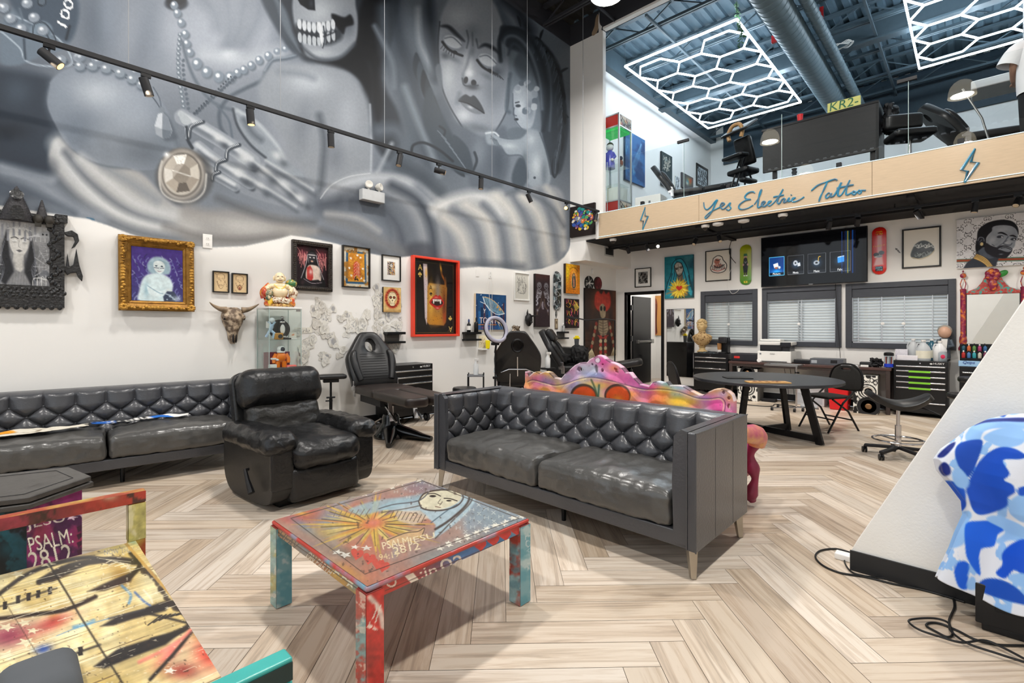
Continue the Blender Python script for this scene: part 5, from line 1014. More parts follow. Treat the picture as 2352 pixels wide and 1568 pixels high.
def goth():
 yR=onX(147,600,XL).y;yc=onX(38,600,XL).y;hw=yR-yc;zt=onX(113,510,XL).z;zb=onX(113,658,XL).z;ci=onX(113,600,XL).y-yc
 zT=onX(120,503,XL).z;zB=onX(120,697,XL).z;zc=(zt+zb)/2
 t=thing('gothic_picture','black castle frame around a pale queen crowned with candles','framed picture',(XL+.002,yc,zc),PI/2)
 def p(A):
  A.grad('#2a2d33',50,120,50,0,.25);A.grad('#15161a',0,0,0,60,.5)
  for i in range(14):A.line([(14+i*6,40+20*math.sin(i)),(8+i*7,70),(16+i*5.5,100),(10+i*6,125)],2.2,'#4a4d55',1,.2)
  A.poly([(34,30),(40,22),(56,20),(70,24),(76,34),(74,52),(66,66),(56,74),(44,66),(37,52)],'#d9d7d2',1.5,1,4);A.poly([(44,66),(64,66),(66,92),(58,100),(48,96),(40,88)],'#c9c7c2',2);A._g(40,90,10,16,'#3a3c42',.8,0);A._g(70,85,10,20,'#2c2e34',.8,0)
  A.poly([(30,24),(22,50),(20,80),(8,110),(28,125),(44,100),(36,70),(33,40)],'#1d1f24',3);A.poly([(78,24),(84,50),(88,80),(98,110),(80,125),(66,100),(72,70),(78,40)],'#1d1f24',3)
  for i in range(8):A.line([(28-i*2,40+i*6),(20-i,70+i*5),(26-i*2,95+i*4),(18,120)],1.2,'#6f727a',.6,.7);A.line([(80+i*1.5,40+i*6),(88,70+i*5),(80+i,95+i*4),(92,120)],1.2,'#6f727a',.6,.7)
  for x in(46,66):A.ell(x,42,5,2.2,'#f4f4f2',.4);A.line([(x-7,38),(x,35.5),(x+7,38)],1.6,'#26272b',.5);A._g(x,45,6,3,'#8d8c8a',.6,0)
  A.line([(55,42),(54,52),(57,54)],1,'#8d8c8a',.6);A.poly([(49,60),(55,58),(62,60),(56,63.5)],'#5b5a5c',.6);A.line([(56,24),(56,32)],.8,'#5b5a5c',.4)
  for i,x in enumerate((12,22,33,44,56,67,77,88)):
   h=(22,14,18,8,6,16,14,12)[i];A.poly([(x-2,h),(x+2,h),(x+2.4,h+26),(x-2.4,h+26)],'#8f9198',.6);A.ell(x,h-4,1.6,4,'#f3f3f2',.6);A._g(x,h-3,5,7,'#8d9098',.6,0)
  for k in range(8):A.line([(56,20),(56+(k-3.5)*5,13+abs(k-3.5)*2),(56+(k-3.5)*7,22)],1.1,'#e0e0de',.4)
  for sx,o in((1,0),(-1,-4)):
   cx,cy=(118,88)if sx>0 else(-12,88)
   for k in range(14):a=k*2*PI/14;A.line([(cx,cy),(cx+34*math.cos(a),cy+40*math.sin(a))],.9,'#c9cacc',.4)
   for r in(8,15,22,29):A.line([(cx+r*math.cos(k*2*PI/14),cy+r*1.15*math.sin(k*2*PI/14))for k in range(15)],.7,'#aeb0b4',.4,smooth=0)
  for k in range(8):A.line([(104,30),(104+(k-3.5)*8,22+abs(k-3.5)*3),(104+(k-3.5)*10,40)],1.4,'#d5d6d8',.5)
  A.ell(108,26,12,7,'#a5a7ab',.6);A.ell(104,26,2,2,'#1a1a1d',.3);A.ell(112,26,2,2,'#1a1a1d',.3)
  for i in range(9):A.line([(96,44+i*3),(122,38+i*4)],.7,'#b7b9bd',.4)
  A.poly([(98,112),(98,100),(104,94),(112,94),(118,100),(118,112)],'#6d7076',1.5);
  for k in range(7):A.line([(110,112),(110+(k-3)*8,104+abs(k-3)*2),(110+(k-3)*9,124)],1.2,'#dcdcda',.5)
  A.noise(.12,.3,3)
 panel('picture',2*ci,zt-zb,.02,lambda A:(setattr(A,'X',A.X*1.36-18),p(A)),mPrint,t,'#111111',.0045,y0=-.01,W=100,H=124)
 mG=M('black_sculpted_resin','#0d0d0f',.3,var=.4,scale=25,bump=1,bscale=55,spec=.6,coat=.3);mT=M('black_stone_tower','#3c3a3c',.5,var=.4,scale=30,bump=1,bscale=90)
 f=MB();h2=(zt-zb)/2
 f.box(ci,hw,-.05,0,-h2-.05,h2+.02).box(-hw,-ci,-.05,0,-h2-.05,h2+.02).box(-hw,hw,-.055,0,h2,h2+.05).box(-hw,hw,-.055,0,-(zt-zB if False else h2+.19),-h2)
 for i in range(40):
  u=i/39;f.ell((ci+.03+.03*math.sin(i*7),-.05,-h2-.05+(2*h2+.1)*u),(.016+.008*math.sin(i*3),.014,.02),8,6);f.ell((-ci-.05+.03*math.sin(i*7),-.05,-h2-.05+(2*h2+.1)*u),(.016,.014,.02),8,6)
 for i in range(44):x=-hw+2*hw*i/43;f.ell((x,-.05,-h2-.03-.03*(i%3)),(.015,.012,.014+.006*(i%2)),8,6)
 for x in np.linspace(-hw+.03,hw-.03,11):f.ell((x,-.04,-h2-.185),(.02,.02,.026),10,8)
 f.box(hw-.06,hw+.02,-.06,0,h2-.0,h2+.07)
 f.build('frame',mG,t,ang=30)
 for x,b,hh,dr in((0,.15,.30,1),(.155,.066,.21,0),(-.155,.066,.21,0)):
  c=MB();c.cyl((x,-.02,h2-.03),(x,-.035,h2-.03+hh),b*.75,.004,18)
  for k in range(16):
   z=h2-.03+hh*k/17;c.lathe([(b*.75*(1-k/17)+.004,0),(b*.75*(1-k/17)+.001,.02)],(x,-.02-.015*k/17,z),18)
  c.mat(1)
  if dr:c.prism([(x-.04,h2-.03),(x+.04,h2-.03),(x+.04,h2+.05),(x+.02,h2+.08),(x-.02,h2+.08),(x-.04,h2+.05)],-.185,-.15).lathe([(.03,0),(.045,.004),(.03,.008)],(x,-.085,h2+.19),14,axis=(0,-1,.35))
  c.build('tower',[mT,mG],t,ang=30)
 for z0,pts in((.2,[(0,0),(.06,.03),(.10,.0),(.11,-.06),(.08,-.12),(.055,-.14),(.08,-.07),(.07,-.03),(.03,-.03)]),(-.1,[(0,-.02),(.02,.0),(.03,.12),(.045,.0),(.07,.02),(.09,.17),(.11,.02),(.135,-.08),(.13,-.13),(.10,-.09),(.09,-.05),(.05,-.06),(.03,-.08)])):
  q=MB();q.prism([(hw-.01+a,z0+b)for a,b in pts],-.045,-.02);q.build('horn',mG,t,bevel=.006);q=MB();q.prism([(-hw+.01-a,z0+b)for a,b in pts],-.045,-.02);q.build('horn',mG,t,bevel=.006)
 for x in(hw-.17,hw-.10):
  MB().ell((x,-.075,h2+.0),(.035,.04,.045),12,9).box(x-.02,x+.02,-.1,-.06,h2-.06,h2-.02).build('skull',M('aged_black_skull','#3a3630',.5,var=.4,scale=30),t)
goth()
def gold():
 w,h,c=place('L',270,443,538,711,558,718);t=thing('gilt_picture','ornate gold framed painting of a white dressed child on purple','framed picture',c+Vector((.02,0,0)),PI/2);t.rotation_euler=(math.radians(-2),0,PI/2)
 def p(A):
  A.C[:]=srgb('#45307f');A.grad('#3a3a6a',0,40,0,112,.9)
  for i in range(90):
   x,y=(i*37)%100,14+(i*53)%100
   if y>14:A.line([(x,y),(x+4*math.sin(i),y+5),(x+5*math.cos(i*2),y+9)],2,('#7f86b8','#2c2a55','#9aa0c4','#6a6fa8')[i%4 if i%7 else 3],.7,.75)
  A.poly([(30,38),(36,24),(48,18),(62,20),(72,28),(76,42),(72,54),(62,56),(40,56),(32,50)],'#a9c2cb',3,.95,4)
  for i in range(20):A.line([(34+i*2,24+abs(i-10)*.8),(30+i*2.2,40),(32+i*2.1,54)],1.2,'#7c9aa8',.7,.6)
  A.poly([(42,32),(48,27),(58,28),(64,36),(62,48),(54,55),(46,50),(42,42)],'#d9e3e3',1.2,1,4);A.ell(47,38,2.4,1.5,'#24404f',.4);A.ell(58,38.5,2.4,1.5,'#24404f',.4);A.line([(43,42),(51,42.5)],1.3,'#3a3f55',.4);A.line([(55,43),(62,42)],1.3,'#3a3f55',.4);A.line([(50,49),(53,50),(56,49)],1.2,'#8a6a78',.4);A.line([(52.5,40),(52,45)],.8,'#9ab0b8',.4)
  A.poly([(20,70),(30,58),(46,54),(62,56),(74,64),(80,80),(76,100),(78,115),(16,115),(14,94)],'#cfe0e3',3,1,4);A._g(28,90,8,24,'#8fb2c0',.8,0);A._g(62,98,14,14,'#9fc0ca',.7,.4);A.poly([(30,80),(52,92),(70,86),(76,92),(56,104),(34,100)],'#dbe8ea',2,.9,4);A.line([(30,82),(50,95),(60,98)],1.6,'#86a8b8',.8);A.ell(72,90,6,4,'#d3dede',.4)
  A.poly([(62,115),(60,104),(68,92),(82,92),(88,104),(84,115)],'#3a4358',1.5);
  for i in range(10):A.ell(66+(i*7)%18,98+(i*5)%14,1.6,1.6,'#9fb0c0',.5)
  A._g(88,108,12,10,'#c3d5dc',.7,0);A.noise(.1,.2,3)
 fw=.105
 panel('picture',w-2*fw+.01,h-2*fw+.01,.012,p,mCanvas,t,'#222222',.005,y0=-.01,W=100,H=114)
 mGo=M('gilded_plaster','#a9792f',.38,metal=.55,var=.35,scale=18,col2='#5d3f16',thr=(.3,.75),bump=.5,bscale=60)
 f=MB()
 def prof(s):
  return[(0,0),(0,.035),(.012,.045),(.03,.052),(.05,.042),(.07,.03),(.078,.034),(.09,.028),(.105,.012)]
 P=prof(0);co=[(-1,-1),(1,-1),(1,1),(-1,1)]
 vs=[(sx*(w/2-o),-d,sz*(h/2-o))for o,d in P for sx,sz in co];n=len(P)
 f.add(vs,[(i*4+j,i*4+(j+1)%4,(i+1)*4+(j+1)%4,(i+1)*4+j)for i in range(n-1)for j in range(4)])
 f.build('frame',mGo,t,ang=30)
 o=MB()
 for side in range(4):
  L=w if side%2==0 else h
  for k in range(26):
   u=-L/2+.03+(L-.06)*k/25;v=.5*(h if side%2==0 else w)-.03+.008*math.sin(k*2.1);s=-1 if side in(0,3)else 1
   x,z=(u,s*v)if side%2==0 else(s*v,u);o.ell((x,-.052,z),(.016,.012,.012+.006*math.sin(k)),8,6)
 for sx in(-1,1):
  for sz in(-1,1):
   for k in range(7):a=k*.9;o.ell((sx*(w/2-.035-.02*math.cos(a)),-.056,sz*(h/2-.035-.02*math.sin(a))),(.022,.016,.016),8,6)
 for x,z in((0,h/2-.03),(0,-h/2+.03),(w/2-.03,0),(-w/2+.03,0)):
  for k in range(5):o.ell((x+(.028*(k-2)if x==0 else 0),-.056,z+(.028*(k-2)if x else 0)),(.024,.016,.02),8,6)
 o.build('carved_ornament',M('bright_gilt','#b98a3c',.35,metal=.6,var=.3,scale=30,bump=.6,bscale=80),t)
gold()
def face1(A,kind=0):
 A.C[:]=srgb('#e3c79a');L=lambda p,w=2.0:A.line(p,w,'#6a4630',.6)
 L([(24,20),(22,60),(34,95),(50,110),(66,95),(78,60),(76,20)]);L([(30,42),(38,38),(46,43)]);L([(56,43),(64,37),(72,42)]);A.ell(38,50,6,4,'#6a4630',.3);A.ell(38,50,4,2.5,'#e3c79a',.2);A.ell(64,50,6,4,'#6a4630',.3);A.ell(64,50,4,2.5,'#e3c79a',.2);L([(52,48),(48,70),(56,72)]);L([(22,18),(50,6),(78,18)])
 if kind==0:L([(38,86),(50,82),(62,86),(50,92),(38,86)]);L([(24,60),(40,100)]);L([(80,55),(92,90),(96,120)]);L([(12,10),(20,16)],3)
 else:A.ell(50,92,16,18,'#6a4630',.15);A.ell(50,92,12,14,'#c99f74',.2);A.ell(50,98,7,8,'#8a4a40',.3);L([(30,74),(36,84)]);L([(68,74),(62,84)]);L([(20,110),(30,125)])
art('face_drawing','small black frame with a staring face sketched on tan paper','framed picture','L',(487,525,622,671,624,672.5),lambda A:face1(A,0),.012,px=.005)
art('face_drawing','small black frame with an open mouthed tongue face on tan paper','framed picture','L',(531,567.5,627,673.5,629,675),lambda A:face1(A,1),.012,px=.005)
def nun(A):
 A.C[:]=srgb('#231318');A._g(20,25,25,30,'#6a2430',.9,0);A._g(82,25,25,30,'#6a2430',.9,0)
 for i in range(12):A.line([(4+i*3,8+(i*17)%40),(12+i*2,20+(i*23)%40),(6+i*3,34+(i*11)%40)],1.4,'#d98a88',.5);A.line([(64+i*3,8+(i*13)%40),(74+i*2,22+(i*19)%40),(68+i*2.5,36+(i*7)%44)],1.4,'#d98a88',.5)
 A.poly([(50,12),(36,24),(32,50),(14,100),(8,132),(92,132),(88,96),(68,50),(64,22)],'#0e0c0e',1.5,1,4);A.line([(36,26),(32,52),(16,98)],2,'#b9b4ba',.8);A.line([(64,26),(70,52),(88,98)],2,'#b9b4ba',.8)
 A.ell(50,34,12,17,'#2b2a2e',.3);A.line([(40,26),(60,26)],3,'#c9c4c4',.8);A.ell(44,34,3,2,'#d9d4d4',.4);A.ell(56,34,3,2,'#d9d4d4',.4);A.ell(50,45,4,2.5,'#c8a08a',.4);A.line([(38,36),(40,52)],1.5,'#8a868c',.6)
 A.poly([(36,62),(50,56),(72,62),(80,92),(70,118),(40,116),(30,90)],'#e2cfc0',2,1,4);A.poly([(34,66),(44,58),(52,70),(54,96),(46,110),(34,98)],'#c03a34',2);A._g(46,78,8,12,'#eee0d8',.8,0);A.poly([(24,96),(44,104),(70,100),(84,108),(70,120),(40,120),(24,110)],'#191418',2);A.line([(24,100),(50,112),(82,108)],1.5,'#a89aa0',.6);A._g(78,84,6,14,'#5a4a4c',.7,0);A._g(40,128,16,6,'#d9b8a0',.8,0);A._g(20,112,10,14,'#3a2428',.8,0);A.noise(.1,.2,4)
def orn(t,w,h,fw,m):
 o=MB()
 for side in range(4):
  L=w if side%2==0 else h;nn=int(L/.022)
  for k in range(nn):
   u=-L/2+.012+(L-.024)*k/(nn-1);v=.5*(h if side%2==0 else w)-fw*.5;s=-1 if side in(0,3)else 1
   x,z=(u,s*v)if side%2==0 else(s*v,u);o.ell((x,-.052,z),(.011,.009,.011),6,5)
 o.build('carved_border',m,t)
t=art('nun_painting','dark carved frame with a veiled figure in red and black','framed picture','L',(668,760,549.5,666,562,671),nun,.055,.05,M('dark_carved_wood','#2a231e',.4,var=.35,scale=30,bump=.8,bscale=90),px=.006)
w_,h_,_=place('L',668,760,549.5,666,562,671);orn(t,w_,h_,.055,M('dark_carved_relief','#3a322a',.45,var=.4,scale=40))
def cash(A):
 A.C[:]=srgb('#d9cfb8');A.poly([(12,16),(90,14),(92,138),(10,140)],'#27557a',2);A.poly([(20,22),(84,20),(86,130),(18,132)],'#d9952c',2);A.blend('#b8741c',.06,4,.55,.1,.8)
 for i in range(14):A.ell(30+(i*19)%50,40+(i*31)%84,5,5,'#b06a1c',.4,.7)
 for i in range(9):y=58+i*6;A.line([(40+(i%2)*4,y+12),(52,y-4),(66-(i%2)*4,y+8)],4,'#c8301c',.8);A.line([(42+(i%2)*4,y+10),(54,y-3),(64,y+7)],1.2,'#f0dcc0',.5)
 for x,y in((56,28),(68,36),(30,42),(24,80),(78,78),(72,116),(32,108),(84,124)):A.star(x,y,6,'#f3ead6',.2)
 A.line([(50,112),(46,124),(56,120),(58,126)],4,'#1c1a1c',.6);A.text('CASH',18,16,8,'#2a2a30',w=44);A.noise(.12,.2,2)
art('money_painting','black boxed frame with a bright orange and blue money painting','framed picture','L',(784,847,563.5,660,569.5,662.5),cash,.016,.045,px=.006)
def small_color(A):
 A.C[:]=srgb('#c9b49a');
 cs=['#e79a2c','#2a2a33','#3a62b0','#d9d0bc','#1c1a1f','#c8642c','#7a6a9a','#e9c23a']
 for i in range(60):A._g((i*37)%100,(i*53)%150,10+6*math.sin(i),9,cs[i%8],.9,i)
 for i in range(22):A.line([((i*41)%100,(i*29)%150),((i*41)%100+14*math.sin(i),(i*29)%150+12*math.cos(i)),((i*41)%100+18,(i*29)%150+16)],2.5,'#191719',.8)
 A.ell(50,40,14,14,'#e6e2da',.2);A.ell(45,38,3,3,'#191719',.3);A.ell(56,38,3,3,'#191719',.3)
art('matted_print','black frame with wide white mat around a small orange print','framed picture','L',(875.5,918.5,583,644,590,647.5),small_color,.014,.03,mat=.075,px=.004,gl=True)
def sugar(A):
 A.C[:]=srgb('#d9b878');
 for i in range(26):a=i*.24;A._g(50+36*math.cos(a)*1.0,64+50*math.sin(a),11,11,('#a8301c','#c24a24')[i%2],.95,0)
 for i in range(20):a=i*.32;A.ell(50+34*math.cos(a),64+48*math.sin(a),6,6,'#8a2014',.5,.7)
 A.poly([(50,28),(34,34),(27,52),(32,74),(38,82),(38,104),(62,104),(62,82),(68,74),(73,52),(66,34)],'#ead9b0',1,1,4);A.line([(50,28),(34,34),(27,52),(32,74),(38,82),(38,104),(62,104),(62,82),(68,74),(73,52),(66,34),(50,28)],2,'#3a2a1c',.6);A.ell(40,58,8,8,'#2f2418',.3);A.ell(60,58,8,8,'#2f2418',.3);A.ell(40,58,3,3,'#c8502c',.4);A.ell(60,58,3,3,'#c8502c',.4);A.poly([(50,68),(46,78),(54,78)],'#2f2418',.6)
 for k in range(5):A.line([(41+k*4.5,88),(41+k*4.5,100)],1,'#5a4630',.4)
 A.line([(36,42),(50,36),(64,42)],1.4,'#8a3a2c',.5);A.grad('#7a4a1c',50,120,50,145,.5);A.noise(.14,.1,3)
art('sugar_skull_plaque','small wooden plaque with a white skull on red roses','wall plaque','L',(877.5,917.5,658.5,716,661.5,717.5),sugar,d=.035,side='#2a2018',px=.005)
def ace(A):
 A.C[:]=srgb('#120d0b');A.poly([(0,0),(100,0),(100,174),(0,174)],'#120d0b')
 A.line([(7,6),(93,6),(93,164),(7,164),(7,6)],.7,'#6a5424',.2,.9,smooth=0)
 A.poly([(22,10),(24,60),(25,100),(27,130),(30,146),(75,148),(79,120),(80,64),(74,44),(66,10)],'#1d0f08',2);A.poly([(22,10),(31,10),(33,60),(34,130),(30,146),(26,130),(24,60)],'#cfc0c4',1.5);A._g(29,30,4,16,'#e9b04a',.8,0);A.poly([(34,10),(58,10),(64,34),(72,50),(36,50),(35,30)],'#0c0706',2);A._g(63,16,3,14,'#e0a02c',.95,-.15);A._g(68,36,3,14,'#b8641c',.9,-.4);A._g(74,60,4,30,'#c87a2c',.8,0)
 A.poly([(32,60),(36,52),(74,54),(78,60),(75,140),(70,148),(36,146),(31,140)],'#a5702a',1.5);A._g(40,90,9,60,'#e9b44a',.85,0);A._g(56,70,10,50,'#8a8078',.85,0);A._g(71,100,7,50,'#5a2412',.9,0);A._g(52,136,20,20,'#c8841c',.8,0);A._g(72,128,6,20,'#a83a1c',.7,0);A._g(45,60,10,8,'#e9cf9a',.6,0)
 A.poly([(36,96),(44,84),(52,78),(56,81),(60,78),(66,86),(71,96),(64,106),(55,112),(46,106)],'#b3241c',1,1,3);A.poly([(41,95),(48,88),(56,87),(64,90),(68,97),(62,101),(54,103),(46,100)],'#2a1614',.8,1,3)
 for x in(46,50,54,58,62):A.poly([(x-2,88),(x+2,88),(x+1.2,93+(x in(46,62))*5),(x-1,93+(x in(46,62))*5)],'#efe6da',.4)
 A._g(52,84,8,3,'#e8807a',.8,0);A._g(55,108,6,2,'#f0b0a8',.8,0)
 A.text('A',11,25,13,'#cfae5a',w=9);A.text('A',36,68,11,'#3a2a12',w=7);A.text('A',91,150,13,'#cfae5a',w=9,rot=PI)
 def spade(x,y,r,c,f=1):A.heart(x,y-r*.1*f,r*.8,c,PI if f>0 else 0);A.poly([(x-r*.3,y+f*r*1.1),(x+r*.3,y+f*r*1.1),(x,y+f*r*.2)],c)
 spade(15,34,5.5,'#cfae5a');spade(40,76,4.5,'#3a2a12');spade(86,132,5.5,'#cfae5a',-1)
 A.line([(80,162),(84,156),(88,160),(91,157)],.8,'#6a5424',.3)
 A.blend('#2a201c',.5,5,.74,.03,.5)
art('ace_poster','large red framed poster of a bottle with a fanged ace card','framed picture','L',(942.5,1049.5,587,773.5,599,771.5),ace,.035,.07,M('vermilion_frame','#e8452e',.35,var=.04),px=.006,gl=True,gap=.004)
def toronto(A):
 A.C[:]=srgb('#1c4a78')
 for i in range(14):A.poly([(i*8,20+(i*37)%50),(i*8+6,20+(i*37)%50),(i*8+6,118),(i*8,118)],('#173a66','#2a6aa4','#10294a','#4a2a3a')[i%4],1,.9)
 for i in range(20):A.ell((i*43)%100,(i*17)%40,.9,.9,'#c9dcea',.4)
 A.poly([(22,10),(40,12),(64,26),(84,46),(94,62),(80,66),(60,58),(46,52),(34,34)],'#6f96ae',1.5,1,4);A.line([(22,10),(44,14),(68,30),(94,62)],2.2,'#d9b070',.6);A.line([(22,10),(30,32),(46,52),(70,66),(94,62)],2.2,'#e6ecee',.6)
 for i in range(8):A.line([(28+i*8,13+i*5.5),(36+i*6.5,36+i*3.5)],1.2,'#2a3a4a',.4)
 for x,y in((70,40),(78,48)):A.poly([(x-4,y+4),(x+4,y+4),(x,y-5)],'#d99a3c',.6)
 A.line([(14,26),(34,36),(44,54)],1.8,'#dfe6ea',.5);A.text('Y',22,62,14,'#e6ecee',w=9,rot=.1);A.text('TO',12,96,20,'#ecd9d4',w=24);A.text('NT',42,96,20,'#ecd9d4',w=26);A.text('O',72,96,20,'#ecd9d4',w=14);A.line([(4,100),(66,100)],2,'#d9822c',.6)
 for i in range(4):A.line([(50+i*10,76),(70+i*8,90),(82+i*6,116)],2,'#d9b070',.6)
 A.poly([(0,104),(100,104),(100,120),(0,120)],'#2a5a94',2,.6);A._g(30,110,20,6,'#c84a5a',.8,0);A.noise(.15,.2,2)
art('city_painting','blue night city canvas lettered TO behind the ring light','painting','L',(1089,1158.5,674,756.5,678,757),toronto,d=.04,side='#e2cfae',px=.006)
def lines(A,base='#dedcd3',col='#3a3a3a',n=26,w=1.4,x0=15,x1=85,y0=15,y1=135,s=1):
 A.C[:]=srgb(base)
 for i in range(n):
  x=x0+(i*37*s)%(x1-x0);y=y0+(i*53*s)%(y1-y0);A.line([(x,y),(x+9*math.sin(i*s),y+10*math.cos(i*1.3)),(x+12*math.sin(i*2),y+16),(x+4,y+22*math.cos(i))],w,col,.5)
art('line_drawing','thin white frame with a pale ink drawing','framed picture','L',(1179.5,1214.5,624,689,629,691.5),lambda A:(lines(A,'#d9d7ce'),A.poly([(0,0),(100,0),(100,190),(0,190)],'#d9d7ce',0,.25),A.line([(25,60),(75,55),(80,90),(76,140),(24,140),(22,100),(25,60)],2,'#3a3836',.6,smooth=0)),.018,.03,mFrW,mat=.02,matcol='#e6e4dc',px=.006,gl=True)
def zebra(A):
 A.C[:]=srgb('#33262a');A.grad('#4a2a26',50,60,50,0,.8);A._g(50,150,40,60,'#3a2c28',.8,0)
 for sx in(-1,1):
  cx=50+sx*24
  A.ell(cx,80,15,24,'#8d8c94',.3);A.ell(cx,80,11,19,'#3a3034',.2);A.ell(cx,76,7,12,'#a9a8b0',.3);A.ell(cx,76,4,8,'#3a3034',.3)
  for i in range(9):A.line([(50+sx*(6+i*1),120+i*5),(50+sx*(20+i*2.4),112+i*6+6*math.sin(i)),(50+sx*(38+i),104+i*8)],2.4,'#b9b8c0',.6)
  for i in range(8):A.ell(50+sx*(38+4*math.sin(i*2)),150+i*9,5,6,'#9d9ca6',.4)
  A.line([(50+sx*10,170),(50+sx*18,220),(50+sx*34,250),(50+sx*40,280)],4,'#6d5a4c',1);A._g(50+sx*36,250,10,14,'#a9a8b4',.8,0)
 A.ell(50,215,12,28,'#5d5158',.3);A.line([(50,190),(46,215),(54,240)],3,'#c9c8d0',.8);A.noise(.15,.1,4)
art('bone_painting','tall dark brown canvas with mirrored pale rib and horn shapes','painting','L',(1225,1258,629,750.5,632,751),zebra,d=.05,side='#1c1412',px=.007)
def virgin(A):
 A.C[:]=srgb('#e3a41c');A.grad('#d9641c',50,60,50,210,.6);A._g(12,60,14,80,'#e9cf2c',.9,0);A._g(90,30,20,60,'#c8641c',.7,0)
 A.ell(56,110,30,76,'#e0621c',.25);A.ell(56,110,24,66,'#e8943c',.2)
 for k in range(40):a=k*2*PI/40;A.line([(56+20*math.cos(a),108+52*math.sin(a)),(56+32*math.cos(a),108+80*math.sin(a))],1.6,'#f2c64a',.5)
 A.poly([(56,62),(46,78),(42,130),(46,165),(66,165),(70,130),(66,78)],'#3a4a4a',1.2,1,4);A.poly([(56,84),(50,120),(52,160),(62,160),(62,120)],'#c98a6a',1);A.ell(56,76,6,9,'#c9a07a',.3);A.line([(46,80),(42,130),(46,164)],2,'#d9c48a',.6);A._g(56,176,18,8,'#7a3a1c',.8,0);A.line([(28,40),(40,26),(56,22),(74,28),(84,42)],3,'#8a3a1c',1);A.noise(.2,.15,3)
art('saint_canvas','yellow and orange canvas of a robed figure in a halo of rays','painting','L',(1294,1326,606.5,673.5,609,675.5),virgin,d=.06,side='#2b1e16',px=.006)
def graf(A):
 A.C[:]=srgb('#1e1214');
 for i in range(34):x,y=(i*37)%100,(i*71)%210;A.line([(x,y),(x+14*math.sin(i),y+16),(x+6*math.cos(i),y+34)],3,('#c84a7a','#e0b83a','#d98a3c','#b03a5a')[i%4],.8)
 for i in range(9):A.line([(60+i*3,8+i*6),(74+i*3,30+i*4),(56+i*2,50+i*5)],2.4,'#e9cf5a',.6)
art('scribble_canvas','small black canvas with yellow and pink scribbles below the saint canvas','painting','L',(1295.5,1325.5,686,753,687,753),graf,d=.05,side='#171012',px=.006)
def scare(A):
 A.C[:]=srgb('#211715');A.blend('#6a3a20',.03,4,.55,.2,.7,sy=.006);A._g(30,40,30,70,'#5a3018',.7,0);A._g(80,30,20,60,'#4a2a1c',.7,0);A._g(60,160,50,60,'#15100f',.8,0)
 A.poly([(28,50),(30,20),(40,6),(50,16),(58,4),(66,14),(76,6),(82,26),(80,54),(68,70),(56,74),(40,70)],'#a3281c',3,1,4)
 for i in range(9):A.line([(34+i*5,14+abs(i-4)*2),(32+i*5.5,40),(38+i*4,66)],2,'#c84a34',1,.8)
 A.poly([(50,48),(44,60),(48,88),(56,94),(64,86),(64,60),(58,48)],'#9a8a70',1.5,1,4);A.ell(50,62,4,8,'#171210',.4);A.ell(61,62,4,8,'#171210',.4)
 A.poly([(42,100),(70,100),(74,130),(66,150),(48,150),(40,130)],'#8a7a62',2);A.line([(56,100),(56,150)],1.5,'#3a2c22',.6);
 for i in range(5):A.line([(44,106+i*9),(56,110+i*9),(70,106+i*9)],1.5,'#4a3a2c',.6)
 for sx in(-1,1):
  for i in range(7):A.ell(56+sx*(22+i*2.4),112+i*12,4,7,('#7a2a20','#8d7c62')[i%2],.4)
  for k in range(6):A.line([(56+sx*36,192),(56+sx*(40+(k-3)*3),206),(56+sx*(40+(k-3)*5),224)],2,'#c9bc9a',.6)
  for i in range(9):A.ell(56+sx*8,156+i*12,5,7,('#8a2a22','#a59474')[i%2],.4)
  A.ell(56+sx*10,268,9,12,'#9a8d74',.5)
 A.line([(40,150),(56,158),(72,150)],4,'#8a2a22',1);A.noise(.2,.1,3)
art('rag_figure_painting','tall dark painting of a rag figure with wild red hair in the corner','painting','L',(1340,1410.5,664,815,665,822),scare,d=.045,side='#15100e',px=.008)
def oval(name,label,cx,cy,rx,ry,p):
 c=onX(cx,cy,XL);w=onX(cx+rx,cy,XL).y-onX(cx-rx,cy,XL).y;h=onX(cx,cy-ry,XL).z-onX(cx,cy+ry,XL).z
 t=thing(name,label,'plaque',c+Vector((.002,0,0)),PI/2);N=36
 MB().prism([(w/2*math.cos(2*PI*i/N),h/2*math.sin(2*PI*i/N))for i in range(N)],-.02,0).build('rim',mFrB,t,bevel=.003)
 R,T=np.meshgrid(np.linspace(0,.93,22),np.linspace(0,2*PI,40));X=R*np.cos(T);Z=R*np.sin(T);A=Art(50+X.ravel()*50,50-Z.ravel()*50,'#222'+'222');p(A)
 gridmesh('painted_face',np.stack([X.ravel()*w/2,np.full(X.size,-.021),Z.ravel()*h/2],1),22,40,mCanvas,t,A.lin(),False)
def ov1(A):
 A.C[:]=srgb('#17171a')
 for i in range(7):A.line([(50,50),(50+46*math.cos(i*.9),50+46*math.sin(i*.9))],5,'#d9d9d6',1,smooth=0)
 A.ell(34,34,10,12,'#17171a',.3);A.line([(10,55),(50,50),(92,55)],4,'#e6e6e2',1)
def ov2(A):A.C[:]=srgb('#4a1c20');A.blend('#7a2c30',.05,3,.5,.2,.9);A.line([(30,40),(50,60),(70,40),(60,75)],3,'#2a1014',1);A.ell(50,45,20,24,'#5d2228',.5,.7)
oval('oval_plaque','black and white oval plaque above the rag figure painting',1352,650,10,16.5,ov1);oval('oval_plaque','dark red oval plaque above the rag figure painting',1372,651,9,15.5,ov2)
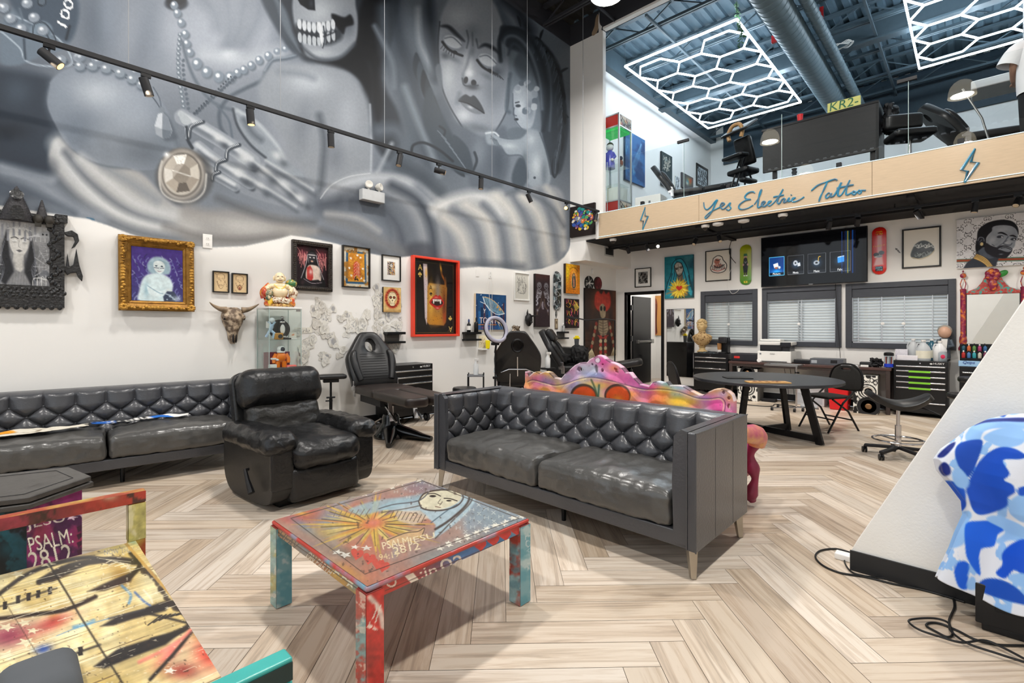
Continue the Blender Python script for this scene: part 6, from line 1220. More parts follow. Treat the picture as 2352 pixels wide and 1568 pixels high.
def board(name,label,wall,cx,cy,hwp,hhp,p,parts=()):
 if wall=='L':c=onX(cx,cy,XL);w=onX(cx+hwp,cy,XL).y-onX(cx-hwp,cy,XL).y;h=onX(cx,cy-hhp,XL).z-onX(cx,cy+hhp,XL).z;t=thing(name,label,'skateboard deck',c+Vector((.03,0,0)),PI/2)
 else:c=onY(cx,cy,wall);w=onY(cx+hwp,cy,wall).x-onY(cx-hwp,cy,wall).x;h=onY(cx,cy-hhp,wall).z-onY(cx,cy+hhp,wall).z;t=thing(name,label,'skateboard deck',c+Vector((0,-.03,0)),0)
 nx,ny=46,110;U,V=np.meshgrid(np.linspace(-1,1,nx),np.linspace(-1,1,ny));r=w/h;e=np.clip((np.abs(V)-(1-r))/r,0,1);wd=np.sqrt(np.maximum(0,1-e**2));kick=.03*np.clip((np.abs(V)-.72)/.28,0,1)**2
 P=np.stack([U.ravel()*w/2*wd.ravel(),(-.012-.0*U+kick*.9-.004*(1-U**2)*0+.006*U**2).ravel(),-V.ravel()*h/2],1);A=Art(50+50*(U*wd).ravel(),(V.ravel()+1)*50/r,'#888888');p(A,100/r)
 o=gridmesh('deck',P,nx,ny,paintmat('lacquered_deck',.22,.5,0,coat=.5),t,A.lin());s=o.modifiers.new('s','SOLIDIFY');s.thickness=.011;s.offset=-1
 for z in(.27,-.27):
  for x in(-.2,.2):
   for dz in(-.02,.02):pass
 return t
def sk1(A,H):
 A.C[:]=srgb('#2a2f33');A.blend('#c9ced2',.035,4,.58,.06,.9);A.blend('#6d8a94',.03,9,.6,.1,.6);A._g(50,H*.12,40,30,'#6f8a8a',.8,0);A._g(50,H*.5,30,60,'#101214',.6,0)
 for i in range(26):A.line([((i*37)%90+5,(i*61)%H),((i*37)%90+14,(i*61)%H+14),((i*37)%80+5,(i*61)%H+30)],3,('#e6e9ea','#15171a')[i%2],1)
board('skateboard_deck','dark skateboard deck with silvery skull graphics on the mural wall','L',1277.5,668,8.5,45.5,sk1)
c=onX(1277,713,XL);t=thing('lanyard_card','small framed card hanging on a strap under the dark skateboard deck','card',c+Vector((.003,0,0)),PI/2)
MB().box(-.012,.012,-.004,0,-.14,.02).box(-.03,.03,-.006,0,-.11,-.02).build('strap',M('patterned_strap','#8d8d8a',.7,var=.5,scale=40,col2='#222222',thr=(.45,.55)),t);panel('card',.09,.2,.01,lambda A:(A.C.__setitem__(slice(None),srgb('#6a5a48')),A.poly([(15,15),(85,15),(85,200),(15,200)],'#b5a58a'),A.ell(50,80,20,35,'#5a4a3c',.3)),mCanvas,t,'#5a4a3a',.008,y0=0,z0=-.26)
c=onX(1208,732,XL);t=MB();t.lathe([(.0,.10),(.04,.09),(.075,.04),(.08,-.02),(.06,-.09),(.03,-.13),(0,-.14)],(0,-.03,0),18,sy=.8);t.cyl((.03,-.08,.05),(.17,-.13,.06),.018,.002,8);t.cyl((-.04,-.03,.09),(-.03,-.03,.17),.02,.004,8);t.ell((0,-.09,-.06),(.03,.03,.02))
o=t.build('horned_mask',M('glossy_black_mask','#141214',.35,var=.2),None,loc=c+Vector((.04,0,0)),rz=PI/2);_set(o,'small black horned mask on the wall left of the bone canvas','mask')
def plate(label,cx,cy,kind,w=.075,h=.12):
 c=onX(cx,cy,XL);t=thing('wall_outlet',label,'wall outlet',c+Vector((.001,0,0)),PI/2);MB().box(-w/2,w/2,-.007,0,-h/2,h/2).build('cover_plate',mWhite,t,bevel=.003)
 for z in(-.03,.03):
  if kind:MB().box(-.017,.017,-.010,-.006,z-.014,z+.014).mat(1).box(-.009,-.006,-.0105,-.0095,z-.006,z+.008).box(.006,.009,-.0105,-.0095,z-.006,z+.008).build('socket',[mWhite,mBlkM],t)
 return t
plate('grey wall outlet on the hem of the mural above the face drawings',476.5,554,1,.09,.15);plate('white blank wall plate above the city painting, nearer the red poster',1096.5,627,0);plate('white wall outlet with a plugged in cord above the city painting',1125.5,631,1)
cable('white_cable','white cord hanging from the wall outlet down past the city painting',[tuple(onX(x,y,XL+.055))for x,y in((1127,638),(1123,652),(1124,680),(1126,700),(1128,725),(1126,755),(1124,775))],.004,mWhite)
cable('white_cable','second white cord beside it looping off the same outlet',[tuple(onX(x,y,XL+.05))for x,y in((1129,640),(1131,660),(1130,690),(1130,720),(1131,760))],.003,mWhite)
c=onX(1360,624,XL);o=MB().box(-.035,.035,-.045,0,-.055,.055).build('motion_sensor',mWhite,None,bevel=.01,loc=c+Vector((.001,0,0)),rz=PI/2);_set(o,'small white motion sensor above the oval plaques','sensor')
w,h,c=place('L',824,875,436,462,445,468);t=thing('emergency_light','grey emergency light box with two lamp heads on the mural','emergency light',c+Vector((.002,0,0)),PI/2)
MB().box(-w/2,w/2,-.10,0,-h/2,h/2).build('housing',M('light_grey_enamel','#c3c5c6',.4),t,bevel=.008)
for x,a in((-w*.15,-.3),(w*.32,.5)):
 hd=MB();hd.cyl((x,-.05,h/2),(x,-.05,h/2+.04),.014);hd.lathe([(.0,-.045),(.03,-.045),(.05,-.01),(.052,.03),(.045,.035),(.0,.025)],(x,-.05,h/2+.075),20,axis=(a,-1,.1));hd.build('lamp_head',M('offwhite_lamp_head','#d5d2ca',.35),t)
def cow():
 c=onX(533,735,XL);t=thing('carved_cow_skull','carved brown cow skull with horns on the white wall','animal skull',c+Vector((.002,0,0)),PI/2)
 mSk=M('carved_bone','#6d5a49',.55,var=.5,scale=22,col2='#b7a48c',thr=(.42,.62),bump=1,bscale=70)
 s=MB()
 def fn(u,v):
  z=.14-.40*v;w=np.interp(v,[0,.08,.25,.4,.55,.7,.88,1],[.05,.10,.115,.10,.075,.052,.045,.02]);a=PI*(u);d=np.interp(v,[0,.1,.3,.6,.9,1],[.04,.10,.125,.10,.08,.05]);return Vector((-w*math.cos(a),-d*math.sin(a)-.005,z))
 s.grid(fn,26,36);
 for sx in(-1,1):s.ell((sx*.085,-.06,.03),(.03,.045,.035)).mat(1).ell((sx*.095,-.07,.02),(.014,.03,.022)).mat(0)
 s.mat(1).ell((.014,-.085,-.2),(.010,.02,.05)).ell((-.014,-.085,-.2),(.010,.02,.05));s.build('skull',[mSk,M('dark_socket','#1d1612',.7)],t)
 for sx in(-1,1):
  h=MB();h.tube(spline([(sx*.08,-.06,.11),(sx*.14,-.07,.12),(sx*.20,-.08,.15),(sx*.245,-.10,.185)],6),[.036-.033*k/18 for k in range(19)],12);h.build('horn',M('pale_horn','#a08a70',.45,var=.35,scale=14,col2='#6a5a48'),t)
cow()
def stencils():
 rr=random.Random(4);pts=[]
 for i in range(112):
  u=rr.random();v=rr.random()
  x=690+225*u;top=np.interp(x,[690,720,740,780,830,850,870,905],[830,705,700,712,720,700,665,740]);bot=np.interp(x,[690,720,780,830,905],[845,835,820,805,800]);y=top+(bot-top)*v;pts.append((x,y))
 pts+=[(729,690),(728,705),(727,722),(864,660),(866,672),(862,690),(917,702),(918,730),(916,745),(684,762),(692,800),(690,830)]
 for i,(x,y)in enumerate(pts):
  c=onX(x,y,XL);w=.028+.036*rr.random();h=w*(.7+.9*rr.random());n=10+rr.randint(0,5);ph=rr.random()*6
  nx,ny=10,12;R,T=np.meshgrid(np.linspace(0,1,8),np.linspace(0,2*PI,17));rad=1+.18*np.sin(3*T+ph)+.1*np.sin(5*T+2*ph)
  X=R*rad*np.cos(T)*w;Z=R*rad*np.sin(T)*h;A=Art(50+40*(X/w).ravel(),50+40*(Z/h).ravel(),('#e6e3da','#dedad2','#eae7df')[i%3])
  kind=i%4
  for k in range(9):a=k*.7+ph;A.line([(50+10*math.cos(a),50+10*math.sin(a)),(50+26*math.cos(a+.5),50+26*math.sin(a+.5)),(50+30*math.cos(a+1),50+22*math.sin(a))],1.8+1.2*(kind==1),('#8f9299','#6a6c74','#a5a19a','#84889a')[kind],1.5,.6)
  if kind==3:A.ell(50,50,22,22,'#8d8d92',.6,.7)
  A.blend('#b9b3a6',.05,i,.6,.1,.5)
  P=np.stack([X.ravel(),(-.0004-.0012*(R**2)*np.sin(T+ph)**2).ravel(),Z.ravel()],1)
  o=gridmesh('stencil_paper',P,8,17,paintmat('paper_sheet',.85,.2),None,A.lin());o.location=c+Vector((.0015+.0004*(i%31),0,0));o.rotation_euler=(0,0,PI/2)
  _set(o,'tattoo stencil paper taped in the crowded cluster on the white wall','stencil paper','tattoo stencil papers taped to the wall')
stencils()
art('stencil_lettering','tattoo lettering stencil beside the display case','stencil paper','L',(676,716,752,764,752,765),lambda A:(A.C.__setitem__(slice(None),srgb('#e6e2d6')),A.text('Tarlo',12,26,20,'#55555a',w=72,shear=.3)),d=.003,px=.006)
def shelf(label,l,r,t0,b0,glass=0):
 w,h,c=place('L',l,r,t0,b0,t0,b0);t=thing('wall_shelf',label,'wall shelf',c+Vector((.001,0,0)),PI/2)
 MB().box(-w/2,w/2,-.11,0,h/2-.035,h/2).build('upper_board',mBlk,t,bevel=.003);MB().box(-w/2,w/2,-.11,0,-h/2,-h/2+.03).build('lower_board',mBlk,t,bevel=.003);MB().box(-w/2+.02,w/2-.07,-.05,0,-h/2+.03,h/2-.035).build('back_block',M('smoked_board','#3f3c38',.35),t)
 return c,w,h
shelf('empty small black wall shelf below the skull plaque',880,922,762,788)
c,w,h=shelf('small black wall shelf holding two ink bottles',1061,1096,762,782)
def bottle(name,label,cat,loc,r,h,m,cap=None,neck=.35,ch=.03,lab=None,group=None,parent=None,handle=False,n=20):
 t=thing(name,label,cat,loc,0,group);MB().lathe([(0,0),(r*.92,0),(r,r*.15),(r,h*.72),(r*.85,h*.8),(r*neck,h*.9),(r*neck,h)],(0,0,0),n).build('body',m,t)
 if cap:MB().lathe([(r*neck*1.15,h),(r*neck*1.2,h+ch*.6),(r*neck*.4,h+ch),(0,h+ch)],(0,0,0),n).build('cap',cap,t)
 if lab:MB().lathe([(r*1.012,h*.2),(r*1.012,h*.62)],(0,0,0),n).build('paper_label',lab,t)
 return t
z=c.z+h/2
bottle('ink_bottle','dark blue capped ink bottle with white label on the wall shelf','bottle',(XL+.055,c.y-w*.2,z),.032,.16,mBlk,M('blue_cap','#2a3a6a',.4),.4,.05,M('white_paper','#e9e8e2',.7))
bottle('ink_bottle','plain black ink bottle on the wall shelf right of the labelled one','bottle',(XL+.055,c.y+w*.28,z),.034,.19,mBlk,mBlk,.3,.05)
c,w,h=shelf('small black wall shelf behind the reclined black tattoo chair',1278,1297,761,778)
bottle('spray_bottle','clear bottle standing on the wall shelf behind the reclined tattoo chair','bottle',(XL+.055,c.y+.02,c.z+h/2),.03,.14,M('clear_plastic','#e6e9ea',.1,trans=.8),mWhite)
mYel=M('yellow_plastic','#f2dc12',.35,var=.04)
c=onX(1108,788,XL);t=thing('paper_chart','cream printed chart on a small white ledge by the yellow bin','wall chart',c+Vector((.002,0,0)),PI/2)
panel('chart',.17,.2,.004,lambda A:lines(A,'#ece2c8','#b59a78',20,2),mCanvas,t,'#e6dcc4',.01,y0=0,z0=.03);MB().box(-.1,.1,-.09,0,-.11,-.09).build('ledge',mWhite,t,bevel=.003)
def sharps(label,loc,h=.15,lid=False,m=None):
 t=thing('sharps_bin',label,'sharps container',loc,0);MB().cyl((0,0,0),(0,0,h),.045,.058,4).build('body',m or mYel,t,bevel=.008)
 if lid:MB().box(-.05,.05,-.04,.04,h,h+.03).box(-.02,.03,-.03,.03,h+.03,h+.06).build('lid',mYel,t,bevel=.006)
 return t
c=onX(1117,795,XL+.06);sharps('yellow sharps bin on the white ledge under the city painting',(XL+.075,c.y+.02,onX(1108,803,XL).z+.02),.14)
c=onX(1176,762,XL);t=MB();pillow(t,(0,0,0),(.16,.11,.24),.05,n=18,wr=.05,wf=16,seed=3);o=weld(t.build('crumpled_foil_mask',M('crumpled_foil','#9d8f80',.25,metal=.9,var=.3),None));o.location=c+Vector((.08,0,0));o.rotation_euler=(.35,0,PI/2);_set(o,'crumpled silver foil mask on the wall right of the ring light','mask')
def lettering(txt,w,parent,loc,rot,m,depth=.0015,name='lettering',shear=0,bold=0):
 V,T=text_tris(txt);k=w/V[:,0].max();mb=MB();mb.add([Vector((x*k+y*k*shear,-depth,y*k))for x,y in V],[tuple(t)for t in T])
 o=mb.build(name,m,parent,smooth=False,loc=loc,rot=rot);s=o.modifiers.new('s','SOLIDIFY');s.thickness=depth;s.offset=0;return o
def ringpad(mb,outer,hole,y0,y1,N=64,bulge=.015,T=None):
 """padded board with a real opening: outer/hole give points (x,z) by angle"""
 q=[];rings=[]
 def ring(f,s,y):
  o=len(q)
  for i in range(N):
   a=2*PI*i/N;ho=hole(a);ou=outer(a);q.append(Vector((ho[0]+(ou[0]-ho[0])*s,y,ho[1]+(ou[1]-ho[1])*s)))
  rings.append(o)
 for s,y in((0,y1),(0,y0+.02),(.06,y0),(.35,y0-bulge*.5),(.75,y0-bulge*.5),(.93,y0+.004),(1,y0+.03),(1,y1-.012),(.97,y1),(.0,y1)):ring(None,s,y)
 f=[(rings[k]+i,rings[k]+(i+1)%N,rings[k+1]+(i+1)%N,rings[k+1]+i)for k in range(len(rings)-1)for i in range(N)]
 if T is not None:q=[T@p for p in q]
 mb.add(q,f)
def ray_poly(poly,c):
 def f(a):
  d=(math.cos(a),math.sin(a));best=None
  for i in range(len(poly)):
   x0,y0=poly[i-1];x1,y1=poly[i];ex,ey=x1-x0,y1-y0;den=d[0]*ey-d[1]*ex
   if abs(den)<1e-9:continue
   t=((x0-c[0])*ey-(y0-c[1])*ex)/den;u=((x0-c[0])*d[1]-(y0-c[1])*d[0])/den
   if t>0 and-1e-6<=u<=1+1e-6:best=t if best is None else max(best,t)
  best=best or.1;return(c[0]+d[0]*best,c[1]+d[1]*best)
 return f
BACK=spline([(-.26,0),(.26,0),(.30,.10),(.325,.30),(.305,.42),(.18,.62),(.12,.70),(.07,.72),(-.07,.72),(-.12,.70),(-.18,.62),(-.305,.42),(-.325,.30),(-.30,.10)],4,True)
def make_bed(label,loc,rz,tilt=20,seam=True,legup=0,base='star',back='front',seatz=.60,open_hole=True,leglen=.72,pillow_=False):
 t=thing('tattoo_chair',label,'tattoo chair',loc,rz)
 if base=='star':
  b=MB();arms=[(.52,.26),(.52,-.26),(-.48,.26),(-.48,-.26)]
  b.lathe([(.20,.0),(.20,.04),(.15,.10),(.105,.17),(.10,.24),(.085,.27),(0,.27)],(0,0,0),28)
  for x,y in arms:
   P=[(x*k,y*k)for k in(0,.45,1)];b.tube([(0,0,.08),(x*.4,y*.4,.06),(x*.8,y*.8,.036),(x,y,.030)],[.10,.075,.042,.03],12)
  b.build('base',M('glossy_black_moulding','#0d0d0e',.2,coat=.4),t);
  MB().cyl((0,0,.27),(0,0,seatz-.12),.035,n=20).build('hydraulic_column',mChrome,t)
  p=MB();p.beam((-.14,-.06,.2),(-.26,-.14,.12),.03,.012).box(-.34,-.24,-.2,-.12,.105,.12);p.build('foot_pedal',mSteel,t)
 else:MB().box(-.42,.30,-.24,.24,.02,seatz-.1).build('base',M('black_box_base','#141415',.45),t,bevel=.01)
 s=MB();s.box(-.40,.20,-.22,.22,seatz-.19,seatz-.09);s.build('seat_frame',mBlkM,t,bevel=.004)
 c=MB();pillow(c,(-.15,0,seatz-.05),(.60,.57,.10),.035,crown=.012,n=14);weld(c.build('seat_cushion',mVinBr if seam else mVin,t))
 for sy in(-1,1):
  c=MB();R=Matrix.Rotation(-legup,4,'Y');o=[(0,0),(leglen-.09,0),(leglen-.02,.03),(leglen,.09),(leglen-.01,.20),(leglen-.06,.268),(0,.285)]
  c.T=tr(.155,0,seatz-.05)@Matrix.Rotation(-legup,4,'Y');n=len(o);T2=Matrix(((1,0,0,0),(0,0,sy,0),(0,1,0,0),(0,0,0,1)))
  c.prism([(x,.004+y)for x,y in o],-.05,.05,T2);c.build('leg_cushion',mVinBr if seam else mVin,t,bevel=.032,seg=4)
  br=MB();br.beam((.18,sy*.16,seatz-.16),(.5,sy*.16,seatz-.32),.02,.02).beam((.30,sy*.15,seatz-.10),(.36,sy*.15,seatz-.33),.05,.008);br.build('chrome_strut',mChrome,t)
  hb=MB();hb.box(-.46,-.40,sy*.285-.004,sy*.285+.004,seatz-.13,seatz+.0).box(-.50,-.42,sy*.29-.004,sy*.29+.004,seatz-.06,seatz+.06);hb.build('hinge_bracket',mChrome,t,bevel=.003)
 R=tr(-.45,0,seatz-.01)@Matrix.Rotation(-math.radians(tilt),4,'Y')@Matrix(((0,-1,0,0),(1,0,0,0),(0,0,1,0),(0,0,0,1)))
 b=MB();hc=(0,.53);hole=lambda a:(hc[0]+.062*math.cos(a),hc[1]+.085*math.sin(a))
 if not open_hole:hole=lambda a:(hc[0]+.004*math.cos(a),hc[1]+.004*math.sin(a))
 ringpad(b,ray_poly(BACK,hc),hole,-.05,.05,72,.02,R);bk=b.build('backrest',mVin,t,ang=50)
 if back=='front':
  for sx in(-1,1):
   p=MB();p.T=R;p.tube(spline([(sx*.20,-.062,.05),(sx*.235,-.066,.2),(sx*.25,-.066,.36),(sx*.22,-.06,.45)],5),[.035,.038,.04,.04,.042,.042,.045,.045,.045,.045,.045,.042,.04,.036,.03,.02],10);p.build('side_bolster',mVin,bk)
  p=MB();p.T=R
  for k in range(11):z=.06+k*.034;p.tube([(-.165,-.0625,z),(.165,-.0625,z)],.0022,4)
  p.build('stitch_lines',mBlk,bk)
  MB().ell((0,0,0),(.001,.001,.001))
  if pillow_:
   p=MB();p.T=R;pillow(p,(0,-.10,.55),(.36,.11,.24),.05,n=12);weld(p.build('head_pillow',mVin,bk))
 if back=='rear':
  p=MB();p.T=R;p.lathe([(.062,0),(.075,-.012),(.088,0)],(0,.052,.53),28,axis=(0,-1,0),sy=1.15);p.build('face_hole_rim',mBlk,bk)
  p=MB();p.T=R;p.beam((0,.066,.1),(0,.066,.38),.018,.012);p.build('slide_bar',mChrome,bk)
  p=MB();p.T=R;p.tube([(-.23,.058,.15),(-.12,.075,.2),(-.105,.075,.2),(.105,.075,.2),(.12,.075,.2),(.23,.058,.15)],.008,8);p.build('frame_tube',mChrome,bk)
  p=MB();p.tube([(-.52,.105,seatz+.16),(-.53,.115,.2),(-.5,.115,.12)],.009,8).tube([(-.52,-.105,seatz+.16),(-.53,-.115,.2),(-.5,-.115,.12)],.009,8).tube([(-.53,.11,seatz-.1),(-.53,-.11,seatz-.1)],.008,8);p.build('support_frame',mChrome,t)
  p=MB();p.T=R;p.box(-.31,-.25,.05,.056,.02,.09);p.build('side_plate',mSteel,bk)
 return t
make_bed('black tattoo chair with an open face hole standing beside the recliner',(-5.05,3.2,0),math.radians(-8),25,leglen=.86,seatz=.585)
make_bed('black tattoo chair turned away, showing the rear of its backrest',(-4.93,5.32,0),math.radians(131),14,False,0,'box','rear',.56,open_hole=False,leglen=.55)
make_bed('reclined black tattoo chair with a head pillow and clothes thrown on it',(-4.76,6.93,0),math.radians(30),33,False,.18,'box','front',.66,open_hole=False,pillow_=True)
b=MB();pillow(b,(0,0,.15),(.28,.26,.32),.11,n=22,wr=.03,wf=9,seed=8);o=weld(b.build('black_backpack',M('black_nylon','#0f0f11',.7,bump=.3,bscale=120),None));o.location=(-4.90,6.80,.69);o.rotation_euler=(0,0,.5);_set(o,'bulky black backpack sitting on the reclined tattoo chair','backpack')
b=MB();pillow(b,(0,0,.05),(.26,.30,.16),.05,n=20,wr=.03,wf=10,seed=18);o=weld(b.build('black_jacket',M('black_fleece','#0b0b0c',.9),None));o.location=(-5.10,6.70,.72);_set(o,'folded black jacket lying against the reclined chair backrest','jacket')
def round_stool(label,loc,zt=.5,r=.16,back=False,fr=False,rz=0):
 t=thing('rolling_stool',label,'stool',loc,rz)
 MB().lathe([(0,zt-.065),(r*.92,zt-.065),(r,zt-.05),(r,zt-.015),(r*.94,zt),(0,zt+.004)],(0,0,0),28).build('seat',mVin,t)
 MB().cyl((0,0,.08),(0,0,zt-.06),.02).build('gas_lift',mChrome if fr else mBlk,t)
 b=MB()
 for k in range(5):a=k*2*PI/5+.3;b.tube([(0,0,.09),(.13*math.cos(a),.13*math.sin(a),.085),(.25*math.cos(a),.25*math.sin(a),.06)],[.025,.02,.015],8)
 b.build('star_base',mBlk,t)
 for k in range(5):a=k*2*PI/5+.3;x,y=.25*math.cos(a),.25*math.sin(a);MB().cyl((x-.012,y,.025),(x+.012,y,.025),.025,n=14).build('caster',mBlk,t)
 return t
round_stool('round black padded stool behind the leg end of the tattoo chair',(-4.95,4.27,0),.5)
t=thing('armrest_stand','black padded armrest on a height adjustable pole by the white wall','armrest stand',(-5.68,2.76,0),PI/2-.35)
p=MB();pillow(p,(0,0,.70),(.36,.16,.055),.025,crown=.008,n=12);weld(p.build('arm_pad',mVin,t));MB().box(-.09,.09,-.05,.05,.635,.675).build('pad_bracket',mBlk,t,bevel=.006)
MB().cyl((0,0,.1),(0,0,.45),.019).cyl((0,0,.4),(0,0,.64),.013).build('pole',mBlk,t);MB().cyl((-.05,0,.45),(.05,0,.45),.011).cyl((-.06,0,.41),(.02,0,.41),.009).build('clamp_knob',mBlkM,t)
for k in range(3):a=k*2*PI/3;MB().tube([(0,0,.12),(.12*math.cos(a),.12*math.sin(a),.06),(.21*math.cos(a),.21*math.sin(a),.012)],.011,8).build('leg',mBlk,t)
mChest=M('black_powder_coat','#101012',.35,var=.06)
def tool_chest(label,loc,rz,w,d,h,rows,casters=True,logo=True,tape=0,top=None,h0=.12):
 t=thing('tool_chest',label,'tool chest',loc,rz);hw=w/2;z0=h0 if casters else 0
 MB().box(-hw,hw,-d,0,z0,h).build('cabinet',mChest,t,bevel=.005)
 zt=h-.07
 for i,dh in enumerate(rows):
  z1=zt;z=zt-dh+.006;dr=MB().box(-hw+.02,hw-.02,-d-.012,-d,z,z1).build('drawer',mChest,t,bevel=.003)
  MB().box(-hw+.03,hw-.03,-d-.028,-d-.012,z1-.022,z1-.004).build('drawer_pull',M('polished_pull','#d0d0d2',.22,metal=1,var=.02),dr,bevel=.004)
  if tape and 1<=i<=4:MB().box(-hw*.42,hw*.38,-d-.0295,-d-.0285,z1-.03,z1-.003).build('green_tape',M('green_masking_tape','#7fc832',.6),dr)
  zt-=dh
 MB().lathe([(.012,0),(.010,.006),(0,.006)],(0,-d-.001,h-.035),12,axis=(0,-1,0)).build('lock',mChrome,t)
 if logo:
  lettering('HUSKY',.115*w/.6,t,(hw-.155*w/.6,-d-.001,h-.045),(0,0,0),M('logo_white','#e8e8e8',.4))
  q=MB();q.prism([(0,.0),(.02,.012),(.04,.0),(.02,-.012)],-.0025,-.001);q.build('logo_emblem',M('logo_white','#e8e8e8',.4),t,loc=(hw-.20*w/.6,-d,h-.037))
 if casters:
  for sx in(-1,1):
   for y in(-d+.06,-.06):
    c=MB();x=sx*(hw-.06);c.cyl((x-.018,y,.055),(x+.018,y,.055),.055,n=20).mat(1).cyl((x-.02,y,.055),(x+.02,y,.055),.026,n=12).mat(0).box(x-.025,x+.025,y-.03,y+.03,.1,.125);c.build('caster',[mBlkM,mSteel],t)
 return t
tool_chest('black drawer chest on casters behind the tattoo chair beside the recliner',(-5.90,3.83,0),PI/2,.66,.40,.80,(.085,.085,.14,.20))
t=thing('ring_light','white ring light on a black stand in front of the city painting','ring light',(-4.72,4.62,0),1.4)
Rr=.165;N=40;b=MB();b.T=tr(0,-.03,1.275)@rotx(-.28)
b.tube([(Rr*math.cos(2*PI*i/N),0,Rr*math.sin(2*PI*i/N))for i in range(N)],.025,12,close=True);b.build('ring',M('ring_diffuser','#a3a2b2',.45,var=.02),t)
b=MB();b.T=tr(0,-.03,1.275)@rotx(-.28);b.tube([(Rr*math.cos(2*PI*i/N),.018,Rr*math.sin(2*PI*i/N))for i in range(N)],.026,12,close=True);b.build('rear_shell',mBlk,t)
MB().cyl((0,0,.14),(0,0,.62),.014).cyl((0,0,.6),(0,0,.98),.010).cyl((0,0,.96),(0,-.02,1.06),.016,.014).build('pole',mBlk,t);MB().box(-.05,.05,-.03,.03,1.06,1.10).build('phone_clip',mBlkM,t,bevel=.005);MB().cyl((-.03,0,.62),(.03,0,.62),.018).build('collar',mBlk,t)
for k in range(3):a=k*2*PI/3+.4;MB().tube([(0,0,.3),(.17*math.cos(a),.17*math.sin(a),.01)],.009,8).build('leg',mBlk,t)
b=MB();pillow(b,(0,0,0),(.10,.03,.16),.014,n=10,wr=.02,wf=12,seed=2);o=weld(b.build('face_mask',M('pale_blue_mask','#dbe7ee',.9),None));o.location=(-4.83,4.77,.66);o.rotation_euler=(.2,0,.6);_set(o,'pale blue face mask hooked on the side of the turned tattoo chair','face mask')
def spray(label,loc,m,rz=0):
 t=thing('spray_bottle',label,'spray bottle',loc,rz);MB().lathe([(0,0),(.036,0),(.038,.02),(.038,.14),(.016,.18),(.014,.2)],(0,0,0),18).build('body',m,t);MB().box(-.02,.055,-.014,.014,.2,.235).box(.02,.03,-.01,.01,.16,.205).build('trigger_head',mWhite,t,bevel=.004);return t
tc=thing('supply_cart','small grey cart between the ring light and the turned tattoo chair','cart',(-5.22,4.72,0),.8);MB().box(-.12,.12,-.12,.12,.60,.62).box(-.12,.12,-.12,.12,.2,.22).build('tray',mGrey,tc,bevel=.004)
for x in(-.11,.11):
 for y in(-.11,.11):MB().cyl((x,y,0),(x,y,.64),.009).build('leg',mBlk,tc)
spray('white spray bottle on the grey cart left of the turned tattoo chair',(-5.22,4.72,.621),M('milky_plastic','#e3e6e6',.4))
tb=thing('side_stand','small black stand at the right of the turned tattoo chair','stand',(-4.62,5.62,0));MB().lathe([(0,.68),(.12,.68),(.12,.70),(0,.70)],(0,0,0),24).build('top',mBlk,tb);MB().cyl((0,0,.02),(0,0,.68),.016).build('pole',mBlk,tb);MB().lathe([(0,0),(.14,0),(.12,.02),(0,.025)],(0,0,0),24).build('base',mBlk,tb)
spray('white spray bottle standing right of the turned tattoo chair',(-4.62,5.62,.70),M('milky_plastic','#e3e6e6',.4))
sharps('grey sharps bin with a raised yellow lid by the reclined chair',(-5.35,7.35,.93),.16,True,M('dark_grey_bin','#4b4d50',.4))
st=thing('small_cabinet','black cabinet behind the reclined tattoo chair','cabinet',(-5.55,7.35,0));MB().box(-.33,.33,-.2,.2,.03,.93).build('body',mChest,st,bevel=.006);MB().box(-.33,.33,-.2,.2,0,.03).build('plinth',mBlkM,st)
t=thing('boom_lamp','black boom arm lamp standing by the rag figure painting','lamp',(-4.74,7.68,0));b=MB();b.lathe([(0,0),(.16,0),(.15,.02),(.02,.04)],(0,0,0),24);b.build('base',mBlk,t);MB().cyl((0,0,.03),(0,0,1.43),.012).build('pole',mBlk,t);MB().tube([(0,0,1.43),(-.12,-.14,1.46),(-.36,-.40,1.43)],.010,8).build('boom_arm',mBlk,t);MB().beam((-.33,-.37,1.43),(-.62,-.60,1.50),.05,.022).build('lamp_bar',mBlkM,t,bevel=.004)
def display_case():
 x0,x1,y0,y1,H=-5.91,-5.55,2.0,2.345,1.53
 t=thing('display_case','narrow glass display case with white top against the white wall','display case',((x0+x1)/2,(y0+y1)/2,0),PI/2);hw,hd=(y1-y0)/2,(x1-x0)/2
 MB().box(-hw-.008,hw+.008,-hd-.008,hd,H-.022,H).build('top_panel',mWhite,t,bevel=.003);MB().box(-hw,hw,-hd,hd,0,.06).build('base_panel',mWhite,t,bevel=.003)
 for z in(.46,.82,1.165):MB().box(-hw+.008,hw-.008,-hd+.01,hd-.01,z-.005,z).build('glass_shelf',mGlassT,t,smooth=False)
 for nm,a in(('side_glass',(-hw,-hw+.004,-hd,hd)),('side_glass',(hw-.004,hw,-hd,hd)),('glass_door',(-hw+.005,hw-.005,-hd,-hd+.004)),('back_glass',(-hw+.005,hw-.005,hd-.004,hd))):MB().box(*a,.06,H-.022).build(nm,mGlassT,t,smooth=False)
 e=MB();
 for x in(-hw,hw):
  for y in(-hd,hd):e.box(x-.003,x+.003,y-.003,y+.003,.06,H-.022)
 e.build('glass_edge',M('green_glass_edge','#a9bdb9',.2),t);MB().box(hw-.05,hw-.01,-hd-.004,-hd+.012,H-.05,H-.024).build('hinge',mSteel,t)
 return(x0+x1)/2,(y0+y1)/2
dx,dy=display_case()
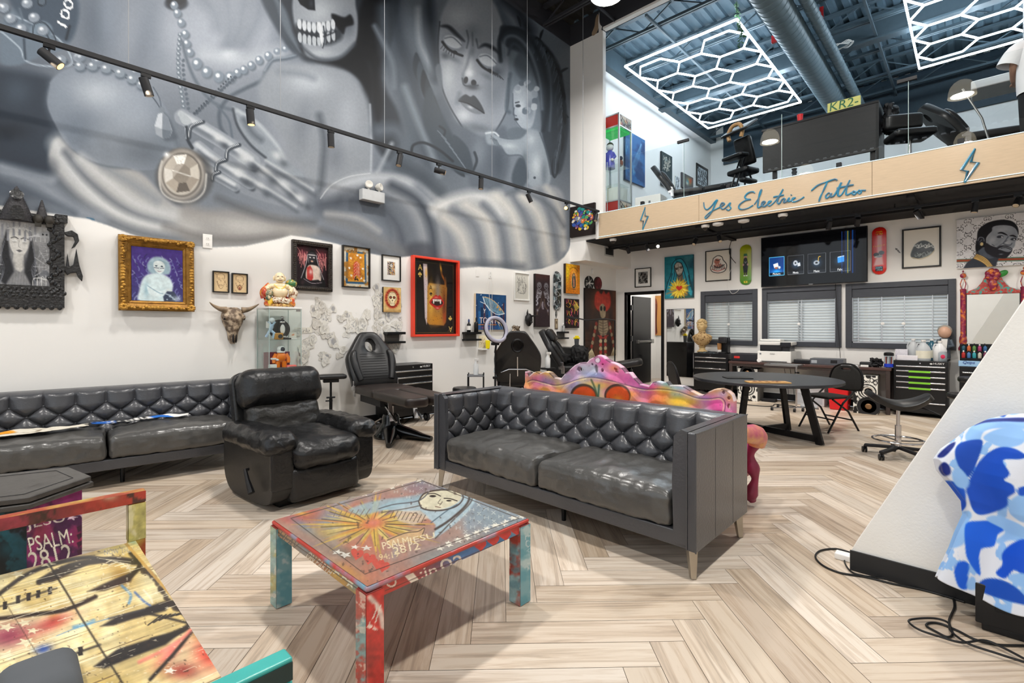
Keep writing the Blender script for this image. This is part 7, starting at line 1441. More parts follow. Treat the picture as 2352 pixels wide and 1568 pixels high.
def laugh():
 t=thing('laughing_statue','painted porcelain laughing bald figure in orange robes on the display case','statue',(dx+.01,dy,1.531),PI/2-.25)
 sk=M('glazed_cream_skin','#ecd7b0',.25,coat=.5,var=.06);red=M('glazed_red_orange','#c2391c',.25,coat=.5,var=.35,scale=16,col2='#e0a23a',thr=(.45,.65));gr=M('glazed_green_gold','#3f7a4a',.3,coat=.5,var=.3,scale=30,col2='#c9a24a',thr=(.5,.62));wh=M('glazed_pattern','#e9dcc4',.3,coat=.5,var=.3,scale=45,col2='#8a5a3a',thr=(.5,.6));yl=M('glazed_yellow','#ecc53c',.3,coat=.4)
 b=MB();b.ell((0,-.02,.165),(.085,.08,.075)).ell((0,0,.235),(.08,.06,.05)).ell((.075,-.005,.235),(.035,.035,.03)).ell((-.075,-.005,.235),(.035,.035,.03));b.tube([(-.085,0,.235),(-.13,-.03,.21),(-.12,-.07,.19)],[.028,.025,.02],10).tube([(.085,0,.235),(.125,-.03,.2),(.10,-.075,.165)],[.028,.025,.02],10)
 b.tube([(0,0,.25),(0,0,.285)],.035,12);b.build('body',sk,t)
 h=MB();h.ell((0,-.01,.335),(.055,.055,.06)).ell((0,-.03,.312),(.05,.04,.035)).ell((-.056,0,.325),(.012,.016,.028)).ell((.056,0,.325),(.012,.016,.028)).ell((0,-.068,.325),(.01,.01,.01));h.mat(1).tube([(-.022,-.062,.305),(0,-.069,.298),(.022,-.062,.305)],.004,6).tube([(-.03,-.058,.342),(-.02,-.063,.347),(-.01,-.062,.342)],.0025,6).tube([(.01,-.062,.342),(.02,-.063,.347),(.03,-.058,.342)],.0025,6);h.build('head',[sk,M('dark_line','#5a2a1c',.4)],t)
 r=MB();pillow(r,(0,.02,.06),(.32,.19,.12),.055,n=20,wr=.03,wf=14,seed=3);r.tube(spline([(-.15,.03,.1),(-.16,.03,.17),(-.12,.03,.22),(-.09,.03,.25)],5),.04,10).ell((-.14,-.02,.16),(.05,.05,.06));weld(r.build('robe',red,t))
 k=MB();pillow(k,(.02,-.085,.075),(.2,.08,.07),.035,n=12,wr=.02,wf=18);k.tube([(.13,.0,.1),(.15,.0,.17),(.12,.0,.225)],[.045,.05,.035],10);k.build('patterned_cloth',wh,t)
 MB().ell((-.11,-.06,.15),(.04,.035,.045)).ell((-.12,-.075,.1),(.03,.03,.03)).build('dragon_mask',M('glazed_dark_green','#3a5a44',.3,coat=.5,var=.4,scale=40,col2='#c9b08a'),t)
 s=MB();s.ell((.125,.03,.275),(.065,.055,.05));s.ell((.105,.03,.24),(.03,.03,.03));s.build('sack',gr,t);MB().tube(spline([(-.06,-.05,.25),(-.03,-.075,.215),(0,-.083,.205),(.03,-.075,.215),(.06,-.05,.25)],5),.005,6).build('bead_string',yl,t)
 c=MB();
 for i in range(11):a=PI+PI*i/10;c.ell((.12*math.cos(a),.0+.10*math.sin(a),.018),(.028,.022,.02),10,8)
 c.build('coin_pile',M('glazed_gold','#d9b060',.3,coat=.5,var=.4,scale=40,col2='#7a4a2a'),t);MB().ell((-.10,-.06,.06),(.03,.03,.05)).build('yellow_fold',yl,t);MB().tube([(-.16,-.01,.13),(-.175,-.02,.17),(-.18,-.015,.2)],[.02,.012,.004],8).build('horn',red,t)
laugh()
def shelfobj(name,label,cat,mb,mats,loc,rz=PI/2-.2,**k):o=mb.build(name,mats,None,loc=loc,rz=rz,**k);return _set(o,label,cat)
z=1.166
shelfobj('black_disc','black record disc propped upright at the back of the upper shelf','disc',MB().lathe([(0,0),(.11,0),(.112,.004),(.11,.008),(0,.008)],(0,0,.113),40,axis=(0,1,.05)),M('black_vinyl_disc','#151416',.3,var=.5,scale=60,col2='#4a4648',thr=(.6,.7)),(dx-.04,dy+.02,z))
t=thing('penguin_trophy','black and silver statuette with a white belly on the upper glass shelf','statuette',(dx+.06,dy+.01,z),PI/2-.2)
MB().box(-.06,.09,-.03,.03,0,.016).ell((0,0,.035),(.05,.03,.02)).build('base',mBlk,t);MB().ell((0,0,.12),(.04,.035,.085)).ell((0,-.005,.205),(.025,.025,.025)).build('body',M('dark_pewter','#2a2a2e',.3,metal=.6),t);MB().ell((0,-.026,.115),(.026,.016,.055)).build('belly',mWhite,t);MB().ell((0,-.005,.245),(.02,.02,.018)).ell((0,-.02,.195),(.03,.012,.012)).ell((.02,-.03,.03),(.04,.012,.01)).build('silver_cap',mChrome,t)
t=thing('blue_figure','pale blue climbing figure at the left of the upper glass shelf','figurine',(dx+.09,dy-.12,z),PI/2-.2);fb=M('pale_blue_vinyl','#a9c4dc',.4);b=MB();b.tube([(-.01,0,.10),(0,0,.14),(.01,0,.17)],[.02,.026,.02],10).tube([(-.01,0,.11),(-.03,-.01,.07),(-.05,0,.03)],.015,8).tube([(0,0,.1),(.03,-.01,.07),(.02,0,.02)],.015,8).tube([(.015,0,.16),(.04,-.01,.2)],.012,8).tube([(0,0,.16),(-.03,-.01,.2)],.012,8);b.build('body',fb,t);MB().ell((.01,0,.215),(.03,.028,.03)).build('head',M('offwhite_vinyl','#d9e2e6',.4),t);MB().box(-.05,-.01,-.012,.012,.13,.2).build('white_tag',mWhite,t)
t=thing('yellow_speaker','small amber box speaker on the upper glass shelf','speaker',(dx+.10,dy-.045,z),PI/2-.2);MB().box(-.045,.045,-.03,.03,0,.075).build('body',M('amber_plastic','#b07c2a',.4),t,bevel=.01);MB().lathe([(.024,0),(.020,.006),(.006,.004),(0,.008)],(.015,-.03,.035),16,axis=(0,-1,0)).build('speaker_cone',mBlkM,t)
t=thing('photo_card','small orange fox card on an easel at the right of the upper shelf','card',(dx+.07,dy+.125,z),PI/2-.2);panel('card',.075,.06,.004,lambda A:(A.C.__setitem__(slice(None),srgb('#ebe6dc')),A._g(50,40,24,14,'#d9642c',1,-.4),A._g(60,30,10,8,'#e0803c',1,0)),mCanvas,t,'#eee',.006,y0=0,z0=.05);MB().box(-.04,.04,-.02,.0,.0,.015).build('easel',mWhite,t)
z=.821
t=thing('spaceman_figure','orange and white spaceman figure on the lower glass shelf','figurine',(dx+.05,dy+.0,z),PI/2-.2);og=M('orange_vinyl','#ef7d1c',.3,coat=.3);b=MB();b.ell((0,0,.145),(.055,.045,.06)).tube([(-.03,0,.1),(-.035,0,.05),(-.04,0,.0)],[.03,.028,.03],10).tube([(.03,0,.1),(.035,0,.05),(.04,0,.0)],[.03,.028,.03],10).tube([(-.05,0,.18),(-.075,-.01,.13),(-.075,-.02,.08)],[.022,.022,.018],10).tube([(.05,0,.18),(.075,-.01,.13),(.075,-.02,.08)],[.022,.022,.018],10);b.build('suit',og,t)
MB().ell((0,0,.235),(.042,.04,.04)).lathe([(.033,.0),(.036,.01),(.033,.02)],(-.035,0,.11),14).lathe([(.03,0),(.033,.01),(.03,.02)],(-.076,-.01,.12),12).lathe([(.04,0),(.044,.01),(.04,.02)],(0,0,.195),16).build('helmet',mWhite,t);MB().ell((.012,-.028,.235),(.026,.02,.026)).build('visor',M('dark_visor','#2a2a2e',.15),t)
shelfobj('maroon_box','maroon board box standing at the back of the lower shelf','box',MB().box(-.14,.14,-.015,.015,0,.20),M('maroon_print','#6d2a34',.5,var=.2),(dx-.07,dy-.0,z),PI/2,bevel=.002)
shelfobj('white_box','small white box at the left of the lower shelf','box',MB().box(-.035,.035,-.03,.03,0,.07),mWhite,(dx+.09,dy-.105,z),PI/2,bevel=.002)
t=thing('toy_car','coral toy car on the lower glass shelf','toy',(dx+.09,dy+.10,z),PI/2-.2);b=MB();pillow(b,(0,0,.035),(.11,.05,.04),.018,n=8);weld(b.build('body',M('coral_plastic','#ea6a62',.35),t))
for x in(-.035,.035):MB().cyl((x,-.03,.018),(x,.03,.018),.018,n=14).build('wheel',mWhite,t)
A9=lambda a,b,c,d,e,f:(a,b,c,d,e,f)
art('matted_print','small black frame with white mat beside the open door','framed picture',YB,(1459,1496.5,616.5,659,614.5,660),lambda A:lines(A,'#8d8d8a','#141416',40,5,5,95,5,140),.018,.03,mat=.065,px=.005,gl=True)
def mary(A):
 A.C[:]=srgb('#1c7a88');A.blend('#0e4a5c',.03,2,.5,.2,.9);A._g(80,15,30,30,'#4a6a70',.6,0);A._g(50,140,60,20,'#3a4a30',.8,0)
 A.poly([(40,12),(28,28),(24,60),(12,90),(4,120),(4,150),(30,150),(36,100),(40,70)],'#2a94a8',2,.95,4);A.poly([(40,12),(62,12),(78,40),(88,80),(96,120),(92,140),(74,110),(66,70),(58,30)],'#2a94a8',2,.95,4)
 A.poly([(34,34),(44,22),(58,26),(66,44),(62,62),(54,70),(44,64),(36,50)],'#b3ada0',2,1,4);A.poly([(44,64),(62,60),(66,84),(48,90)],'#7a6a58',2);A.poly([(40,88),(70,84),(84,110),(80,140),(30,140),(28,112)],'#7a6a4a',3)
 for p in([(40,12),(28,28),(24,60),(12,90),(4,122)],[(40,12),(60,12),(78,40),(88,80),(96,122)],[(36,34),(36,60),(30,90)],[(60,26),(70,60),(80,100)],[(34,34),(44,22),(58,26),(66,44),(62,62),(54,70),(44,64),(34,34)],[(28,60),(18,100)],[(84,70),(90,110)]):A.line(p,2.4,'#0f2a34',.8)
 A.line([(38,42),(48,42)],2.6,'#2a2420',.6);A.line([(52,40),(64,38)],2.6,'#2a2420',.6);A.ell(43,46,4,2,'#2a2420',.4);A.ell(59,43,4,2,'#2a2420',.4);A.line([(48,30),(50,54)],1.4,'#4a4038',.5)
 for k in range(7):A.line([(46,70+k*3),(64,68+k*3)],1.1,'#2a2420',.4)
 for k in range(44):a=k*2*PI/44;L=28+14*((k*7)%5)/4;A.poly([(50+6*math.cos(a+1.5),114+6*math.sin(a+1.5)),(50+L*math.cos(a),114+L*math.sin(a)),(50-6*math.cos(a+1.5),114-6*math.sin(a+1.5))],('#e9c92c','#d9a82c','#f0dc5a')[k%3],.8)
 A.heart(52,112,11,'#d8382a');A.line([(8,130),(40,118)],6,'#8d8468',2,.9);A.noise(.14,.12,3)
art('veiled_painting','teal canvas of a veiled woman with a radiant red heart','painting',YB,(1528.5,1594.5,591,686,584.5,683.5),mary,d=.04,side='#17323a',px=.006)
def pup(A):
 A.C[:]=srgb('#e9e2d3');A._g(48,66,44,44,'#d9b49a',.5,0)
 A.poly([(30,30),(48,20),(66,26),(72,40),(86,60),(80,84),(56,92),(28,86),(18,70),(26,52)],'#f0e6da',1.5,1,4);A.line([(30,30),(48,20),(66,26),(72,40),(86,60),(80,84),(56,92),(28,86),(18,70),(26,52),(30,30)],3,'#1b1717',.6);A.ell(46,44,12,12,'#b9705a',.4);A.poly([(30,58),(50,52),(70,60),(64,72),(36,72)],'#c98a78',1.5);A.line([(34,62),(52,70),(76,60)],4,'#1b1717',.8);A.line([(24,74),(50,84),(80,74)],3,'#c9584a',.8);A.line([(40,36),(50,40),(60,36)],3,'#1b1717',.6)
 for i in range(8):A.line([(26+i*7,60+8*math.sin(i)),(30+i*7,78)],2.4,'#2a2424',.6)
art('sticker_print','black framed sticker style print left of the green skateboard deck','framed picture',YB,(1621,1679.5,577,647.5,571,643),pup,.018,.03,px=.006,gl=True)
def gsk(A,H):
 A.C[:]=srgb('#a9b21c');A.grad('#3f8a2c',50,H*.4,50,H,.95);A.poly([(34,H*.36),(66,H*.36),(72,H*.55),(66,H*.7),(34,H*.7),(28,H*.55)],'#16181a',2);A.ell(50,H*.32,15,17,'#c9a08a',.2);A.poly([(32,H*.29),(36,H*.23),(64,H*.23),(68,H*.29)],'#2a6a3a',1);A.ell(50,H*.36,14,12,'#2a1c18',.3);A.poly([(36,H*.68),(48,H*.68),(47,H*.76),(36,H*.76)],'#3a3024',1);A.poly([(52,H*.68),(64,H*.68),(64,H*.76),(53,H*.76)],'#3a3024',1);A.ell(40,H*.77,9,5,'#e3e3e0',.3);A.ell(60,H*.77,9,5,'#e3e3e0',.3);A.ell(30,H*.5,8,10,'#c9a08a',.3);A.ell(70,H*.5,8,10,'#c9a08a',.3);A.line([(42,H*.42),(50,H*.46),(58,H*.42)],3,'#d9d9d6',.6);A.poly([(34,H*.9),(66,H*.9),(66,H*.95),(34,H*.95)],'#e6d94a',.6);A.ell(50,H*.925,5,4,'#2a2a1c',.3)
board('skateboard_deck','green skateboard deck with a bearded figure beside the television',YB,1714,608,13,46.5,gsk)
def rsk(A,H):
 A.C[:]=srgb('#e02418');A.poly([(0,H*.18),(100,H*.18),(100,H*.80),(0,H*.80)],'#d83a34',6);A.poly([(36,H*.18),(70,H*.18),(70,H*.56),(80,H*.8),(10,H*.82),(36,H*.6)],'#ead8d6',10,.75);A.text('LUCKY',10,H*.42,13,'#f0b82c',w=80,rot=-.05);A.ell(30,H*.58,20,16,'#1d1a1c',.3);A.ell(66,H*.55,20,18,'#56626a',.3);A.ell(50,H*.62,24,10,'#9aa2a6',.3);A.ell(26,H*.63,10,7,'#c9c2bc',.4)
 A.text("JAKE'S",26,H*.12,12,'#1b1512',w=48);A.text("JAKE'S",25,H*.118,11,'#f2dc2c',w=48);A.text('HAYES',26,H*.17,12,'#1b1512',w=50,rot=-.1);A.text('HAYES',25,H*.168,11,'#f2dc2c',w=50,rot=-.1)
 A.poly([(24,H*.83),(76,H*.83),(76,H*.93),(24,H*.93)],'#1a2a3a',2);A.text('DEATH',27,H*.872,12,'#7fd0e6',w=46);A.text('WISH',31,H*.922,12,'#cfe9f0',w=40)
board('skateboard_deck','red skateboard deck lettered DEATH WISH right of the television',YB,2020,576,16.5,54.5,rsk)
def marbled(A):
 A.C[:]=srgb('#e6dfd0');A.poly([(20,66),(34,40),(58,32),(80,44),(86,62),(70,74),(44,80),(26,78)],'#2b3130',2,1,5);
 for i in range(30):x,y=30+(i*37)%50,40+(i*23)%34;A.line([(x,y),(x+6*math.sin(i),y+5),(x+9,y+2*math.cos(i))],1.8,('#d9dcd6','#8d948f','#151717')[i%3],.5)
 A.line([(24,76),(48,82),(74,74),(86,62)],2,'#c9b58a',.6)
art('ink_print','square black frame with a marbled black ink shape','framed picture',YB,(2072,2162,528,617.5,518,611.5),marbled,.022,.03,px=.006,gl=True)
c=onY(2062.5,575.5,YB);t=thing('sticker_card','tiny white card with a sketched face beside the square ink print','card',c+Vector((0,-.002,0)));panel('card',.09,.115,.003,lambda A:lines(A,'#f0efec','#55565a',10,5,20,80,15,100),mCanvas,t,'#eee',.008,y0=0)
def portrait(A):
 k=lambda pts:[((x/9.8+2180-2197.5)*.62,(y/9.8+480-503)*.62+(x/9.8-17)*.062)for x,y in pts]
 A.C[:]=srgb('#e9e8ea')
 def ff(x,y):return k([(x,y)])[0]
 for gx,gy in((430,265),(870,215),(1330,170),(250,440),(645,400),(1560,310),(435,570),(235,725),(1530,635),(430,850),(235,1000),(1500,925),(235,1270),(1490,1215),(630,700),(640,980),(1690,480),(1700,770),(1100,1240)):
  x,y=ff(gx-95,gy+45);A.text('G',x,y,5.6,'#26272b',w=5.2);A.text('G',x+6.2,y,5.6,'#26272b',w=5.2,flip=True)
  for sx in(-1,1):
   for sy in(-1,1):
    for j in(0,1):a,b=ff(gx+sx*(120+32*j),gy+sy*(70+26*j));A.ell(a,b,.7,.7,'#26272b',.3)
 A.poly(k([(100,1120),(1760,1010),(1760,1105),(100,1195)]),'#5f8a78',.3);A.poly(k([(100,1135),(1760,1035),(1760,1080),(100,1180)]),'#a84a2c',.3)
 A.poly(k([(300,1350),(400,1190),(520,1100),(600,1010),(620,900),(900,1000),(1110,1050),(1060,1180),(1020,1350)]),'#3a3f4a',1);A.poly(k([(640,880),(780,830),(900,1010),(1000,1060),(900,1090),(700,1010)]),'#5a6270',1)
 A.poly(k([(600,900),(600,780),(630,640),(650,480),(740,370),(900,280),(1150,230),(1350,255),(1460,330),(1510,440),(1510,560),(1460,450),(1380,380),(1200,355),(1000,380),(960,480),(880,560),(830,660),(840,830),(760,840),(640,930)]),'#16151b',.8,1,3)
 A.poly(k([(980,385),(1200,352),(1390,385),(1480,470),(1500,600),(1450,700),(1440,780),(1390,850),(1250,830),(1080,830),(930,780),(840,740),(840,650),(890,560),(960,480)]),'#9aa0aa',.8,1,3);A._g(*ff(1180,440),13,6,'#b9bdc4',.8,0);A._g(*ff(960,680),8,8,'#c3c7cd',.8,0);A._g(*ff(1280,720),9,6,'#c9ccd1',.8,0);A._g(*ff(1420,600),4,9,'#7d838d',.7,0)
 A.poly(k([(790,840),(830,740),(930,790),(1060,830),(1110,800),(1250,790),(1380,850),(1370,930),(1300,1020),(1240,1065),(1080,1060),(900,1000),(820,930)]),'#26252d',.8,1,3);A.poly(k([(1090,870),(1180,820),(1260,815),(1370,855),(1340,920),(1260,925),(1150,890)]),'#8d929c',.6,1,3);A.line(k([(1150,850),(1250,835),(1350,870)]),.9,'#16151b',.3);A._g(*ff(1150,980),4,1.2,'#8d929c',.9,0)
 A.line(k([(1080,525),(1170,515),(1290,570)]),2.2,'#16151b',.4,taper=True);A.line(k([(1330,580),(1400,575),(1480,610)]),2,'#16151b',.4,taper=True);A.ell(*ff(1130,600),4.4,1.9,'#3a3d46',.3);A.ell(*ff(1410,650),4,1.7,'#3a3d46',.3);A.ell(*ff(1170,605),1,.8,'#eceef0',.3);A.ell(*ff(1425,655),.9,.7,'#eceef0',.3)
 A.line(k([(1300,600),(1230,700),(1200,740),(1250,770),(1340,780),(1380,740)]),1.4,'#5a606c',.5);A.line(k([(960,770),(1010,800)]),.9,'#4a505c',.4);A.line(k([(1280,680),(1060,830)]),.9,'#5f6570',.4)
 A.ell(*ff(715,700),5.2,6.4,'#2a2a33',.2);A.line(k([(650,690),(690,620),(770,630),(790,700)]),.9,'#8d929c',.3);A.line(k([(690,720),(740,670)]),.8,'#7a808c',.3);A.ell(*ff(735,765),2.3,2.5,'#e3cf9a',.3)
 for r in range(4):
  P=[(570+r*18,1080-r*26),(700+r*18,1130-r*26),(820+r*14,1205-r*26),(920+r*12,1320-r*26)];A.line(k(P),1.9,'#c8963c',.2);A.line(k([(a,b-6)for a,b in P]),.8,'#f2dba0',.2)
 for i in range(22):u=i/21;A.line(k([(575+u*350,1060+u*40+230*u*u*.9),(630+u*370,985+u*40+230*u*u*.9)]),.35,'#7a5418',.1)
 A.noise(.06,.3,2)
art('portrait_canvas','white monogram canvas of a bearded man wearing a gold chain','painting',YB,(2197.5,2366,505,617,488,607.5),portrait,d=.04,side='#e9e7e2',px=.005,H=70)
def tv():
 f=lambda x,y:onY(x,y,YB-.12);a,b,c,d=f(1748,547),f(1750,658),f(1992.5,517),f(1993,648);w=c.x-a.x;zt=(a.z+c.z)/2;zb=(b.z+d.z)/2;h=zt-zb
 t=thing('television','large wall television showing a row of four menu tiles','television',((a.x+c.x)/2,YB-.12,(zt+zb)/2));MB().box(-w/2,w/2,.0,.045,-h/2,h/2).build('cabinet',mBlk,t,bevel=.004);MB().box(-.2,.2,.045,.118,-.15,.15).build('wall_mount',mBlkM,t)
 W,H=245.,h/w*245
 k=lambda x,y:((x/7.35+1740-1748),(y/7.35+520-547)+(x/7.35-8)*(.1225-.0*y))
 def p(A):
  A.C[:]=srgb('#050506')
  def tile(x0,w0,hot,txt):
   y0,y1=46,88;
   if hot:A.poly([(x0,y0),(x0+w0,y0),(x0+w0,y1),(x0,y1)],'#0c3a80');A._g(x0+w0/2,y1-8,w0*.45,9,'#2a9ae8',1,0);A.poly([(x0,y1-7),(x0+w0,y1-7),(x0+w0,y1),(x0,y1)],'#0a1a2a')
   else:A.poly([(x0,y0),(x0+w0,y0),(x0+w0,y1),(x0,y1)],'#0a0c10');A._g(x0+w0/2,66,w0*.4,14,'#2e4a66',.9,0);A.poly([(x0,y1-7),(x0+w0,y1-7),(x0+w0,y1),(x0,y1)],'#1a1e24')
   A.line([(x0,y0),(x0+w0,y0),(x0+w0,y1),(x0,y1),(x0,y0)],1.1 if hot else.6,'#5ac0f0' if hot else '#7a8088',.2,smooth=0);A.text(txt,x0+w0/2-len(txt)*1.35,y1-1.6,4.6,'#e9eef2',w=len(txt)*2.7)
  tile(20,38,1,'Picture');tile(67,39,0,'Movie');tile(116,41,0,'Music');tile(167,44,0,'File')
  A.poly([(30,62),(42,59),(44,68),(33,71)],'#d9dce0',.5);A.ell(46,70,3,3,'#c9cdd2',.3);A.ell(38,71,4,2.5,'#8a5a4a',.3);A.ell(86,63,5.5,6,'#aeb6c0',.15);A.ell(86,63,2,2,'#1a222c',.2);A.poly([(91,64),(97,62),(98,70),(91,71)],'#c9d0d8',.5);A.ell(136,66,7,5,'#9aa4ae',.2);A.ell(136,66,3,2,'#20262c',.3);A.line([(140,62),(141,54),(145,53)],1.4,'#e0b84a',.3);A.poly([(183,58),(198,56),(198,68),(184,70)],'#3a9af0',.6);A.poly([(184,57),(198,55),(198,57),(184,59)],'#cfe6fa',.4)
  for x,c,w0,a in((193,'#2a5ac0',1.5,.6),(198,'#3a3a90',1,.5),(202,'#2a6ac8',1.2,.7),(205.5,'#d9d26a',1.2,.9),(208,'#2a8aa0',1,.6),(212,'#8a3a2a',1,.5),(216,'#1a4a9a',3,.7),(221,'#1a2a6a',1,.5)):A.line([(x,5),(x,92)],w0,c,.5,a,smooth=0)
 panel('screen',w-.024,h-.03,.004,p,paintmat('lit_screen',.06,.35,0,0,emit=.9),t,'#050505',.0045,y0=.001,W=W,H=111.)
 MB().box(-w*.02,w*.02,-.003,0,-h/2+.004,-h/2+.012).build('badge',mSteel,t)
tv()
mMir=M('mirror_silver','#f4f6f5',.02,metal=1,var=0)
w,h,c=place(YB,1532,1595,710,863,708.5,866.5);t=thing('wall_mirror','tall plain mirror with a thin black rim beside the open door','mirror',c+Vector((0,-.002,0)))
MB().box(-w/2,w/2,-.02,0,-h/2,h/2).build('rim',mBlk,t,bevel=.002);MB().box(-w/2+.008,w/2-.008,-.0215,-.0205,-h/2+.008,h/2-.008).build('glass',mMir,t,smooth=False)
def omirror():
 w,h,c=place(YB,2208,2356,672,800,672,802);t=thing('ornate_mirror','carved mirror splashed with red and yellow paint by the sloped wall','mirror',c+Vector((0,-.004,0)))
 m=M('splashed_red_paint','#8f2348',.35,var=.5,scale=22,col2='#c8702c',thr=(.48,.62));m2=M('splashed_mixed_paint','#b8443c',.35,var=.6,scale=30,col2='#3a8a80',thr=(.5,.6));hw=w/2
 MB().box(-hw+.06,hw-.06,-.03,-.026,-h/2+.02,h/2-.01).build('glass',mMir,t,smooth=False);MB().box(-hw+.03,hw-.03,-.026,0,-h/2,h/2).build('backing',mBlkM,t)
 MB().box(-hw+.05,hw-.05,-.05,-.02,-h/2-.02,-h/2+.03).build('bottom_rail',m2,t,bevel=.01)
 top=MB();o=[(-hw+.05,h/2-.02),(-hw+.05,h/2+.02),(-hw+.16,h/2+.07),(-hw+.22,h/2+.16),(-hw+.24,h/2+.22),(hw-.24,h/2+.22),(hw-.22,h/2+.16),(hw-.16,h/2+.07),(hw-.05,h/2+.02),(hw-.05,h/2-.02)];top.prism(o,-.06,-.01);top.build('crest',m2,t,bevel=.012)
 r=MB()
 for k in range(7):a=k*2*PI/7;r.ell((.045*math.cos(a),-.075,h/2+.25+.05*math.sin(a)),(.04,.03,.045),10,8)
 r.ell((0,-.09,h/2+.25),(.03,.025,.03)).ell((0,-.07,h/2+.11),(.05,.03,.09));r.build('carved_rose',m,t);MB().ell((.10,-.06,h/2+.26),(.06,.015,.04),R=roty(-.6)).build('leaf',M('glossy_green_leaf','#2f8a34',.3),t)
 for sx in(-1,1):
  x=sx*(hw-.02);p=MB();p.lathe([(.05,-h/2-.03),(.055,-h/2+.0),(.035,-h/2+.05),(.045,-h/2+.10),(.04,-h/2+.16),(.03,-h/2+.19),(.032,h/2+.02),(.036,h/2+.06),(.02,h/2+.07)],(x,-.045,0),14);p.build('turned_post',m,t)
  q=MB();q.tube([(x-.018,-.045,h/2+.07),(x-.03,-.045,h/2+.14),(x-.012,-.045,h/2+.21)],.006,6).tube([(x+.018,-.045,h/2+.07),(x+.03,-.045,h/2+.14),(x+.012,-.045,h/2+.21)],.006,6).ell((x,-.045,h/2+.26),(.035,.02,.035)).ell((x,-.045,h/2+.32),(.012,.012,.012)).tube([(x,-.045,h/2+.29),(x,-.045,h/2+.34)],.004,6);q.build('finial',m,t)
omirror()
mWood=M('reddish_dark_wood','#4a3430',.35,var=.3,scale=7,stretch=(1,12,12),coat=.2)
dz,dx0,dx1,dy0=.695,-3.24,-.90,9.08
t=thing('long_desk','long dark wood desk on black steel legs under the windows','desk',((dx0+dx1)/2,9.38,0));hw=(dx1-dx0)/2
MB().box(-hw,hw,-.30,.30,dz-.04,dz).build('desktop',mWood,t,bevel=.004);MB().box(-hw+.02,hw-.02,-.285,-.255,dz-.085,dz-.04).box(-hw+.02,hw-.02,.25,.28,dz-.085,dz-.04).build('frame_rail',M('dark_brown_steel','#3a2f2c',.5),t)
for x in(-hw+.04,hw-.04):
 for y in(-.27,.26):MB().box(x-.025,x+.025,y-.025,y+.025,0,dz-.04).build('leg',M('dark_brown_steel','#3a2f2c',.5),t,bevel=.003)
def on(px,py,Y,Z=dz):
 p=onY(px,py,Y);return(p.x,Y,Z)
def boxthing(name,label,cat,loc,dims,m,rz=0,bevel=.006,parts=()):
 t=thing(name,label,cat,loc,rz);w,d,h=dims;MB().box(-w/2,w/2,-d/2,d/2,0,h).build('body',m,t,bevel=bevel)
 for nm,b,mm in parts:MB().box(*b).build(nm,mm,t,bevel=.002)
 return t
boxthing('label_printer','black flat machine with a red badge at the left end of the desk','machine',on(1719,820,9.32),(.50,.30,.14),M('dark_machine','#24242a',.4),0,.015,(('badge',(-.2,-.1,-.153,-.149,.05,.09),M('red_badge','#c8302c',.4)),('top_slot',(-.2,.2,-.1,.1,.138,.142),mBlkM)))
t=thing('paper_roll','small white paper roll on the desk beside the printer','paper roll',on(1744,829,9.15));MB().cyl((0,-.03,.032),(0,.03,.032),.032,n=20).build('roll',mWhite,t)
def printer():
 t=thing('office_printer','white multifunction printer on the long desk','printer',on(1784,825,9.36),.06);wh=M('printer_white','#e6e5e1',.4,var=.02);dk=M('printer_dark','#2b2c30',.4)
 MB().box(-.26,.26,-.22,.22,0,.20).build('body',wh,t,bevel=.012);MB().box(-.22,.24,-.20,.20,.20,.30).mat(1).box(-.21,.12,-.225,-.19,.215,.285).build('paper_gap',[dk,mBlkM],t);MB().box(-.25,.27,-.21,.22,.30,.36).build('scanner',wh,t,bevel=.012);MB().box(-.25,.08,-.10,.20,.36,.40).build('feeder',wh,t,bevel=.015)
 MB().box(.10,.26,-.24,-.20,.27,.355).build('control_panel',M('panel_black','#15161a',.25),t,bevel=.006);lettering('Canon',.075,t,(-.06,-.2215,.145),(0,0,0),M('print_black','#3a3a3d',.5));MB().box(-.19,.2,-.24,-.22,.02,.028).build('tray_slot',dk,t)
 MB().lathe([(.016,0),(.016,.001),(.008,.001),(.008,.0)],(-.21,-.2215,.15),16,axis=(0,-1,0)).build('emblem',M('print_grey','#8a9098',.5),t)
printer()
boxthing('network_switch','small black flat box between the printer and silver recorder','network box',on(1846,830,9.33),(.26,.2,.07),M('black_box','#15151a',.35),0,.012)
t=boxthing('video_recorder','dark silver video recorder on the desk below the middle window','recorder',on(1902,828,9.36),(.46,.28,.10),M('gunmetal_panel','#5d6066',.4,metal=.3),0,.004,(('logo_plate',(-.21,-.13,-.143,-.139,.02,.07),M('pale_plate','#aab0b6',.4)),('vent_slots',(.06,.15,-.142,-.139,.03,.08),mBlkM)))
boxthing('laptop','thin silver laptop closed on the desk','laptop',on(1950,838,9.25),(.22,.16,.014),M('silver_lid','#c3c5c8',.3,metal=.6),.2,.004)
boxthing('tape_dispenser','black desk dispenser with a white tag near the desk end','dispenser',on(1989,837,9.22),(.16,.10,.075),mBlkM,.15,.02,(('white_tag',(-.07,.03,-.055,-.05,.0,.03),mWhite),))
b=MB();pillow(b,(0,0,.065),(.15,.12,.13),.04,n=16,wr=.05,wf=18,seed=4);o=weld(b.build('tangled_leads',mBlkM,None));o.location=on(2012,830,9.25);_set(o,'bunched black leads piled on the right end of the desk','cables')
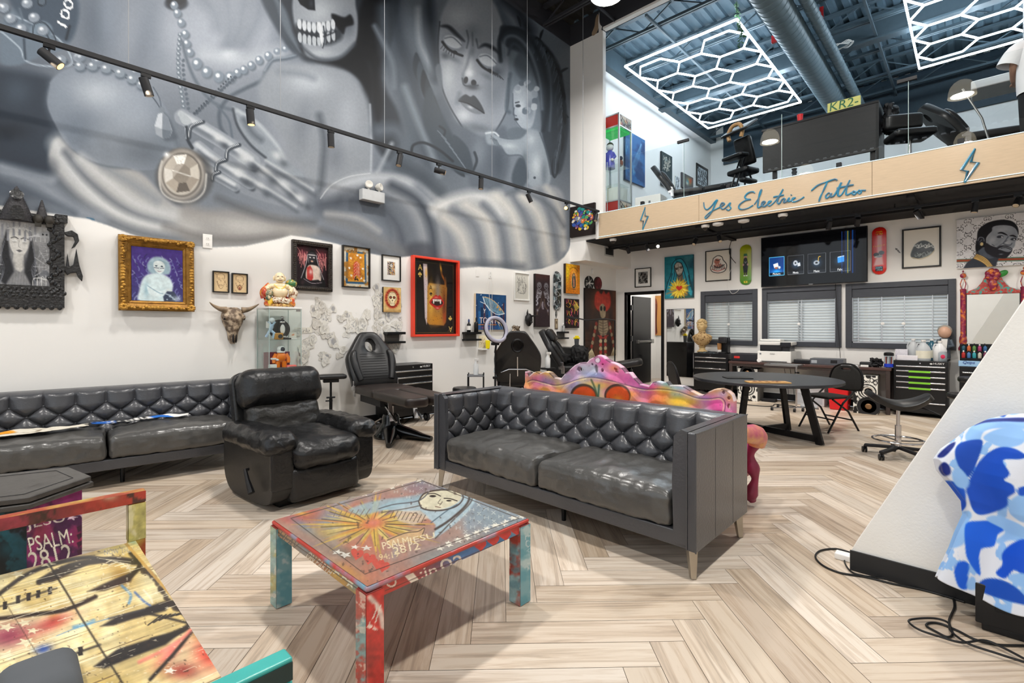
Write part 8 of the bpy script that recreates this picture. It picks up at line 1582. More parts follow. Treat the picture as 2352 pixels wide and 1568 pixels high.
t=thing('pen_tub','clear tub with black lid and blue band full of markers','tub',on(2041.5,838,9.22));MB().lathe([(0,0),(.055,0),(.058,.01),(.058,.17),(.05,.18)],(0,0,0),24).build('jar',glassmat('clear_tub','#e4eaee'),t);MB().lathe([(.0,.18),(.062,.18),(.064,.2),(.06,.225),(.03,.235),(0,.235)],(0,0,0),24).build('lid',mBlk,t);MB().lathe([(.0585,.012),(.0585,.06)],(0,0,0),24).build('blue_band',M('blue_band','#1c3ab8',.4),t)
for k in range(6):a=k*1.05;MB().cyl((.028*math.cos(a),.028*math.sin(a),.005),(.036*math.cos(a+.3),.036*math.sin(a+.3),.165),.007,n=8).build('marker',(M('red_marker','#c8442c',.4),M('white_marker','#e6e6e6',.4),M('grey_marker','#7a7a80',.4))[k%3],t)
tool_chest('black drawer chest carrying the stone bust beside the mirror',(-3.61,9.66,0),0,.64,.46,.815,(.075,.13,.20,.22),True,False)
def bust():
 st=M('aged_stone','#c8ad7c',.65,var=.25,scale=12,col2='#8a6a40',thr=(.5,.9),bump=.4,bscale=50);p=onY(1613,812,9.42)
 t=thing('stone_bust','tan stone bust of a curly haired man in armour on the drawer chest','bust',(p.x,9.42,.816),-.12)
 MB().lathe([(0,0),(.095,0),(.095,.025),(.06,.05),(.05,.09),(.075,.12),(0,.13)],(0,0,0),28).build('pedestal',st,t)
 b=MB()
 prof=[(.12,.03,.03),(.15,.10,.06),(.20,.155,.085),(.26,.19,.10),(.31,.195,.105),(.345,.15,.095),(.365,.085,.075),(.385,.062,.062),(.42,.055,.058)]
 q=[];n=36
 for z,rx,ry in prof:
  for j in range(n):a=2*PI*j/n;q.append((rx*math.copysign(abs(math.cos(a))**.8,math.cos(a)),ry*math.sin(a)-.02*(z>.2)*max(0,-math.sin(a)),z))
 b.add(q,[(i*n+j,i*n+(j+1)%n,(i+1)*n+(j+1)%n,(i+1)*n+j)for i in range(len(prof)-1)for j in range(n)]);b.build('chest_armour',M('carved_armour_stone','#c3a473',.65,var=.4,scale=26,col2='#6a4a2a',thr=(.5,.62),bump=1,bscale=40),t)
 h=MB()
 def hd(u,v):
  th=2*PI*u;ph=PI*v;x=math.sin(ph)*math.cos(th);y=math.sin(ph)*math.sin(th);z=math.cos(ph);rx=.075*(1-.22*max(0,-z));p=Vector((x*rx,y*.088,z*.105))
  if y<0:
   fx=abs(x);nose=math.exp(-((x/.13)**2+((z+.05)/.28)**2));p.y-=.034*nose;eye=math.exp(-(((fx-.42)/.2)**2+((z-.15)/.14)**2));p.y+=.02*eye;brow=math.exp(-((z-.32)/.1)**2)*max(0,-y);p.y-=.006*brow;mo=math.exp(-((x/.35)**2+((z+.5)/.07)**2));p.y-=.007*mo;ml=math.exp(-((x/.35)**2+((z+.57)/.03)**2));p.y+=.007*ml;ch=math.exp(-((x/.3)**2+((z+.8)/.12)**2));p.y-=.012*ch
  return p+Vector((0,-.005,.50))
 h.grid(hd,48,40,cu=True);h.ell((-.074,.005,.5),(.012,.02,.028)).ell((.074,.005,.5),(.012,.02,.028));hd_=h.build('head',st,t)
 c=MB();rr=random.Random(2)
 for i in range(90):
  ph=rr.random()*1.15;th=rr.random()*2*PI;x=math.sin(ph)*math.cos(th);y=math.sin(ph)*math.sin(th);z=math.cos(ph)
  if y<-.6 and z<.62:continue
  c.ell((x*.078,y*.09-.004,.505+z*.105),(.018,.018,.014),8,6)
 hc_=c.build('curly_hair',st,t)
 for o in(hd_,hc_):o.scale=(1.2,)*3;o.location=(0,-.01,-.09)
bust()
t=thing('coffee_machine','black capsule coffee machine on the chest beside the bust','coffee machine',on(1664,812,9.38,.816));MB().box(-.07,.07,-.05,.12,0,.30).build('body',mBlk,t,bevel=.02);MB().box(-.065,.065,-.15,-.04,.19,.31).build('brew_head',M('dark_grey_gloss','#2a2a2d',.3),t,bevel=.02);MB().box(-.06,.06,-.16,-.04,0,.03).build('drip_tray',mBlkM,t,bevel=.004)
t=thing('paper_cup_stack','tall stack of brown and white paper cups left of the coffee machine','cups',on(1652.5,812,9.30,.816));MB().lathe([(0,0),(.030,0),(.036,.07),(.033,.07),(.038,.12),(.038,.19),(0,.19)],(0,0,0),20).mat(1).lathe([(.0315,.0),(.0375,.068)],(0,0,0),20).build('cups',[M('kraft_paper','#a8794a',.8),mWhite],t)
b=MB();pillow(b,(0,0,.02),(.5,.34,.035),.012,n=14,wr=.02,wf=14,seed=6);o=weld(b.build('paint_rag',M('paint_stained_cloth','#2b2c2e',.9,var=.6,scale=30,col2='#6a8a9a',thr=(.56,.64)),None));o.location=(-3.62,9.36,.80);o=_set(o,'paint stained cloth spread on the chest under the bust','cloth')
o.location=(-3.62,9.40,.797)
tool_chest('wide black drawer chest with green tape on its pulls at the right',(-.58,9.66,0),0,.61,.46,.815,(.07,.082,.082,.082,.21,.15),True,True,1,h0=.06)
mJug=M('milky_jug','#d5d9dc',.35,trans=.25,var=.03)
def jug(label,px,m,Y=9.42,h=.28,r=.075,lab=None,group=None,handle=True):
 t=thing('gallon_jug',label,'jug',on(px,828,Y,.816));MB().lathe([(0,0),(r*.95,0),(r,.015),(r,h*.55),(r*.78,h*.72),(r*.36,h*.88),(r*.28,h*.9),(r*.28,h)],(0,0,0),28).build('body',m,t);MB().lathe([(r*.33,h*.97),(r*.33,h*1.04),(0,h*1.04)],(0,0,0),16).build('cap',mWhite,t)
 if handle:MB().tube([(-r*.25,-.0,h*.86),(-r*.75,-.0,h*.86),(-r*.95,0,h*.68),(-r*.9,0,h*.5)],.011,8).build('handle',m,t)
 if lab:MB().lathe([(r*1.01,h*.12),(r*1.01,h*.5)],(0,0,0),28).build('paper_label',lab,t)
 return t
jug('unlabelled cloudy white jug at the back left on the taped chest',2098,mJug,9.50,.30);jug('grey white jug with a large cream label on the taped chest',2121,M('grey_jug','#bfc4c8',.35),9.32,.29,.085,M('cream_label','#e9e6d4',.6,var=.1));jug('blue green jug standing behind the labelled one',2140,M('teal_liquid','#3a6a80',.25,trans=.2),9.54,.30,.07,M('cream_label','#e9e6d4',.6));jug('white jug with a big side handle and pink spot on the chest',2159,M('white_jug','#e3e4e6',.35),9.36,.28,.078)
t=thing('pump_bottle','clear short bottle with a pink label in front of the handled jug','bottle',on(2166,830,9.27,.816));MB().lathe([(0,0),(.05,0),(.053,.01),(.053,.12),(.03,.14)],(0,0,0),24).build('body',glassmat('clear_tub','#e4eaee'),t);MB().ell((0,-.05,.07),(.025,.006,.03)).build('pink_label',M('pink_label','#d8305a',.5),t)
boxthing('glove_box','white and violet glove box standing upright on the taped chest','box',on(2071,828,9.45,.816),(.15,.1,.155),M('glove_print','#e2dfe6',.6,var=.2,scale=30,col2='#b8b0c4',thr=(.55,.65)),0,.003);boxthing('glove_box','white glove box lying flat in front of the upright one','box',on(2084,829,9.30,.816),(.24,.12,.07),M('white_carton','#ebe8ee',.6,var=.06),.05,.003)
t=thing('bobblehead','small grey suited figurine with a big head on the window frame','figurine',on(2170,800,9.56,1.0));
tz=MB();tz.ell((0,-.004,.235),(.043,.042,.052)).build('head',M('pinkish_vinyl','#c9a088',.4),t);MB().ell((0,.012,.25),(.048,.042,.048)).build('hair',M('grey_hair','#9a948a',.6),t);b=MB();b.tube([(0,0,.08),(0,0,.13),(0,0,.185)],[.032,.04,.03],12).tube([(-.018,0,.09),(-.02,0,.02)],.018,8).tube([(.018,0,.09),(.02,0,.02)],.018,8).tube([(-.035,0,.17),(-.05,-.02,.12),(-.02,-.045,.115)],.014,8).tube([(.035,0,.17),(.05,-.02,.12),(.02,-.045,.115)],.014,8);b.build('suit',M('slate_suit','#4a5560',.6),t);MB().prism([(-.014,.1),(.014,.1),(.02,.18),(-.02,.18)],-.042,-.034).build('shirt',mWhite,t);MB().box(-.035,.035,-.03,.03,0,.01).build('base',mBlk,t)
t.location=(on(2170,800,9.60)[0],9.56,.818)
t.scale=(1.75,)*3
tool_chest('black drawer chest half hidden behind the sloped wall',(.14,9.66,0),0,.60,.46,.76,(.075,.16,.2,.2),True,False)
t=thing('ink_rack','black stepped rack of small ink bottles on the half hidden chest','rack',(.02,9.42,.762));MB().box(-.17,.2,-.10,.10,0,.11).box(-.17,.2,-.02,.10,.11,.2).box(-.18,.21,.09,.11,0,.30).build('rack',mBlk,t,bevel=.003)
for i in range(10):
 cI=('#b8302c','#4a7ab0','#3aa0a8','#c8c2b0','#7a3a5a','#2a5a6a','#d06a3a','#5a8a4a','#a83a6a','#3a6a9a')[i]
 bottle('ink_bottle','small coloured ink bottle in the black stepped rack','bottle',(-.12+.055*(i%5),9.36 if i<5 else 9.45,.762+(.111 if i<5 else.201)),.02,.085,M('ink_%d'%i,cI,.3),mBlk if i%2 else mWhite,.4,.02,group='ink bottles in the stepped rack')
t=boxthing('swab_box','blue and white cotton swab box on the half hidden chest','box',(-.06,9.26,.762),(.22,.08,.075),M('swab_blue','#9cc4e8',.5),0,.003);lettering('Qtips',.12,t,(-.07,-.041,.025),(0,0,0),M('logo_navy','#14308a',.4),shear=.2)
round_stool('black padded stool in front of the half hidden chest',(.02,8.62,0),.66,.19);round_stool('low black stool at the edge of the sloped wall',(-.10,8.05,0),.5,.16)
def dspk(label,loc,rz,w,h,d,horn=0):
 t=thing('loudspeaker',label,'loudspeaker',loc,rz);MB().box(-w/2,w/2,0,d,0,h).build('cabinet',M('speaker_grey_sides','#6a6864',.6,var=.3,scale=20),t,bevel=.004)
 def p(A):
  A.C[:]=srgb('#e9e7e0');H=100*h/w;rr=random.Random(int(h*100))
  for i in range(30):x,y=rr.random()*100,rr.random()*H;a=rr.random()*3;A.ell(x,y,5+9*rr.random(),8+8*rr.random(),'#171718',.1,1,a);
  for i in range(14):x,y=rr.random()*100,rr.random()*H;A.ell(x,y,9,12,'#171718',.1);A.ell(x,y,5.5,8,'#e9e7e0',.1)
  for i in range(16):x,y=rr.random()*100,rr.random()*H;A.line([(x,y),(x+16*math.sin(i),y+10),(x+22,y+18*math.cos(i))],2,'#171718',.4)
  for cy in((.42,.80)if not horn else(.12,.62)):
   for r in(44,38,32,27,22):A.ell(58 if not horn else 50,H*cy,r,r,('#171718','#e9e7e0')[(r//6)%2]if r!=22 else '#171718',.05)
 panel('painted_front',w,h,.004,p,mSpray,t,'#777',.008,y0=0,z0=h/2)
 for cy,r,m in(((.42,.075,0),(.80,.14,1))if not horn else((.12,.12,1),(.62,.07,0))):
  z=h*(1-cy);x=.04 if not horn else 0;b=MB();b.lathe([(r,.0),(r*1.02,.012),(r*.92,.012),(r*.5,-.01),(r*.3,-.005),(0,.004)],(x,-.004,z),28,axis=(0,-1,0));b.build('driver',M('speaker_ring','#d8d4cc',.4)if not m else mBlkM,t);MB().ell((x,-.012,z),(r*.3,.012,r*.3)).build('dust_cap',M('bronze_cap','#8a6a4a',.35,metal=.5),t)
 return t
dspk('black and white doodled loudspeaker under the desk beside the red bin',(-1.20,8.98,0),0,.30,.58,.26);dspk('black and white doodled loudspeaker under the left end of the desk',(-2.93,9.14,0),0,.33,.57,.34,1)
t=thing('red_bin','red plastic bin with a translucent lid beside the folding chair','bin',(-1.56,9.2,0));MB().cyl((0,0,0),(0,0,.40),.17,.20,4).build('body',M('red_plastic','#d81c22',.35,var=.03),t,bevel=.02,rot=(0,0,PI/4));MB().box(-.142,.142,-.142,.142,.40,.425).build('lid',M('clear_lid','#e6d9d9',.3,trans=.4),t,bevel=.006);MB().box(-.05,.03,-.15,-.14,.36,.43).build('latch',M('red_plastic','#d81c22',.35),t)
boxthing('white_cabinet','low white cabinet with a printed notice under the desk','cabinet',(-2.0,9.45,0),(.42,.3,.44),M('white_enamel','#dfe2e6',.4,var=.03),0,.006,(('notice',(-.14,.12,-.153,-.15,.33,.42),M('cream_notice','#ece8da',.7)),('vent_panel',(-.18,.18,-.152,-.15,.03,.2),M('pale_grey_panel','#c3c8cf',.4))))
boxthing('power_strip','flat black power brick on the floor under the desk','power brick',(-2.62,9.3,0),(.22,.14,.05),mBlkM);boxthing('small_router','flat grey router box on the floor behind the folding chair','router',(-1.95,9.05,0),(.24,.1,.035),M('grey_router','#b3b6ba',.4))
cable('desk_cable','black cable snaking over the floor under the long desk',[(-3.1,8.75,.006),(-2.9,8.7,.006),(-2.75,8.62,.006),(-2.5,8.66,.006),(-2.42,8.8,.006),(-2.45,9.0,.006),(-2.3,9.05,.006),(-2.1,8.98,.006),(-1.8,8.95,.006)],.007)
for i,(x,dy_)in enumerate(((-2.47,0),(-2.38,.02),(-2.31,.04))):cable('hanging_lead','lead hanging behind the desk down the white wall, %s'%(('nearest the loudspeaker','middle of the three','furthest from the loudspeaker')[i]),[(x,9.64,.60),(x+.02,9.66,.4),(x+.06,9.64,.2),(x+.09,9.55,.03)],.004)
cable('television_cable','black cord dropping from the television past the middle window',[tuple(onY(x,y,YB-.06))for x,y in((1919,652),(1921,690),(1924,740),(1928,790),(1930,822))],.004)
cable('dropped_cable','black cord hanging from the ceiling track to a wall outlet',[tuple(onY(x,y,YB-.05))for x,y in((1682,548),(1677,562),(1675,578),(1680,592),(1690,604))],.006)
cable('looped_white_cable','thin white cord looping from the outlet across the window head',[tuple(onY(x,y,YB-.05))for x,y in((1682,612),(1675,630),(1672,655),(1680,673),(1690,672),(1700,662))],.003,mWhite)
for px,lb in((1680,'left of two white plates by the green skateboard deck'),(1693,'right of two white plates, with the black cord plugged in')):c=onY(px,606,YB);t=thing('wall_outlet','white wall outlet, %s'%lb,'wall outlet',c+Vector((0,-.001,0)));MB().box(-.035,.035,-.007,0,-.055,.055).build('cover_plate',mWhite,t,bevel=.003)
def rtable():
 cx,cy,zt,R=-1.87,6.45,.685,.82;t=thing('round_table','round black table with splayed plank legs beside the folding chair','table',(cx,cy,0));mT=M('black_ash_top','#2f3136',.36,var=.2,scale=9,stretch=(1,14,1),bump=.05)
 MB().lathe([(0,zt-.035),(R-.01,zt-.035),(R,zt-.03),(R,zt-.004),(R-.004,zt),(0,zt)],(0,0,0),72).build('tabletop',mT,t,ang=30)
 f=[(.63,-.21),(-.63,.21),(.16,.40),(-.16,-.40)]
 for x,y in f:MB().beam((x*.72,y*.72,zt-.035),(x,y,0),.085,.035,(-y,x,0)).build('leg',mBlk,t,bevel=.004)
 MB().beam((f[0][0]*.98,f[0][1]*.98,.06),(f[1][0]*.98,f[1][1]*.98,.06),.035,.07).build('long_stretcher',mBlk,t,bevel=.003);MB().beam((f[2][0],f[2][1],.06),(f[3][0],f[3][1],.06),.035,.07).build('cross_stretcher',mBlk,t,bevel=.003)
 MB().beam((f[0][0]*.7,f[0][1]*.7,zt-.05),(f[1][0]*.7,f[1][1]*.7,zt-.05),.06,.03).build('top_rail',mBlk,t)
 for x,y in f:MB().cyl((x,y,0),(x,y,.012),.018,n=12).build('foot',mBlkM,t)
 return cx,cy,zt
cx,cy,zt=rtable()
p=onZ(1694,868,zt);boxthing('tablet','thin black tablet lying on the round table','tablet',(p.x,p.y,zt),(.30,.20,.010),mBlk,.65,.003);p=onZ(1763,876.5,zt+.01)
t=thing('wood_sign','small tan painted board lying at the near edge of the round table','board',(p.x,p.y,zt),.66);MB().box(-.22,.22,-.08,.08,0,.012).build('board',M('tan_board','#d8a868',.5,var=.2),t,bevel=.002);panel('painted_face',.4,.14,.001,lambda A:lines(A,'#dcae70','#7a4a24',22,3,5,90,3,28),mCanvas,t,'#d8a868',.01,y0=0).rotation_euler=(-PI/2,0,0)
for ch in t.children:
 if ch.name.startswith('painted_face'):ch.location=(0,0,.0125)
def fchair(label,loc,rz):
 t=thing('folding_chair',label,'chair',loc,rz);mf=M('chair_black_tube','#151517',.3,metal=.4)
 pad=M('black_woven_pad','#1c1b18',.8,var=.2,scale=60,bump=.3,bscale=250)
 s=MB();pillow(s,(0,-.02,.425),(.40,.40,.035),.016,crown=.008,n=12);weld(s.build('seat',pad,t))
 o=spline([(-.20,.50),(.20,.50),(.225,.60),(.20,.72),(.12,.795),(0,.815),(-.12,.795),(-.20,.72),(-.225,.60)],5,True)
 b=MB();b.T=tr(0,.23,0)@Matrix.Rotation(-.10,4,'X');hol=lambda a:(0+.065*math.cos(a),.765+.014*math.sin(a));ringpad(b,ray_poly(o,(0,.765)),hol,-.012,.012,60,.006);b.build('backrest',pad,t)
 f=MB();f.T=tr(0,.23,0)@Matrix.Rotation(-.10,4,'X');f.tube(spline([(-.215,0,.50),(-.235,0,.62),(-.20,0,.745),(-.11,0,.815),(0,0,.83),(.11,0,.815),(.20,0,.745),(.235,0,.62),(.215,0,.50)],5),.012,8);f.build('back_tube',mf,t)
 for sx in(-1,1):
  MB().tube([(sx*.215,.18,.50),(sx*.215,.0,.36),(sx*.215,-.235,.0)],.012,8).build('leg',mf,t);MB().tube([(sx*.195,-.14,.41),(sx*.2,.1,.25),(sx*.205,.26,.0)],.012,8).build('leg',mf,t)
 MB().tube([(-.215,-.13,.155),(.215,-.13,.155)],.009,8).build('front_stretcher',mf,t);MB().tube([(-.20,.17,.14),(.20,.17,.14)],.009,8).build('rear_stretcher',mf,t)
 return t
fchair('black folding chair with padded seat between the round table and red bin',(-1.37,7.31,0),-.55)
def bchair(label,loc,rz):
 t=thing('black_chair',label,'chair',loc,rz);s=MB();pillow(s,(0,0,.44),(.42,.42,.05),.022,crown=.01,n=12);weld(s.build('seat',mVin,t));b=MB();b.T=tr(0,.21,.45)@Matrix.Rotation(-.16,4,'X');b.prism(spline([(-.17,0),(.17,0),(.2,.2),(.16,.36),(0,.40),(-.16,.36),(-.2,.2)],5,True),-.012,.012);b.build('backrest',mVin,t,bevel=.008);MB().tube(spline([(-.21,.19,.44),(-.225,.23,.62),(-.18,.27,.80),(0,.285,.86),(.18,.27,.80),(.225,.23,.62),(.21,.19,.44)],5),.011,8).build('back_tube',mBlk,t)
 for sx in(-1,1):
  for sy in(-1,1):MB().tube([(sx*.17,sy*.17,.42),(sx*.2,sy*.21,0)],.012,8).build('leg',mBlk,t)
 return t
bchair('black padded chair tucked at the left of the round table',(-2.62,6.10,0),2.3)
def saddle():
 t=thing('saddle_stool','black saddle stool on a chrome column near the sloped wall','stool',(-.56,6.2,0),.35);s=MB()
 def fn(u,v):
  x=(u-.5)*.50;y=(v-.5)*.36;e=abs(2*u-1);z=.585-.03*math.sin(PI*v)**2*0+.085*e**2.2*(1 if u<.5 else.8)-.015*(1-e)-.04*abs(2*v-1)**3;k=math.sqrt(max(0,1-(2*v-1)**4))*(.6+.4*math.sqrt(max(0,1-e**4)));return Vector((x*(1-.15*abs(2*v-1)**2),y*(1-.35*e**2),z))
 s.grid(fn,36,24);o=s.build('seat',mVin,t);sm=o.modifiers.new('s','SOLIDIFY');sm.thickness=.055;sm.offset=-1;bv=o.modifiers.new('b','BEVEL');bv.width=.02;bv.segments=3;bv.limit_method='ANGLE'
 MB().cyl((0,0,.30),(0,0,.545),.016,n=16).cyl((0,0,.11),(0,0,.32),.027,n=18).build('gas_lift',mChrome,t);MB().cyl((-.08,0,.535),(.08,0,.535),.03,n=12).build('seat_mount',mBlk,t);MB().tube([(.08,0,.53),(.22,-.05,.5),(.3,-.09,.46)],.006,6).build('lever',mBlk,t)
 r=MB();N=36;r.tube([(.21*math.cos(2*PI*i/N),.21*math.sin(2*PI*i/N),.175)for i in range(N)],.010,8,close=True)
 for k in range(3):a=k*2*PI/3;r.tube([(.02*math.cos(a),.02*math.sin(a),.165),(.21*math.cos(a),.21*math.sin(a),.175)],.007,6)
 r.build('foot_ring',mChrome,t)
 b=MB()
 for k in range(5):a=k*2*PI/5+.2;b.beam((0,0,.10),(.28*math.cos(a),.28*math.sin(a),.075),.045,.03)
 b.build('star_base',mBlkM,t,bevel=.008)
 for k in range(5):a=k*2*PI/5+.2;x,y=.28*math.cos(a),.28*math.sin(a);MB().cyl((x-.02,y,.03),(x-.006,y,.03),.03,n=16).cyl((x+.006,y,.03),(x+.02,y,.03),.03,n=16).cyl((x,y,.03),(x,y,.07),.008).build('caster',mBlk,t)
saddle()
p=onY(1829,840,8.5);t=thing('tray_stand','stainless instrument tray on a castered stand before the desk','tray stand',(p.x,8.5,0))
MB().box(-.42,.06,-.16,.16,.70,.704).box(-.42,.06,-.16,-.155,.704,.725).box(-.42,.06,.155,.16,.704,.725).box(-.42,-.415,-.16,.16,.704,.725).box(.055,.06,-.16,.16,.704,.725).build('tray',mSteel,t);MB().cyl((0,0,.06),(0,0,.70),.012).build('pole',mChrome,t);MB().cyl((-.02,0,.6),(.04,0,.6),.014).build('clamp_knob',mBlk,t)
MB().tube([(0,0,.06),(-.30,-.16,.04)],.010,8).tube([(0,0,.06),(-.30,.16,.04)],.010,8).tube([(0,0,.06),(.08,.05,.06)],.010,8).tube([(0,0,.06),(.0,-.1,.06)],.010,8).build('foot_frame',mChrome,t)
for x,y in((.08,.05),(0,-.1),(-.3,-.16),(-.3,.16)):MB().cyl((x-.015,y,.028),(x+.015,y,.028),.028,n=14).build('caster',mBlk,t)
art('cardboard_painting','brown cardboard painting of a robed figure in the back room','painting',11.595,(1488,1520,681,771,678,769),lambda A:(A.C.__setitem__(slice(None),srgb('#c08a4c')),A.poly([(40,20),(30,60),(34,120),(28,200),(26,270),(70,270),(66,200),(70,120),(72,60),(62,20)],'#7a3a28',3,1,4),A._g(50,80,16,50,'#d8a878',.9,0),A._g(48,200,8,60,'#c99a6a',.8,0),A.line([(36,60),(34,150),(30,260)],5,'#3a1c16',2),A.line([(62,60),(64,150),(66,260)],5,'#3a1c16',2),A.ell(50,30,12,18,'#8a5038',.3)),d=.02,side='#8a6a44',px=.008)
t=thing('flight_case','black flight case with steel edges in the back room','flight case',(-4.98,10.85,0));MB().box(-.28,.28,-.25,.25,.06,.86).build('case',mBlkM,t,bevel=.004)
e=MB()
for x in(-.28,.28):
 for y in(-.25,.25):e.box(x-.018,x+.018,y-.018,y+.018,.05,.87)
for z in(.06,.86,.66):e.box(-.29,.29,-.262,-.25,z-.015,z+.015).box(-.293,-.28,-.25,.25,z-.015,z+.015)
e.build('edge_trim',mSteel,t);MB().box(.0,.2,-.258,-.25,.25,.5).build('sticker',M('sticker_print','#8a8a84',.6,var=.6,scale=25,col2='#1a1a1c'),t);MB().box(-.2,-.1,-.262,-.25,.5,.6).build('latch',mSteel,t)
for x in(-.22,.22):
 for y in(-.18,.18):MB().cyl((x-.02,y,.03),(x+.02,y,.03),.03,n=12).build('caster',mBlk,t)
b=MB();pillow(b,(0,0,.13),(.5,.4,.26),.1,n=18,wr=.06,wf=9,seed=7);o=weld(b.build('black_coat',M('black_fleece','#0b0b0c',.9),None));o.location=(-4.98,10.85,.876);_set(o,'black coat heaped on top of the flight case','coat')
c0=onX(1388,566,XBK);c1=onX(1409,590,XBK);t=thing('vent_grille','small square vent grille on the white bulkhead','vent',(XBK+.001,(c0.y+c1.y)/2,(onX(1388,566,XBK).z+onX(1388,586,XBK).z)/2),PI/2);w=(c1.y-c0.y);h=.19
MB().box(-w/2,w/2,-.012,0,-h/2,h/2).build('rim',M('grille_grey','#b9b9b6',.5),t,bevel=.003);s=MB();s.box(-w/2+.03,w/2-.03,-.0125,-.011,-h/2+.03,h/2-.03);s.build('dark_opening',mBlkM,t)
for k in range(6):z=-h/2+.045+k*.02;MB().beam((-w/2+.03,-.014,z),(w/2-.03,-.014,z),.008,.003).build('louvre',M('grille_dark','#4a4a4a',.5),t)
def swirl(A):
 A.C[:]=srgb('#231a18');cs=['#d9762c','#3a5aa8','#6a4a8a','#2a8a84','#e3c23a','#c8442c','#7a8aa0','#e9e2d0','#1c2a5a','#5aa05a']
 rr=random.Random(9)
 for i in range(150):
  a=rr.random()*2*PI;r=40*math.sqrt(rr.random());x,y=50+r*1.02*math.cos(a),56+r*1.15*math.sin(a);q=4+5*rr.random();A.ell(x,y,q,q*(.6+.6*rr.random()),cs[i%10],.15,1,rr.random()*3)
  if i%2:A.line([(x+q*math.cos(k*.7),y+q*math.sin(k*.7))for k in range(8)],1.3,'#141014',.4)
  if i%5==0:A.ell(x,y,2.2,2.2,'#f0ece2',.2);A.ell(x,y,1,1,'#141014',.2)
art('swirl_painting','black canvas crowded with colourful cartoon swirls beside the sign board','painting',YF,(1313,1369,474,544.5,469,540),swirl,d=.05,side='#191311',px=.006)
FY=7.925
def sign():
 t=thing('sign_board','long birch plywood sign board with blue script along the loft edge','sign',(-5.25,FY,3.02))
 O=Vector((-5.25,FY,3.02));cut=[-5.25,onY(1605,480,FY).x,onY(2003,420,FY).x,2.6]
 for a,b in zip(cut,cut[1:]):MB().box(a+5.25+.002,b+5.25-.002,0,.022,.012,.475).build('plywood_panel',mPly,t,bevel=.002)
 MB().box(0,7.85,.0,.03,-.012,.008).build('bottom_lip',mPly,t);MB().box(-.07,0,-.0,.02,-.012,.475).build('end_return',mWhite,t)
 led=M('led_edge_strip','#d5edf5',.3,emit='#c9eefa',estr=.8)
 for z in(.478,.022):MB().box(0,7.85,-.006,.004,z-.0035,z+.0035).build('led_strip',led,t)
 m=M('blue_acrylic_lettering','#2f8fb4',.3,var=.35,scale=7,col2='#4a6f86',thr=(.42,.6),coat=.4)
 def st(pts,r,nm,sc=2.4706,ox=1400,oy=400,close=False,k=7):
  P=[Vector(onY(ox+x/sc,oy+y/sc,FY))-O for x,y in(spline(pts,k,close)if k else pts)];n=len(P);mb=MB()
  mb.tube([(p.x,-.004,p.z)for p in P],[r*(.75+.35*abs(math.sin(i*2.2*PI/n)))for i in range(n)],6,close=close);mb.build(nm,m,t)
 L=[[(535,160),(540,190),(556,200),(580,180),(600,155),(612,147),(600,170),(585,205),(565,235),(548,250),(545,240),(575,213),(612,195),(640,180),(652,168),(640,163),(630,180),(640,197),(658,192),(685,163),(682,180),(690,193),(676,205),(664,199)],[(826,108),(815,100),(790,105),(770,125),(776,140),(802,143),(770,150),(740,172),(735,192),(752,200),(785,193),(815,176)],[(822,172),(850,130),(864,88),(853,105),(845,150),(842,185),(852,187),(872,172),(883,157),(870,157),(864,175),(878,184),(898,170),(918,154),(905,155),(898,170),(908,180),(930,165),(955,135),(986,85),(962,130),(953,160),(965,166),(982,142),(995,140),(990,160),(1005,155),(1020,135),(1015,155),(1032,150),(1050,136),(1056,134),(1040,136),(1035,150),(1047,158),(1080,145),(1105,128)],[(930,130),(960,124),(990,118)],[(1030,120),(1034,116)],[(1145,95),(1180,65),(1230,45),(1280,29),(1292,36)],[(1236,45),(1216,90),(1197,130),(1189,156)],[(1258,110),(1242,107),(1228,123),(1233,136),(1250,124),(1259,110),(1256,128),(1275,120),(1300,80),(1316,48),(1298,100),(1300,124),(1320,112),(1345,70),(1364,34),(1345,90),(1345,117),(1366,110),(1384,98),(1394,98),(1398,108),(1388,116),(1378,108),(1386,98),(1404,102),(1416,92),(1426,94),(1428,105),(1418,111),(1410,102),(1420,93),(1455,92)],[(1290,80),(1340,69),(1386,60)]]
 for p in L:st(p,.0125,'script_lettering')
 b1=[(1508,275),(1425,520),(1475,525),(1460,685),(1560,440),(1505,435)];b2=[(1437,1115),(1332,1275),(1380,1285),(1355,1370),(1460,1220),(1405,1215)]
 st(b1,.013,'lightning_bolt',7.84,1290,440,True,0);st(b2,.016,'lightning_bolt',3.266,1800,0,True,0)
sign()
def railing():
 t=thing('glass_railing','frameless glass railing above the plywood sign board','railing',(-5.17,8.0,ZM1))
 X=[-5.12]+[onY(p,380,8.0).x for p in(1569,1793,2083)]+[1.4,2.8]
 for a,b in zip(X,X[1:]):
  MB().box(a+5.17+.015,b+5.17-.015,-.005,.005,-.0,1.02).build('glass_panel',mGlass,t,smooth=False)
  e=MB().box(a+5.17+.012,a+5.17+.018,-.006,.006,0,1.02).build('glass_edge',M('green_glass_edge','#a9bdb9',.2),t)
  n=max(1,int((b-a)/.8))
  for k in range(n):x=a+5.17+(b-a)*(k+.5)/n;MB().box(x-.03,x+.03,-.03,.03,-.0,.13).build('clamp',mBlkM,t,bevel=.004)
 for p in(1569,2083):x=onY(p,330,8.0).x+5.17;MB().box(x-.10,x+.10,-.02,.02,1.0,1.045).build('top_clip',mBlkM,t,bevel=.003)
railing()
